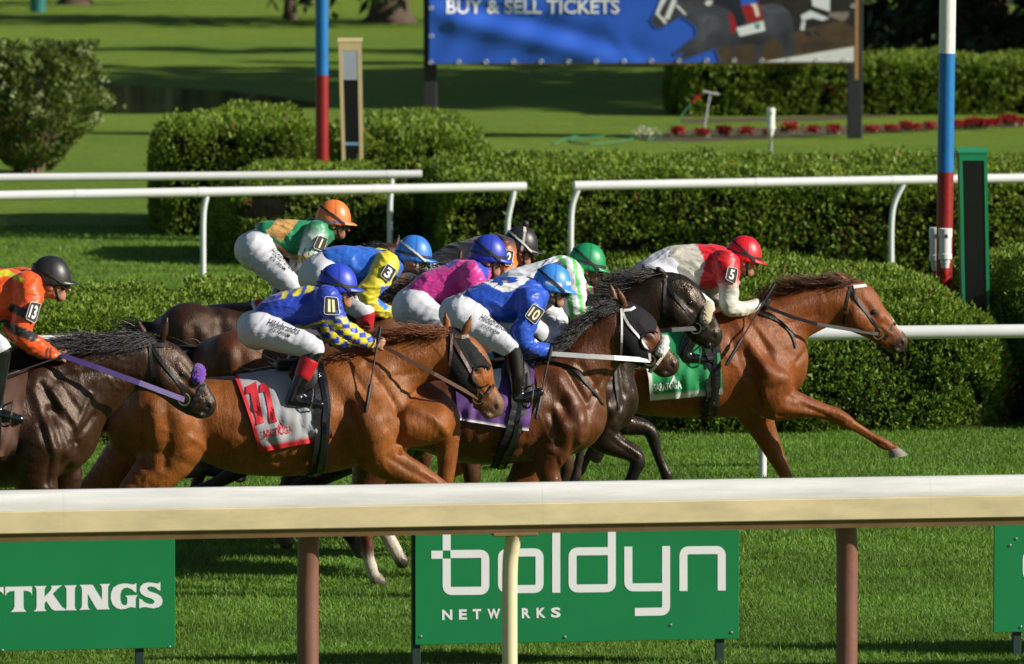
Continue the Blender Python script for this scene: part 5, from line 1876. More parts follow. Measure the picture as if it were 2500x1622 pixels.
# ---- dark runner with cream noseband, green cap
ln = Lane(LB, 1250); mp = mapper(1362, 835, .91, .91)
HB = dict(lane=ln, sc=.91, map=mp, coat=BLACKB, points=(.012, .010, .010), wet='sleek', hair=H_BLACK, muzzle=(.018, .015, .014),
    label='near-black racehorse with a cream sheepskin noseband and steel bit ring',
    rear_to=755, stroke_to=860,
    trunk=[(1400, 842, 1400, 1090, .24), (1445, 862, 1440, 1076, .205), (1488, 905, 1486, 1050, .155), (1510, 950, 1506, 1012, .11)],
    neck=[(1366, 838, 1498, 1000, .165), (1420, 790, 1520, 930, .135), (1475, 745, 1545, 872, .11), (1530, 705, 1578, 835, .095), (1590, 674, 1606, 805, .088)],
    head=[(1622, 664, 1606, 800, .086), (1650, 668, 1640, 802, .10), (1680, 695, 1660, 808, .09), (1705, 730, 1685, 820, .07), (1730, 765, 1702, 842, .056), (1749, 793, 1718, 848, .05), (1750, 814, 1732, 840, .043)],
    ears=[((1620, 672), (1600, 650)), ((1584, 678), (1566, 646))],
    legs=[dict(yl=-.15, r=[(1468, 1005, 60), (1466, 1058, 44), (1505, 1088, 29), (1545, 1107, 22), (1556, 1128, 20), (1550, 1150, 16), (1536, 1182, 14), (1516, 1222, 13), (1510, 1240, 15), (1504, 1262, 13), (1498, 1282, 18), (1496, 1288, 19)], dark=(2, 4)),
          dict(yl=.13, r=[(1480, 1000, 46), (1520, 1034, 29), (1572, 1044, 20), (1591, 1062, 17), (1605, 1108, 12.5), (1620, 1144, 13), (1629, 1166, 14), (1630, 1185, 12), (1640, 1205, 17), (1643, 1210, 18)], dark=(1, 3)),
          dict(yl=-.15, r=tl(mp, T_NH), dark=(2, 4)), dict(yl=.15, r=tl(mp, T_FH), dark=(2, 4))],
    strokes=[([(1445, 960), (1470, 1010), (1440, 1060)], 11, -.012), ([(1505, 880), (1512, 960), (1490, 1010)], 9, -.010), ([(1475, 1040), (1560, 1098)], 6, -.006), ([(1480, 1070), (1540, 1112)], 6, -.005), ([(1420, 940), (1460, 990)], 20, .012)],
    mane=[(1366, 836, -40, -2), (1420, 788, -58, 0), (1475, 742, -68, -6), (1530, 702, -82, -10), (1585, 672, -90, 0), (1620, 662, -84, 8)], mane_n=420, mane_r=.005, mane_j=.06,
    tail=[(905, 930, -130, 40), (900, 950, -140, 90)],
    bridle=M_LEATHER, bit=(1697, 800), rein=[(1640, 806, -.2), (1540, 815, -.16), (1450, 800, -.13)], rein_w=.03, strap_w=.026,
    roll=(.62, 1.15, .040, (.62, .53, .34), 'cream_fleece'),
    straps=[([(1498, 870), (1502, 940), (1508, 1000)], .02, M_LEATHER)],
    cloth=dict(q=[(1150, 850), (1340, 838), (1350, 1000), (1175, 1020)], col=(.05, .42, .50), trim=(.02, .02, .02), girth=[(1320, 850), (1318, 960), (1310, 1085)], saddle=(1290, 846)))

# ---- 5: the leader, chestnut
ln = Lane(L5, 1700); mp = mapper(1770, 752, .88, .95)
H5 = dict(lane=ln, sc=.9, map=mp, coat=CHEST5, points=(0.10, .036, .014), wet='damp', hair=H_DCHEST, muzzle=(.035, .024, .022),
    label='leading chestnut racehorse with its foreleg stretched out and a green saddle cloth',
    rear_to=610, stroke_to=860,
    trunk=[(1700, 766, 1700, 1020, .285), (1760, 752, 1765, 1020, .26), (1815, 757, 1822, 1014, .24), (1865, 782, 1868, 990, .2), (1905, 838, 1908, 965, .15), (1928, 880, 1926, 945, .1)],
    neck=[(1775, 752, 1920, 935, .165), (1840, 745, 1936, 872, .13), (1895, 728, 1962, 832, .105), (1950, 704, 1998, 810, .09), (2010, 697, 2033, 794, .085), (2062, 692, 2050, 792, .082)],
    head=[(2076, 686, 2048, 778, .084), (2110, 690, 2064, 803, .098), (2133, 724, 2092, 815, .085), (2160, 758, 2124, 830, .064), (2186, 790, 2150, 847, .053), (2206, 814, 2175, 856, .049), (2208, 834, 2190, 852, .042)],
    ears=[((2070, 690), (2040, 668)), ((2060, 686), (2034, 660))],
    legs=[dict(yl=-.16, r=[(1872, 930, 66), (1886, 975, 50), (1920, 985, 40), (1968, 994, 27), (2016, 1006, 19), (2040, 1014, 18.5), (2060, 1026, 18.5), (2078, 1036, 13.5), (2098, 1048, 11.5), (2132, 1069, 11), (2146, 1077, 13), (2160, 1085, 14), (2174, 1091, 10.5), (2184, 1096, 11), (2188, 1099, 10)], dark=(20, 30), hoof=False),
          dict(yl=.13, r=[(1835, 985, 52), (1856, 1035, 36), (1878, 1080, 27), (1896, 1118, 21), (1912, 1148, 17), (1926, 1180, 14), (1940, 1222, 13), (1946, 1240, 15), (1956, 1258, 12.5), (1964, 1274, 17), (1967, 1280, 18)], dark=(20, 30)),
          dict(yl=-.15, r=tl(mp, T_NH), dark=(20, 30)), dict(yl=.15, r=tl(mp, T_FH), dark=(20, 30))],
    strokes=[([(1830, 790), (1880, 850), (1925, 880)], 12, .008), ([(1815, 815), (1870, 875), (1918, 905)], 10, -.010), ([(1808, 850), (1860, 900), (1910, 930)], 16, .009), ([(1810, 915), (1838, 990), (1862, 1015)], 10, -.020),
             ([(1905, 958), (1960, 990), (2010, 1012)], 6, -.006), ([(1900, 990), (1965, 1005)], 8, .006), ([(2050, 800), (1985, 835), (1935, 880)], 8, -.010), ([(1870, 770), (1960, 740), (2030, 735)], 20, .008), ([(1880, 800), (1990, 765)], 9, -.006), ([(1790, 790), (1830, 840), (1850, 900)], 14, .008), ([(1770, 820), (1800, 900)], 10, -.008)],
    mane=[(1860, 740, -34, 2), (1895, 726, -34, -14), (1940, 706, -44, -26), (1990, 697, -52, -20), (2040, 690, -58, -14), (2078, 684, -58, -10), (2098, 688, -46, 0)], mane_n=300, mane_r=.0055,
    tail=[(1330, 860, -130, 30), (1325, 880, -140, 90)],
    bridle=M_LEATHER, bit=(2142, 814), rein=[(1995, 792, -.2), (1935, 775, -.18), (1872, 750, -.14)], rein_w=.024, strap_w=.024, brow_mat=None,
    straps=[([(1850, 765), (1905, 785), (1935, 820), (1942, 850)], .02, M_LEATHER)],
    paint=[([(2164, 757), (2176, 770), (2203, 806), (2198, 812), (2190, 802)], (.55, .50, .46), .85)],
    cloth=dict(q=[(1556, 800), (1742, 765), (1762, 962), (1586, 978)], col=(.012, .27, .085), trim=(.62, .63, .6), tw=.055, girth=[(1728, 780), (1738, 880), (1734, 960), (1726, 1024)], gw=.115, saddle=(1670, 782)))
H5['brow_mat'] = M_WHITEWEB
H5['hoofs'] = [((2182, 1095), 13.5, (2194, 1114), 25, -.14, -.16)]
H5['strokes'] += [([(2070, 1036), (2110, 1062), (2150, 1086)], 4, -.005), ([(2036, 1006), (2066, 1020)], 5, .005), ([(1885, 1008), (1960, 1014), (2040, 1026)], 5, -.006), ([(1925, 972), (2000, 996)], 6, .005), ([(1840, 1010), (1872, 1020)], 12, .010)]

# ---- 13: dark bay at the left edge
ln = Lane(L13, 100); mp = mapper(75, 893, 1.04, 1.0)
H13 = dict(lane=ln, sc=1.04, map=mp, coat=DBAY, points=(.014, .010, .009), wet='wet', hair=H_BLACK, muzzle=(.022, .019, .018),
    label='dark bay racehorse with a purple fleece noseband and purple reins',
    rear_to=700, stroke_to=850,
    trunk=[(-15, 905, -5, 1190, .27), (50, 893, 55, 1188, .25), (105, 905, 105, 1172, .21), (148, 960, 148, 1150, .165), (178, 1030, 176, 1120, .12)],
    neck=[(45, 890, 178, 1085, .165), (112, 870, 225, 1052, .14), (182, 850, 275, 1006, .115), (250, 832, 320, 964, .1), (328, 820, 358, 948, .09)],
    head=[(360, 822, 362, 946, .086), (402, 834, 390, 964, .10), (438, 866, 414, 978, .09), (470, 903, 440, 1002, .068), (498, 938, 458, 1013, .056), (516, 962, 476, 1014, .052), (518, 986, 496, 1012, .045)],
    ears=[((396, 832), (410, 770)), ((354, 822), (334, 778))],
    legs=[dict(yl=-.17, r=[(105, 1085, 76), (85, 1150, 58), (100, 1205, 44), (120, 1260, 30), (138, 1320, 23), (146, 1385, 15), (150, 1440, 14), (154, 1460, 17), (166, 1478, 14), (178, 1494, 20), (182, 1500, 21)], dark=(3, 5)),
          dict(yl=.14, r=[(120, 1100, 60), (158, 1160, 44), (150, 1220, 32), (120, 1280, 24), (80, 1320, 16), (40, 1350, 14), (26, 1356, 17), (10, 1350, 14), (-6, 1342, 19), (-10, 1340, 20)], dark=(2, 4)),
          dict(yl=-.15, r=tl(mp, T_NH), dark=(2, 4)), dict(yl=.15, r=tl(mp, T_FH), dark=(2, 4))],
    strokes=[([(95, 935), (150, 1030), (165, 1075)], 9, -.016), ([(120, 950), (165, 1020)], 9, .012), ([(75, 950), (110, 1040), (112, 1100)], 14, .014), ([(225, 1010), (185, 1060), (172, 1090)], 9, -.010), ([(88, 1030), (112, 1100), (105, 1170)], 9, -.012), ([(130, 1090), (175, 1120)], 20, .012),
             ([(150, 1000), (180, 1075)], 7, -.012), ([(180, 890), (300, 850)], 26, .008), ([(130, 920), (260, 900), (330, 930)], 12, -.008), ([(215, 960), (175, 1040)], 8, .010)],
    mane=[(60, 892, -90, -6), (110, 872, -100, -6), (170, 852, -112, 0), (230, 836, -120, 8), (290, 824, -118, 20), (350, 815, -112, 34), (398, 826, -80, 34)], mane_n=820, mane_r=.007,
    tail=[(-440, 1000, -150, 30), (-445, 1020, -160, 90)],
    bridle=M_LEATHER, bit=(447, 973), rein=[(340, 935, -.25), (240, 899, -.22), (150, 868, -.16)], rein_mat=M_PURPLEWEB, rein_w=.034, strap_w=.026,
    roll=(.56, .75, .046, (.16, .035, .40), 'purple_fleece'),
    cloth=dict(q=[(-150, 925), (72, 905), (34, 1110), (-120, 1120)], col=(.095, .040, .024), trim=(.12, .05, .03), girth=[(-10, 930), (-20, 1050), (-30, 1190)], gw=.11, saddle=(-50, 915)))

# ---- runners mostly hidden in the pack
def hidden(L, u0, wu, wv, sx, sy, coat, pts, label, neck, head, ears, hair, mane, cloth, extra_legs=None, front=None, tail=True, wet='damp', fore=None):
    ln = Lane(L, u0); mp = mapper(wu, wv, sx, sy)
    fl = fore or [dict(yl=-.16, r=tl(mp, [(895, 1030, 66), (905, 1095, 50), (950, 1140, 38), (1000, 1180, 29), (1030, 1225, 23), (1025, 1275, 14), (1000, 1320, 13), (992, 1334, 16), (982, 1350, 13), (972, 1362, 18), (968, 1366, 19)]), dark=(2, 5)),
                  dict(yl=.14, r=tl(mp, [(900, 1030, 60), (925, 1090, 45), (970, 1120, 36), (1025, 1130, 28), (1060, 1150, 22), (1068, 1200, 14), (1060, 1250, 13), (1058, 1266, 16), (1050, 1284, 13), (1040, 1298, 18), (1036, 1302, 19)]), dark=(2, 5))]
    fl = [dict(l, r=[(*r[:2], r[2] * (1 if fore else sx), *r[3:]) for r in l['r']]) for l in fl]
    hl = extra_legs or [dict(yl=-.15, r=[(*r[:2], r[2] * sx) for r in tl(mp, T_NH)], dark=(2, 4)), dict(yl=.15, r=[(*r[:2], r[2] * sx) for r in tl(mp, T_FH)], dark=(2, 4))]
    sp = dict(lane=ln, h=.020, sc=sx, map=mp, plain=True, coat=coat, points=pts, wet=wet, hair=hair, label=label, neck=neck, head=head, ears=ears, legs=fl + hl, mane=mane, mane_n=150, mane_r=.007, strap_w=.022, cloth=cloth)
    sp['tail'] = [(*mp(305, 985), -150 * sx, 10), (*mp(298, 1005), -165 * sx, 80)]
    return sp

def std_head(pu, pv, s, ang):
    """head of usual shape hung from the poll at (pu,pv), turned by ang from the near runner's"""
    base = [(1098, 803, 1090, 908, .082), (1135, 815, 1102, 938, .098), (1163, 850, 1128, 958, .082), (1187, 908, 1152, 978, .060), (1203, 940, 1166, 1000, .052), (1219, 962, 1180, 1014, .050), (1221, 985, 1195, 1014, .043)]
    ca, sa = math.cos(ang), math.sin(ang)
    f = lambda x, y: (pu + s * ((x - 1098) * ca - (y - 803) * sa), pv + s * ((x - 1098) * sa + (y - 803) * ca))
    return [(*f(r[0], r[1]), *f(r[2], r[3]), r[4]) for r in base], f

def std(L, u0, wu, wv, sx, sy, poll, ang, hs, *a, ear2=None, **kw):
    head, f = std_head(*poll, hs, ang)
    thr = head[0][2:4]
    mp = mapper(wu, wv, sx, sy)
    c1 = mp(925, 1070); c2 = mp(966, 1003)
    tw = (wu, wv + 2)
    lerp = lambda p, q, t: (p[0] + (q[0] - p[0]) * t, p[1] + (q[1] - p[1]) * t)
    neck = [(*tw, *c1, .165)]
    for t, b in ((.28, .13), (.55, .105), (.8, .09), (1.0, .083)):
        a_ = lerp(tw, poll, t); b_ = lerp(c2, thr, (t - .1) / .9)
        neck.append((a_[0], a_[1] + 10 * math.sin(t * PI), *b_, b))
    ears = [(f(1131, 818), f(1152, 770)), (f(1094, 808), f(1087, 762))]
    mane = [(*lerp(tw, poll, t), -50, -12) for t in (0, .25, .5, .75, 1)]
    coat, pts, label, hair, cloth = a
    return hidden(L, u0, wu, wv, sx, sy, coat, pts, label, neck, head, ears, hair, mane, cloth, **kw)

def cl_at(mp, col, trim, **k):
    q = [mp(576, 917), mp(770, 888), mp(809, 1068), mp(630, 1102)]
    return dict(q=q, col=col, trim=trim, girth=[mp(776, 905), mp(786, 1000), mp(766, 1160)], saddle=mp(720, 892), **k)

mp3 = mapper(915, 755, .83, .92)
H3 = std(L3, 800, 915, 755, .83, .92, (1125, 648), .25, .93, BAY, (.016, .012, .010), 'bay racehorse with a black tail just behind the hooded chestnut', H_BLACK, cl_at(mp3, (.06, .06, .07), (.02, .02, .02)),
    fore=[dict(yl=-.16, r=[(1005, 900, 58), (1020, 960, 44), (1080, 1040, 34), (1138, 1108, 27), (1150, 1140, 24), (1152, 1180, 20), (1140, 1230, 14), (1120, 1270, 13), (1112, 1285, 15), (1100, 1296, 13), (1090, 1304, 17), (1086, 1306, 18)], dark=(3, 6)),
          dict(yl=.14, r=[(1000, 905, 52), (1000, 970, 38), (1020, 1040, 28), (1035, 1110, 21), (1030, 1160, 14), (1020, 1210, 13), (1018, 1226, 15), (1024, 1240, 12), (1030, 1252, 17), (1032, 1256, 18)], dark=(2, 5))],
    extra_legs=[dict(yl=-.15, r=[(575, 885, 78), (640, 950, 60), (660, 1030, 42), (690, 1090, 30), (680, 1128, 22), (610, 1146, 15), (545, 1150, 14), (525, 1150, 17), (498, 1146, 15), (470, 1146, 22), (450, 1146, 23)], dark=(2, 4)),
                dict(yl=.15, r=[(575, 885, 74), (600, 960, 58), (560, 1040, 40), (520, 1090, 28), (500, 1130, 20), (480, 1180, 14), (465, 1220, 13), (462, 1236, 15), (470, 1250, 13), (478, 1262, 18)], dark=(2, 4))])
mp1 = mapper(800, 704, .83, .87)
H1 = std(L1, 700, 800, 704, .83, .87, (968, 604), .55, .86, DBAY, (.014, .011, .010), 'dark brown racehorse with a glossy rump and a red and white saddle cloth', H_BLACK, cl_at(mp1, (.50, .015, .02), (.75, .75, .76)))
mpP = mapper(1175, 803, .9, .93)
HP = std(LP, 1080, 1175, 803, .9, .93, (1492, 700), .12, .9, BAY2, (.02, .014, .011), 'brown racehorse under the pink jacket, head hidden behind the white bridle', H_BLACK, cl_at(mpP, (.03, .30, .36), (.02, .02, .02)))
mp2 = mapper(1255, 737, .85, .9)
H2 = std(L2, 1150, 1255, 737, .85, .9, (1462, 716), .3, .88, BAY2, (.02, .014, .011), 'brown racehorse under the black jacket, deep inside the pack', H_BLACK, cl_at(mp2, (.7, .7, .7), (.02, .02, .02)))
RUN = {}
for _k, _s in (('13', H13), ('11', H11), ('10', H10), ('B', HB), ('P', HP), ('3', H3), ('5', H5), ('2', H2), ('1', H1)):
    if 'ONLY' in globals() and _k not in ONLY: continue
    RUN[_k] = make_horse(_s)
# ------------------------------------------------------------------ riders
def satin(name, rough, spec, coatw, bmp):
    m, nt, p = newmat(name)
    a = nnode(nt, 'ShaderNodeAttribute', attribute_name='Col')
    nt.links.new(a.outputs['Color'], p.inputs['Base Color'])
    p.inputs['Roughness'].default_value = rough
    p.inputs['Specular IOR Level'].default_value = spec
    p.inputs['Sheen Weight'].default_value = coatw
    n = noise_tex(nt, 11, 3, 0.5, stretch=(1.0, 0.8, 2.2))
    n2 = noise_tex(nt, 260, 2, 0.5)
    b = bump(nt, p, n.outputs['Fac'], bmp, 0.03)
    bump(nt, p, n2.outputs['Fac'], 0.1, 0.002, prev=b)
    return m
M_SILK = satin('racing_silk', 0.42, 0.45, 0.1, 0.42)
M_BREECH = satin('white_breeches_cloth', 0.6, 0.35, 0.05, 0.22)
M_SKIN = attr_mat('skin', 0.45, 0.10, 30, bmp=0.15, bscale=160, spec=0.4)
M_CAP = attr_mat('helmet_cover_silk', 0.42, 0.05, 20, bmp=0.1, bscale=60, spec=0.5)
M_BLACKF = simple('black_elastic', (0.012, 0.012, 0.014), 0.55, bmp=0.2, bscale=300)
M_LENS = simple('goggle_lens', (0.012, 0.012, 0.013), 0.06, spec=0.8)
M_INKBLACK = simple('black_print', (0.010, 0.010, 0.012), 0.6)
M_NUMW = simple('white_number_vinyl', (0.80, 0.80, 0.78), 0.5)
M_NUMC = simple('cream_number_vinyl', (0.76, 0.71, 0.46), 0.5)
M_REDCUFF = simple('red_boot_cuff', (0.42, 0.010, 0.016), 0.3, bmp=0.2, bscale=150)
SKIN = (0.46, 0.235, 0.15)

def ribbon_on_dome(fn, z0, slope, w, n=48, a0=0.0, a1=2 * PI, lift=1.02):
    P, N = [], []
    for th in np.linspace(a0, a1, n):
        best = None
        for ph in np.linspace(0.05, PI * .62, 70):
            x, y, z = fn(th, ph)
            e = abs(z - (z0 + slope * x))
            if best is None or e < best[0]: best = (e, x, y, z)
        _, x, y, z = best
        P.append(np.array([x * lift, y * lift, z]))
        v = np.array([x / .0169, y / .0117, max(z, 0) / .03])
        N.append(v / (np.linalg.norm(v) + 1e-9))
    return P, N

def make_jockey(j):
    ln = j['lane']; s = ln.s
    wh = (.56, .575, .63)
    sil = j['silk']
    root_x = ln.loc(*j['torso'][0][:2], 0)[0]
    hu, hv, tilt = j['head']
    H0 = ln.loc(hu, hv, 0.0)
    ta = -math.radians(tilt)
    hx = np.array([math.cos(ta), 0, math.sin(ta)]); hz = np.array([-math.sin(ta), 0, math.cos(ta)])
    def hd(x, y, z): return H0 + hx * x + np.array([0, y, 0]) + hz * z
    skin = j.get('skin', SKIN)
    dk = tuple(c * 0.75 for c in skin)
    def HC(rows, k, col=skin, sub=2):
        return ([(*hd(*r[:3]), r[3], r[4], *(r[5] if len(r) > 5 else col)) for r in rows], k, sub)
    # ---- body
    B = Body()
    g = (.2, .2, .2)
    tors = TB(ln, j['torso'], sil)
    thin = lambda rows, f: [(*r[:3], r[3] * f, r[4] * f, *r[5:]) for r in rows]
    B.chain(thin(tors, .84), .04)
    pel = TB(ln, j['pelvis'], wh)
    B.chain(thin(pel, .84), .04)
    def limb(rows, col): return RR(ln, [(*r[:3], r[3], *( [r[4]] if len(r) > 4 else [])) for r in rows], 0, col, 1.0)
    def mir(rows): return [(r[0], r[1], r[2], -r[3], *r[4:]) for r in rows]
    def mirL(st): return [(r[0], -r[1], *r[2:]) for r in st]
    thigh = limb(j['thigh'], wh); shin = limb(j['shin'], g); foot = limb(j['foot'], g)
    arm = limb(j['arm'], sil)
    thighF = mirL(thigh); shinF = mirL(shin); footF = mirL(foot)
    armF = limb(j['armf'], j.get('silkf', sil)) if 'armf' in j else mirL(arm)
    for st in (thigh, thighF, shin, shinF, arm, armF): B.chain(thin(st, .80), .03)
    for st in (foot, footF): B.chain(thin(st, .8), .02)
    # head and face
    for rows, k, sub in (
        HC([(-.012, 0, .025, .100, .076), (.012, 0, .020, .098, .076)], .02),
        HC([(.030, 0, -.045, .058, .060), (.058, 0, -.085, .036, .040)], .03),
        HC([(.074, 0, -.005, .022, .052), (.078, 0, -.010, .020, .05)], .02),
        HC([(.094, 0, -.018, .012, .011), (.108, 0, -.040, .011, .011), (.119, 0, -.055, .0115, .013)], .010),
        HC([(.086, 0, -.078, .010, .024, (.33, .13, .10)), (.090, 0, -.080, .008, .020, (.33, .13, .10))], .006),
        HC([(.084, 0, -.090, .008, .022, (.33, .13, .10)), (.087, 0, -.090, .007, .018, (.33, .13, .10))], .006),
        HC([(.074, 0, -.106, .016, .021), (.079, 0, -.105, .014, .017)], .02),
        HC([(.060, .038, -.046, .020, .020), (.062, .040, -.048, .018, .018)], .02),
        HC([(.060, -.038, -.046, .020, .020), (.062, -.040, -.048, .018, .018)], .02),
        HC([(.020, 0, -.080, .028, .048), (.055, 0, -.094, .020, .032)], .02)):
        B.chain(rows, k, sub)
    for sd in (-1, 1):
        B.chain([(*hd(-.004, sd * .079, -.018), .020, .010, *dk), (*hd(-.010, sd * .082, -.030), .022, .011, *skin), (*hd(-.004, sd * .078, -.048), .011, .009, *skin)], .008, 2)
    nk = tors[-1]
    B.chain([(*hd(-.035, 0, -.05), .055, .056, *skin), (nk[0], nk[1], nk[2], .062, .066, *skin)], .03, 1)
    # hands: palm, four curled fingers, thumb
    gl = j.get('glove', skin)
    hands = [(j['hand'], -1, arm), (j.get('handf', (j['hand'][0], j['hand'][1], -j['hand'][2])), 1, armF)]
    for (u, v, yl), sd, A in hands:
        p = ln.loc(u, v, yl)
        w = np.array(A[-1][:3])
        B.chain([(*w, .024, .028, *gl), (*(p * .7 + w * .3), .026, .030, *gl), (*p, .034, .024, *gl)], .02, 2)
        for i in range(4):
            z = .028 - i * .019
            r = .0105 - .0008 * i
            B.chain([(*(p + np.array([.022, sd * .016, z])), r, r, *gl), (*(p + np.array([.048 - .004 * i, sd * .008, z - .004])), r, r, *gl),
                     (*(p + np.array([.046 - .004 * i, -sd * .020, z - .008])), r * .95, r * .95, *gl), (*(p + np.array([.020, -sd * .030, z - .010])), r * .9, r * .9, *gl)], .006, 2)
        B.chain([(*(p + np.array([-.012, -sd * .012, .026])), .012, .012, *gl), (*(p + np.array([.022, -sd * .014, .046])), .0105, .0105, *gl), (*(p + np.array([.042, -sd * .006, .040])), .009, .009, *gl)], .010, 2)
    V, F = B.mesh(j.get('h', .0108), smooth=1)
    o = mesh_obj('person', V, F, M_SKIN, None, True, B.colors(V, .006), ln.mat)
    tag(o, j['label'], 'jockey', 'jockeys riding in the race')
    # ---- jacket
    def cloth(name, chains, h, mat, axis, fold_h, paint=None, fx=(4.0, 17.0)):
        b = Body()
        for st, k in chains: b.chain(st, k)
        V, F = b.mesh(h, smooth=1)
        N = normals(V, F)
        C = b.colors(V, .006)
        uv = ln.px(V * np.array([1, 0, 1]) + np.array([0, -.12, 0]))
        if paint:
            for pp in paint: pp(V, uv, C)
        sd = rng.random() * 50
        # gathered folds run along the garment, with sharp crests
        ax_ = np.array(axis, dtype=float); ax_ /= np.linalg.norm(ax_)
        cr_ = np.array([-ax_[2], 0, ax_[0]])
        a_ = V @ ax_; c_ = V @ cr_
        wv = np.array([mnoise.noise(Vector((a * 3 + sd, y * 3, c * 3))) for a, y, c in zip(a_, V[:, 1], c_)])
        d = np.array([mnoise.noise(Vector((a * fx[0] + sd, y * 4, c * fx[1] * .7 + w * 1.6))) for a, y, c, w in zip(a_, V[:, 1], c_, wv)])
        d2 = np.array([mnoise.noise(Vector((a * fx[0] * 2.6 + c * 9, y * 7 + sd, c * fx[1] * 1.2 - a * 6))) for a, y, c in zip(a_, V[:, 1], c_)])
        crest = np.exp(-(d / .13) ** 2)
        V = V + N * (fold_h * (crest - .35) + fold_h * .38 * np.exp(-(d2 / .12) ** 2))[:, None]
        return mesh_obj(name, V, F, mat, o, True, C), Surf(ln, V, F)
    jk, SJ = cloth('silk_jacket', [(thin(tors, 1.0), .03), ([(*nk[:3], .074, .078, *j.get('collar', sil)), (nk[0] + .035, 0, nk[2] + .03, .066, .070, *j.get('collar', sil))], .02), (arm, .028), (armF, .028)],
                   j.get('h', .0108), M_SILK, np.array(tors[-1][:3]) - np.array(tors[0][:3]), .0085, j.get('paint'))
    br, SB = cloth('breeches', [(pel, .03), (thigh, .035), (thighF, .035)], .010, M_BREECH, np.array(thigh[-1][:3]) - np.array(thigh[0][:3]) + np.array([.25, 0, .45]), .0055, j.get('bpaint'), (3.0, 13.0))
    # waistband where the jacket tucks in
    b0 = ln.loc(*j['torso'][0][:2]); b1 = ln.loc(*j['torso'][0][2:4])
    # ---- boots
    for st, ft in ((shin, foot), (shinF, footF)):
        bt = Body(); bt.chain(st, .02); bt.chain(ft, .03)
        Vb, Fb = bt.mesh(.012, smooth=1)
        bo = mesh_obj('boot', Vb, Fb, M_BOOT, o, True)
        if 'cuff' in j:
            c0, c1 = j['cuff']
            cb = Body()
            A = spline(st, 4)
            k0, k1 = int(c0 * (len(A) - 1)), int(c1 * (len(A) - 1))
            cb.chain([(*r[:3], r[3] + .004, r[4] + .004, *r[5:]) for r in A[k0:k1 + 1]], .01, 1)
            Vc, Fc = cb.mesh(.009, smooth=1)
            mesh_obj('boot_cuff', Vc, Fc, M_REDCUFF, bo, True)
        # stirrup iron under the ball of the foot
        p = np.array(ft[1][:3])
        mb = MB()
        mb.tube([p + np.array([.03 + .01 * math.sin(a), .062 * math.cos(a), .075 * math.sin(a) + .015]) for a in np.linspace(0, 2 * PI, 17)], .006, 6, False)
        mb.build('stirrup', M_STEEL, bo, True)
    # ---- helmet with silk cover, peak, bands
    def dome(th, ph):
        seam = 1 + .012 * sum(math.exp(-((((th - q + PI) % (2 * PI)) - PI) / .035) ** 2) for q in (PI / 2, -PI / 2, PI / 6, -PI / 6, 5 * PI / 6, -5 * PI / 6))
        k = math.sin(min(ph, PI / 2)) ** .9
        if ph > PI / 2: k = 1 - .10 * ((ph - PI / 2) / .4) ** 2
        back = .5 - .5 * math.cos(th)
        z = .152 * math.cos(ph) + .008 if ph <= PI / 2 else .008 - .10 * (ph - PI / 2)
        return (.131 * k * math.cos(th) * seam - .004, .108 * k * math.sin(th) * seam, z)
    hc = j['cap']
    V, F, C = [], [], []
    nt_, np_ = 90, 16
    for i in range(np_ + 1):
        ph = .03 + i / np_ * (PI / 2 + .30 - .03)
        for k in range(nt_):
            th = 2 * PI * k / nt_
            p = dome(th, ph)
            V.append(hd(*p)); cc = j['capf'](th, ph, p) if 'capf' in j else hc
            sm = min(abs(((th - q + PI) % (2 * PI)) - PI) for q in (PI / 2, -PI / 2, PI / 6, -PI / 6, 5 * PI / 6, -5 * PI / 6))
            C.append(tuple(x * (.62 if sm < .05 else 1) for x in cc))
    for i in range(np_):
        for k in range(nt_):
            q = (k + 1) % nt_
            F.append((i * nt_ + k, (i + 1) * nt_ + k, (i + 1) * nt_ + q, i * nt_ + q))
    F.append(tuple(range(nt_)))
    F.append(tuple(range(np_ * nt_ + nt_ - 1, np_ * nt_ - 1, -1)))
    he = mesh_obj('helmet', V, F, M_CAP, o, True, np.array(C))
    V, F = [], []
    m = 17
    for i in range(4):
        for k in range(m):
            th = -1.15 + 2.3 * k / (m - 1)
            x, y, z = dome(th, PI / 2)
            r = i / 3
            ex = .052 * math.cos(th * 1.2) * r
            V.append(hd(x * .98 + ex, y * (.98), z - .004 - .018 * r * r + .004))
    n0 = len(V)
    V += [v - hz * .006 for v in V]
    for i in range(3):
        for k in range(m - 1):
            a = i * m + k
            F.append((a, a + 1, a + m + 1, a + m)); F.append((n0 + a, n0 + a + m, n0 + a + m + 1, n0 + a + 1))
    for k in range(m - 1):
        a = 3 * m + k
        F.append((a, a + 1, n0 + a + 1, n0 + a))
    mesh_obj('peak', V, F, M_CAP, he, True, np.tile(np.array(j.get('peak', hc)), (len(V), 1)))
    if j.get('band', True):
        P, N = ribbon_on_dome(dome, .026, -.06, .014)
        mb = MB(); mb.strap([hd(*p) for p in P], [hx * q[0] + np.array([0, q[1], 0]) + hz * q[2] for q in N], .015, .004)
        mb.build('helmet_band', M_BLACKF, he, False)
    P, N = ribbon_on_dome(dome, .038, -.62, .014)
    gm = j.get('gog', M_BLACKF)
    mb = MB(); mb.strap([hd(*(p * np.array([1.015, 1.015, 1]))) for p in P], [hx * q[0] + np.array([0, q[1], 0]) + hz * q[2] for q in N], .014, .005)
    gb = Body()
    go = mb.build('goggle_strap', gm, o)
    for sd in (-1, 1):
        gb.chain([(*hd(.094, sd * .020, -.020), .026, .018, 0, 0, 0), (*hd(.080, sd * .056, -.022), .030, .020, 0, 0, 0)], .01, 1)
    Vg, Fg = gb.mesh(.006, smooth=1)
    mesh_obj('goggle_lens', Vg, Fg, j.get('lens', M_LENS), go, True)
    mb = MB()
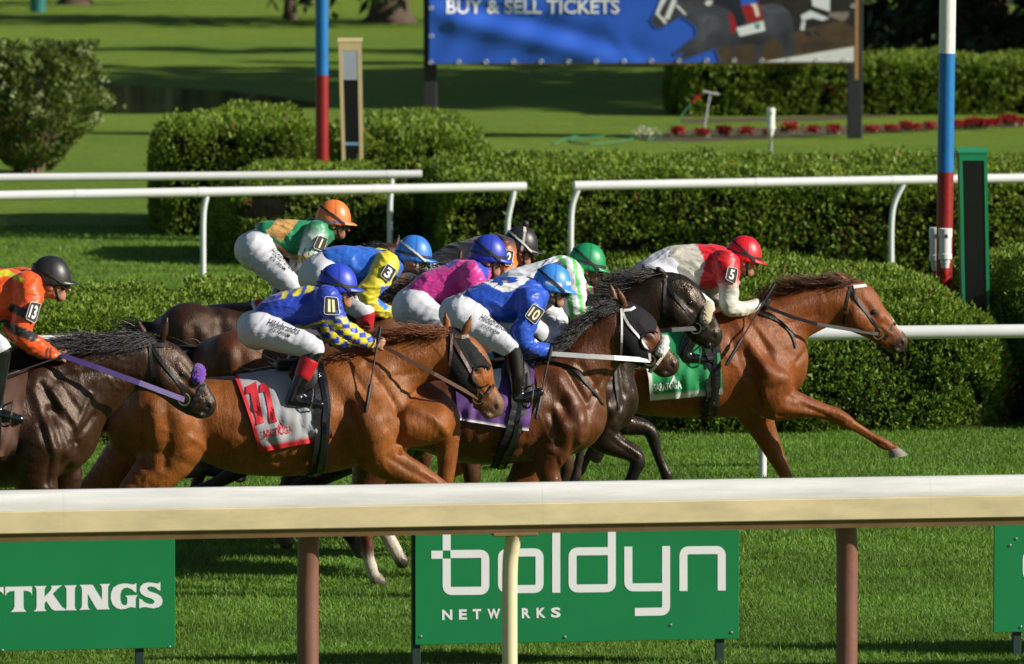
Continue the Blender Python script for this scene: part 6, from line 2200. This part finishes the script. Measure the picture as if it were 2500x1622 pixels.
    for sd in (-1, 1):
        pts = [hd(.02, sd * .084, -.005), hd(.022, sd * .080, -.045), hd(.036, sd * .058, -.090), hd(.050, sd * .02, -.118), hd(.05, 0, -.122)]
        mb.strap(pts, [np.array([0, sd, -.2])] * 5, .016, .004)
    mb.build('chin_strap', j.get('chin', M_BLACKF), he)
    if j.get('pompom'):
        mb = MB(); mb.lathe((0, 0, 0), [(.026 * math.sin(a), .026 * math.cos(a)) for a in np.linspace(.05, PI - .05, 9)], 14)
        mb.V = [tuple(hd(0, 0, .18) + np.array(v) * (1 + .12 * rng.random())) for v in mb.V]
        mb.build('pompom', M_BLACKF, he, True)
    # ---- number band on the arm
    if 'arm_no' in j:
        q, txt, mt = j['arm_no']
        P = [SJ.hit(*p, .014) for p in q]
        G5 = [SJ.hit((q[0][0] * (1 - a) + q[1][0] * a) * (1 - b) + (q[3][0] * (1 - a) + q[2][0] * a) * b, (q[0][1] * (1 - a) + q[1][1] * a) * (1 - b) + (q[3][1] * (1 - a) + q[2][1] * a) * b, 0)[0] for a in (0.1, .3, .5, .7, .9) for b in (.1, .35, .65, .9)]
        c = np.mean([p for p, n in P], 0); nn = np.mean([n for p, n in P], 0); nn = nn / np.linalg.norm(nn)
        nn = nn * .5 + np.array([.15, -.85, .2]) * .5; nn /= np.linalg.norm(nn)
        prot = np.array([(g_ - c) @ nn for g_ in G5]); c = c + nn * float(np.sort(prot)[-3])
        C3 = []
        for u, v in q:
            oo, dd = ln.ray_loc(u, v)
            t = ((c + nn * .008 - oo) @ nn) / (dd @ nn)
            C3.append(oo + dd * t)
        C3 = np.array(C3)
        # rounded corners
        def bil(a, b): return (C3[0] * (1 - a) + C3[1] * a) * (1 - b) + (C3[3] * (1 - a) + C3[2] * a) * b
        rim = []
        for cx, cy, a0 in ((.85, .12, -PI / 2), (.85, .88, 0), (.15, .88, PI / 2), (.15, .12, PI)):
            for a in np.linspace(a0, a0 + PI / 2, 4):
                rim.append(bil(cx + .15 * math.cos(a), cy + .12 * math.sin(a)))
        mb = MB(); mb.prism([p - nn * .014 for p in rim], nn * .014)
        ab = mb.build('number_band', M_INKBLACK, o)
        if txt.strip('1') == '':
            k_ = len(txt); T, F2 = [], []
            for i_ in range(k_):
                x0_ = (i_ + .12) / k_; x1_ = (i_ + .78) / k_
                F2.append(tuple(range(len(T), len(T) + 4))); T += [(x0_, 0), (x1_, 0), (x1_, -1), (x0_, -1)]
            T = np.array(T)
        else:
            T, F2 = text_map(txt, 0, 0, 1, 1, bold=.03)
        k0, k1 = j.get('no_w', (.22, .78))
        Pn = [bil(k0 + a * (k1 - k0), .86 + b * .72) + nn * .003 for a, b in T]
        mesh_obj('number', Pn, F2, mt, ab)
        mb = MB()
        edge = [p + nn * .001 for p in rim]
        mb.tube(edge + [edge[0]], .0022, 4, False)
        mb.build('number_band_edge', M_NUMW, ab)
    # ---- lettering on the breeches
    for t in j.get('letters', []):
        body, (u0, v0), (u1, v1), hgt, sh = t
        a = math.atan2(v1 - v0, u1 - u0); w = math.hypot(u1 - u0, v1 - v0)
        text_on(SB, 'breeches_lettering', M_INKBLACK, br, body, u0, v0, w, hgt, .005, 6.0, ang=a, bold=-.004 if sh else .008, shear=sh)
    for t in j.get('prints', []):
        body, (u0, v0), (u1, v1), hgt, mt = t
        a = math.atan2(v1 - v0, u1 - u0); w = math.hypot(u1 - u0, v1 - v0)
        text_on(SJ, 'jacket_print', mt, jk, body, u0, v0, w, hgt, .006, 6.0, ang=a, bold=.03)
    j['SJ'] = SJ; j['SB'] = SB; j['obj'] = o; j['jacket'] = jk
    return j

def P_poly(poly, col):
    def f(V, uv, C):
        C[poly_mask(uv, poly)] = col
    return f
def P_band(pts, w, col, cond=None):
    def f(V, uv, C):
        m = line_dist(uv, pts) < w
        if cond is not None: m &= cond(V)
        C[m] = col
    return f
WHITE = (.78, .78, .80)
def simple_leg(hipu, hipv, dx=0, dy=0, s=1.0):
    f = lambda a, b: (hipu + dx + (a - 628) * s, hipv + dy + (b - 805) * s)
    return dict(shin=[(*f(770, 858), 24 * s, -.25, ), (*f(756, 884), 21 * s, -.26), (*f(736, 930), 19.5 * s, -.27), (*f(722, 962), 17 * s, -.275)],
                foot=[(*f(712, 982), 16 * s, -.275), (*f(745, 983), 14.5 * s, -.285), (*f(780, 989), 12 * s, -.29)])
J = {}
ROYAL = (.020, .055, .42); YEL = (.66, .56, .03); SKYB = (.035, .19, .66)

# 11
def diamonds(V, uv, C):
    # blue and yellow lozenges down both sleeves
    ax = np.array([84, 62.0]); ax /= np.linalg.norm(ax); bx = np.array([-ax[1], ax[0]])
    q = uv - np.array([800, 760.0])
    a = q @ ax; b = q @ bx
    t = (np.floor((a + b * 1.1) / 21) + np.floor((a - b * 1.1) / 29)).astype(int)
    m = (uv[:, 0] > 785) & (uv[:, 1] > 768) & (uv[:, 1] > 768 + (820 - uv[:, 0]) * .35)
    C[m] = np.where((t[m] % 2 == 0)[:, None], np.array(YEL), np.array(ROYAL))
J['11'] = dict(lane=H11['lane'], label='jockey in royal blue silks with yellow bars and blue and yellow diamond sleeves',
    torso=[(626, 750, 668, 790, .13), (663, 723, 700, 798, .155), (715, 708, 742, 804, .17), (765, 697, 784, 790, .18), (800, 703, 812, 758, .14)],
    pelvis=[(596, 795, 612, 838, .10), (618, 764, 644, 852, .150), (648, 750, 684, 826, .145)],
    thigh=[(630, 806, 43, -.11), (690, 824, 38, -.17), (742, 842, 31, -.23), (766, 852, 27, -.25)],
    shin=[(766, 858, 25, -.25), (754, 884, 22, -.26), (736, 925, 19.5, -.27), (720, 962, 17, -.275)], cuff=(.36, .66),
    foot=[(712, 981, 16.5, -.275), (748, 983, 14.5, -.285), (782, 989, 11.5, -.29)],
    arm=[(798, 728, 33, -.16, ROYAL), (812, 765, 28, -.22, ROYAL), (840, 802, 23, -.23, ROYAL), (874, 822, 20, -.17, ROYAL), (904, 838, 15.5, -.12, ROYAL)],
    armf=[(790, 770, 31, .13), (808, 818, 24, .06), (850, 842, 19, .08), (896, 846, 15, .09)], silk=ROYAL,
    hand=(920, 842, -.11), handf=(915, 846, .09), head=(824, 704, 3), cap=(.025, .06, .55),
    paint=[P_poly([(683, 731), (702, 708), (717, 702), (696, 731)], YEL), P_poly([(712, 724), (736, 700), (751, 696), (729, 723)], YEL), P_poly([(742, 716), (764, 694), (780, 692), (759, 715)], YEL),
           P_poly([(722, 790), (745, 797), (800, 778), (800, 786), (745, 806), (724, 797)], YEL), diamonds],
    arm_no=([(793, 724), (824, 727), (829, 769), (791, 768)], '11', M_NUMC), no_w=(.2, .8),
    letters=[('Hildebrandts', (651, 795), (729, 819), 17, .35), ('ICE CREAM', (660, 808), (706, 825), 8, 0)], chin=M_BROWNL)
# 1
GRN = (.008, .22, .085); TAN = (.60, .33, .10)
J['1'] = dict(lane=H1['lane'], label='jockey in an orange cap and green silks with a tan sash, standing in the stirrups',
    torso=[(628, 548, 668, 586, .13), (662, 540, 690, 610, .155), (708, 536, 724, 630, .17), (752, 540, 757, 622, .18), (788, 549, 788, 600, .14)],
    pelvis=[(598, 585, 606, 632, .10), (607, 568, 640, 658, .150), (632, 553, 674, 622, .145)],
    thigh=[(622, 612, 42, -.11), (660, 648, 36, -.17), (696, 682, 29, -.23), (712, 700, 25, -.25)],
    shin=[(713, 704, 23, -.25), (702, 735, 20, -.26), (688, 780, 18, -.27), (676, 812, 16, -.275)],
    foot=[(668, 830, 15, -.275), (700, 830, 13, -.285), (728, 838, 11, -.29)],
    arm=[(774, 568, 31, -.16, GRN), (764, 600, 27, -.21, (.72, .76, .74)), (748, 650, 23, -.22, (.72, .76, .74)), (785, 684, 19, -.17, (.72, .76, .74)), (816, 694, 15, -.12, (.72, .76, .74))],
    silk=GRN, hand=(832, 696, -.11), head=(814, 541, 6), cap=(.80, .20, .045),
    capf=lambda th, ph, p: (.06, .18, .48) if -.006 < p[2] < .012 else (.80, .20, .045), band=False,
    paint=[P_poly([(690, 530), (740, 530), (684, 590), (648, 566)], TAN), P_poly([(655, 572), (672, 592), (712, 622), (760, 616), (764, 640), (700, 640), (640, 592)], TAN),
           lambda V, uv, C: C.__setitem__((uv[:, 1] > 600) & (uv[:, 0] > 728) & (np.abs((uv[:, 0] + .35 * uv[:, 1]) % 12) < 3.5), (.03, .30, .14))],
    arm_no=([(778, 575), (801, 583), (789, 615), (764, 605)], '1', M_NUMC), no_w=(.4, .62),
    letters=[('Hildebrandts', (657, 616), (716, 666), 17, .35), ('ICE CREAM', (659, 632), (694, 662), 8, 0)], skin=(.30, .14, .085))
# 3
J['3'] = dict(lane=H3['lane'], label='jockey in bright blue silks with yellow sleeves and a light blue cap with white strap',
    torso=[(794, 607, 818, 664, .13), (830, 600, 848, 690, .155), (880, 604, 888, 700, .17), (930, 612, 930, 694, .18), (960, 626, 954, 678, .14)],
    pelvis=[(752, 645, 768, 705, .10), (768, 622, 802, 728, .150), (796, 611, 838, 702, .145)],
    thigh=[(788, 678, 42, -.11), (836, 716, 36, -.17), (874, 748, 29, -.23), (890, 762, 25, -.25)],
    shin=[(892, 768, 23, -.25), (891, 792, 20, -.26), (886, 832, 18.5, -.27), (878, 866, 16, -.275)], cuff=(.0, .42),
    foot=[(872, 882, 15, -.275), (904, 884, 13, -.285), (934, 890, 11, -.29)],
    arm=[(944, 645, 32, -.15, YEL), (928, 678, 29, -.22, YEL), (894, 726, 26, -.24, YEL), (925, 754, 20, -.18, YEL), (960, 763, 15, -.12, YEL)],
    silk=(.022, .13, .58), hand=(978, 767, -.11), head=(1010, 630, 8), cap=SKYB, gog=M_WHITEWEB, chin=M_WHITEWEB,
    paint=[P_poly([(921, 695), (944, 694), (925, 728), (950, 752), (936, 756), (916, 738)], (.03, .16, .60)),
           P_band([(955, 746), (966, 772)], 4, (.8, .78, .7))],
    arm_no=([(946, 643), (968, 659), (950, 691), (928, 673)], '3', M_NUMW), glove=(.25, .42, .52))
# pink
PINK = (.66, .045, .30)
J['P'] = dict(lane=HP['lane'], label='jockey in shiny pink silks with a royal blue collar and cap',
    torso=[(1000, 694, 1052, 752, .13), (1038, 666, 1080, 757, .155), (1090, 644, 1118, 735, .17), (1132, 632, 1148, 715, .18), (1166, 642, 1172, 698, .14)],
    pelvis=[(976, 738, 990, 785, .10), (988, 706, 1028, 798, .150), (1008, 694, 1062, 770, .145)],
    thigh=[(1012, 752, 42, -.11), (1062, 782, 37, -.17), (1112, 808, 30, -.23), (1130, 818, 26, -.25)], **simple_leg(1000, 760, -4, 5, .95),
    arm=[(1154, 668, 32, -.15, PINK), (1158, 705, 29, -.21, PINK), (1146, 760, 24, -.23, PINK), (1190, 790, 19, -.17, PINK), (1225, 798, 15, -.12, PINK)],
    silk=PINK, collar=(.03, .06, .42), hand=(1240, 800, -.11), head=(1192, 630, 8), cap=(.022, .05, .45),
    lens=simple('brown_goggle_lens', (.10, .07, .03), .15),
    paint=[P_poly([(1088, 640), (1128, 628), (1124, 640), (1108, 648), (1098, 656), (1090, 652)], (.07, .05, .40)), P_poly([(1152, 630), (1200, 640), (1190, 690), (1176, 672), (1164, 650)], (.03, .06, .42))])
# 10
BL10 = (.016, .075, .48)
def circle10(V, uv, C):
    m = (np.hypot((V[:, 0] - V10C[0]) / .155, V[:, 1] / .15) < 1) & (V[:, 2] > V10C[2] - .09)
    C[m] = WHITE
V10C = H10['lane'].loc(1236, 684, 0)
J['10'] = dict(lane=H10['lane'], label='jockey in blue silks, white disc on the back, light blue cap banded white',
    torso=[(1138, 708, 1176, 754, .13), (1175, 690, 1206, 778, .155), (1222, 681, 1246, 790, .17), (1272, 678, 1290, 782, .18), (1306, 692, 1316, 748, .14)],
    pelvis=[(1100, 748, 1112, 790, .10), (1114, 722, 1146, 822, .150), (1140, 709, 1184, 802, .145)],
    thigh=[(1126, 772, 44, -.11), (1175, 805, 38, -.17), (1222, 833, 31, -.23), (1242, 846, 27, -.25)],
    shin=[(1250, 854, 25, -.25), (1258, 890, 22, -.26), (1262, 925, 19.5, -.27), (1262, 952, 17, -.275)],
    foot=[(1258, 976, 16, -.275), (1286, 972, 13.5, -.285), (1318, 958, 11, -.29)],
    arm=[(1292, 732, 33, -.16, BL10), (1292, 772, 29, -.22, BL10), (1272, 822, 26, -.25, BL10), (1300, 848, 21, -.19, BL10), (1328, 854, 17, -.13, BL10)],
    armf=[(1318, 738, 30, .15, WHITE), (1352, 768, 27, .19, WHITE), (1364, 802, 23, .19, WHITE), (1350, 836, 17, .11, WHITE)],
    silk=BL10, hand=(1344, 856, -.12), handf=(1352, 848, .10), head=(1347, 703, 10), cap=(.045, .25, .75), glove=(.012, .012, .013),
    capf=lambda th, ph, p: (.75, .77, .8) if .026 < p[2] - .12 * (p[0] + .0) < .040 + .0 else ((.045, .25, .75)), band=False,
    paint=[circle10, P_poly([(1298, 832), (1316, 800), (1322, 830)], WHITE)],
    arm_no=([(1302, 742), (1330, 759), (1306, 793), (1281, 772)], '10', M_NUMC), no_w=(.14, .86),
    letters=[('Hildebrandts', (1169, 781), (1238, 812), 17, .35), ('ICE CREAM', (1175, 798), (1217, 818), 8, 0)])
# green cap
def stripes(V, uv, C):
    m = (uv[:, 0] > 1366)
    st = ((uv[:, 0] - 1366) - (uv[:, 1] - 650) * .12) % 26 < 11
    C[m & st] = (.10, .50, .10)
J['B'] = dict(lane=HB['lane'], label='jockey in an emerald cap and white silks with lime green striped sleeves',
    torso=[(1196, 690, 1216, 742, .13), (1245, 659, 1266, 748, .155), (1310, 640, 1326, 746, .17), (1364, 626, 1376, 726, .18), (1392, 632, 1402, 690, .14)],
    pelvis=[(1150, 712, 1164, 768, .10), (1168, 694, 1198, 790, .150), (1198, 686, 1232, 772, .145)],
    thigh=[(1184, 745, 42, -.11), (1240, 774, 37, -.17), (1296, 802, 30, -.23), (1314, 812, 26, -.25)], **simple_leg(1182, 764, -4, 0, .94),
    arm=[(1386, 660, 32, -.16), (1402, 700, 30, -.21), (1402, 752, 27, -.23), (1424, 768, 21, -.17), (1446, 764, 15, -.12)],
    silk=(.70, .72, .76), hand=(1462, 762, -.11), head=(1432, 651, 11), cap=(.008, .27, .10), paint=[stripes], glove=(.02, .02, .02), skin=(.27, .125, .07),
    armf=[(1400, 660, 31, .15, (.70, .10, .26)), (1420, 700, 27, .19, (.70, .10, .26)), (1432, 730, 22, .18, (.70, .10, .26)), (1460, 745, 15, .12, (.70, .10, .26))], handf=(1476, 746, .10))
# 2
J['2'] = dict(lane=H2['lane'], label='jockey in a black jacket with orange cuffs and a black pompom cap',
    torso=[(1056, 630, 1080, 684, .13), (1090, 602, 1110, 692, .155), (1150, 583, 1166, 682, .17), (1200, 576, 1212, 672, .18), (1234, 584, 1240, 638, .14)],
    pelvis=[(1016, 655, 1028, 700, .10), (1034, 636, 1062, 718, .150), (1058, 625, 1092, 700, .145)],
    thigh=[(1044, 682, 40, -.11), (1094, 714, 35, -.17), (1142, 742, 28, -.23), (1158, 752, 24, -.25)], **simple_leg(1042, 700, -4, 0, .9),
    arm=[(1228, 606, 31, -.15, (.02, .02, .022)), (1236, 640, 27, -.21, (.72, .16, .03)), (1236, 690, 23, -.22, (.72, .16, .03)), (1280, 712, 18, -.17, (.02, .02, .022)), (1316, 716, 14, -.12, (.02, .02, .022))],
    silk=(.022, .022, .026), collar=(.7, .15, .03), hand=(1332, 718, -.11), head=(1270, 606, 12), cap=(.018, .018, .020), pompom=True, gog=M_WHITEWEB,
    capf=lambda th, ph, p: (.72, .70, .62) if abs(p[0] + .004) < .009 else (.018, .018, .020), band=False,
    arm_no=([(1236, 610), (1255, 614), (1248, 650), (1227, 646)], '2', M_NUMW))
# 5
RED = (.60, .008, .020); BEI = (.56, .53, .45)
J['5'] = dict(lane=H5['lane'], label='jockey in a red cap and red and beige silks on the leading horse',
    torso=[(1618, 612, 1664, 664, .13), (1655, 601, 1696, 703, .155), (1706, 597, 1722, 710, .17), (1750, 602, 1756, 700, .18), (1782, 619, 1785, 670, .14)],
    pelvis=[(1562, 665, 1574, 715, .10), (1578, 632, 1618, 735, .150), (1612, 613, 1658, 692, .145)],
    thigh=[(1596, 684, 42, -.11), (1650, 714, 36, -.17), (1702, 740, 29, -.23), (1720, 752, 25, -.25)],
    shin=[(1720, 760, 23, -.25), (1704, 795, 20, -.26), (1682, 835, 18.5, -.27), (1670, 858, 16.5, -.275)],
    foot=[(1664, 875, 15, -.275), (1696, 876, 13.5, -.285), (1728, 881, 11, -.29)],
    arm=[(1770, 642, 33, -.16, RED), (1778, 680, 28, -.21, RED), (1779, 704, 25, -.22, BEI), (1780, 748, 22, -.23, BEI), (1816, 754, 19, -.17, BEI), (1846, 744, 15.5, -.12, BEI)],
    armf=[(1756, 664, 31, .15, BEI), (1744, 715, 24, .18, BEI), (1790, 752, 19, .15, BEI), (1840, 748, 15, .10, BEI)],
    silk=RED, hand=(1864, 741, -.12), head=(1815, 630, 13), cap=(.66, .008, .022), glove=(.012, .012, .013),
    paint=[lambda V, uv, C: C.__setitem__((uv[:, 0] < 1702 + 14 * np.exp(-((uv[:, 1] - 640) / 34) ** 2) + (uv[:, 1] - 600) * .03), BEI)],
    arm_no=([(1778, 651), (1802, 657), (1795, 694), (1771, 681)], '5', M_NUMW), no_w=(.28, .74), lens=simple('amber_goggle_lens', (.25, .18, .04), .12))
# 13
ORG = (.72, .085, .010)
J['13'] = dict(lane=H13['lane'], label='jockey in orange silks with black arm bands and a plain black cap',
    torso=[(-130, 700, -92, 758, .13), (-82, 668, -52, 775, .155), (-20, 657, 0, 786, .17), (42, 662, 52, 776, .18), (80, 676, 84, 734, .14)],
    pelvis=[(-182, 752, -168, 800, .10), (-162, 720, -130, 822, .150), (-134, 702, -92, 792, .145)],
    thigh=[(-150, 772, 44, -.11), (-90, 804, 39, -.17), (-22, 838, 32, -.23), (0, 850, 28, -.25)],
    shin=[(4, 858, 26, -.25), (0, 900, 22, -.26), (-8, 955, 20, -.27), (-12, 985, 18, -.275)],
    foot=[(-20, 1008, 16, -.275), (14, 1016, 15, -.285), (48, 1024, 12, -.29)],
    arm=[(66, 695, 35, -.16), (70, 742, 31, -.22), (52, 814, 27, -.25), (90, 846, 23, -.19), (126, 864, 18, -.13)],
    silk=ORG, hand=(144, 870, -.12), head=(124, 687, 2), cap=(.018, .018, .020),
    paint=[P_band([(30, 752), (90, 772)], 11, (.02, .02, .022)), P_band([(10, 792), (76, 818)], 12, (.02, .02, .022)), P_band([(112, 846), (108, 880)], 4, (.12, .03, .02)), P_band([(122, 850), (118, 884)], 4, (.12, .03, .02)),
           P_band([(-40, 664), (-10, 672), (20, 668), (48, 680)], 6, (.55, .50, .02))],
    arm_no=([(75, 737), (100, 742), (86, 790), (62, 778)], '13', M_NUMW), no_w=(.18, .84), band=False)
for _k in ('13', '11', '10', 'B', 'P', '3', '5', '2', '1'):
    if 'ONLY' in globals() and _k not in ONLY: continue
    make_jockey(J[_k])
# ------------------------------------------------------------------ whips
M_WHIPR = simple('red_whip_shaft', (.50, .03, .05), .35)
def whip(label, lane, pts, yl, cols=None):
    P = [lane.loc(u, v, y) for (u, v), y in zip(pts, yl)]
    root = empty('riding_whip', mat=Matrix.Translation(Vector(lane.wld(P[0]))) @ Matrix.Rotation(PSI, 4, 'Z'))
    tag(root, label, 'whip', 'whips carried by the jockeys')
    o = P[0]
    P = [p - o for p in P]
    d = P[-1] - P[0]
    f = lambda t: P[0] + d * t
    mb = MB(); mb.tube([f(0), f(.03), f(.16), f(.2)], [.012, .014, .012, .009], 10); mb.build('whip_handle', M_LEATHER, root, True)
    mb = MB(); mb.tube([f(.2), f(.66)], [.007, .005], 8); mb.build('whip_shaft', cols or M_LEATHER, root, True)
    mb = MB(); mb.tube([f(.66), f(.7), f(.97), f(1)], [.006, .013, .013, .010], 8); mb.build('whip_flap', M_LEATHER, root, True)
whip('black whip hanging from the hand of the royal blue jockey', H11['lane'], [(928, 800), (893, 1006)], (-.14, -.33))
whip('red and black whip held by the leading jockey', H5['lane'], [(1891, 693), (1772, 893)], (-.12, -.36))
whip('black whip hanging below the white rein', H10['lane'], [(1346, 846), (1308, 1024)], (-.16, -.32))
whip('black whip carried level by the orange jockey', H13['lane'], [(180, 860), (-20, 930)], (-.13, -.30))

# ------------------------------------------------------------------ lettering on the saddle cloths
M_REDP = simple('red_cloth_print', (.50, .010, .022), .7)
M_WHITEP = simple('white_cloth_print', (.74, .75, .78), .7)
def cloth_text(sp, mat, body, u, v, w, h, ang, bold=.03, sub=7, **kw):
    return text_on(sp['cloth_surf'], 'cloth_lettering', mat, sp['cloth_obj'], body, u, v, w, h, .007, sub, ang=ang, bold=bold, **kw)
def cloth_poly(sp, mat, polys, name='cloth_emblem'):
    for poly in polys:
        bm = bmesh.new()
        vs = [bm.verts.new((x, y, 0)) for x, y in poly]
        bm.faces.new(vs)
        for _ in range(3):
            E = [e for e in bm.edges if e.calc_length() > 12]
            if not E: break
            bmesh.ops.subdivide_edges(bm, edges=E, cuts=1)
            bmesh.ops.triangulate(bm, faces=bm.faces)
        bm.verts.index_update()
        T = [(q.co.x, q.co.y) for q in bm.verts]; F = [tuple(q.index for q in f.verts) for f in bm.faces]; bm.free()
        mesh_obj(name, [sp['cloth_surf'].hit(a, b, .007)[0] for a, b in T], F, mat, sp['cloth_obj'])
if '11' in RUN:
    Z3 = lambda x, y: (560 + x / 2.574, 620 + y / 2.574)
    cloth_poly(H11, M_REDP, [[Z3(*q) for q in ((105, 838), (168, 808), (218, 1062), (172, 1076), (132, 880), (104, 884))],
                             [Z3(*q) for q in ((190, 832), (214, 812), (252, 850), (298, 1058), (254, 1062), (222, 870), (192, 876))]], 'cloth_number')
    cloth_text(H11, M_REDP, 'SARATOGA', 644, 1070, 72, 19, -.19, .015)
    ap = Z3(326, 1060)
    cloth_poly(H11, M_REDP, [[Z3(324, 1060), Z3(329, 1060), Z3(312 + 8 * k - 6, 1102 - 2 * k), Z3(306 + 8 * k - 6, 1104 - 2 * k)] for k in (0, 2, 4, 6)])
if '5' in RUN:
    Z6 = lambda x, y: (1360 + x / 3.089, 560 + y / 3.089)
    cloth_text(H5, M_WHITEP, 'SARATOGA', 1597, 955, 66, 18, -.10, .02)
    cloth_poly(H5, M_WHITEP, [[Z6(876, 1106), Z6(882, 1106), Z6(858 + 9 * k, 1152), Z6(852 + 9 * k, 1152)] for k in range(6)])
if '10' in RUN:
    Z5 = lambda x, y: (960 + x / 3.677, 780 + y / 3.677)
    cloth_text(H10, M_WHITEP, '10', 1128, 962, 92, 92, .10, .05)
# number on the disc of the blue jacket
if '10' in RUN:
    J10 = J['10']
    text_on(J10['SJ'], 'jacket_number', simple('blue_number', BL10, .5), J10['jacket'], '8', 1204, 691, 62, 13, .006, 5, bold=.02)
# ear tips and small plants need nothing more
print('objects', len(bpy.data.objects))
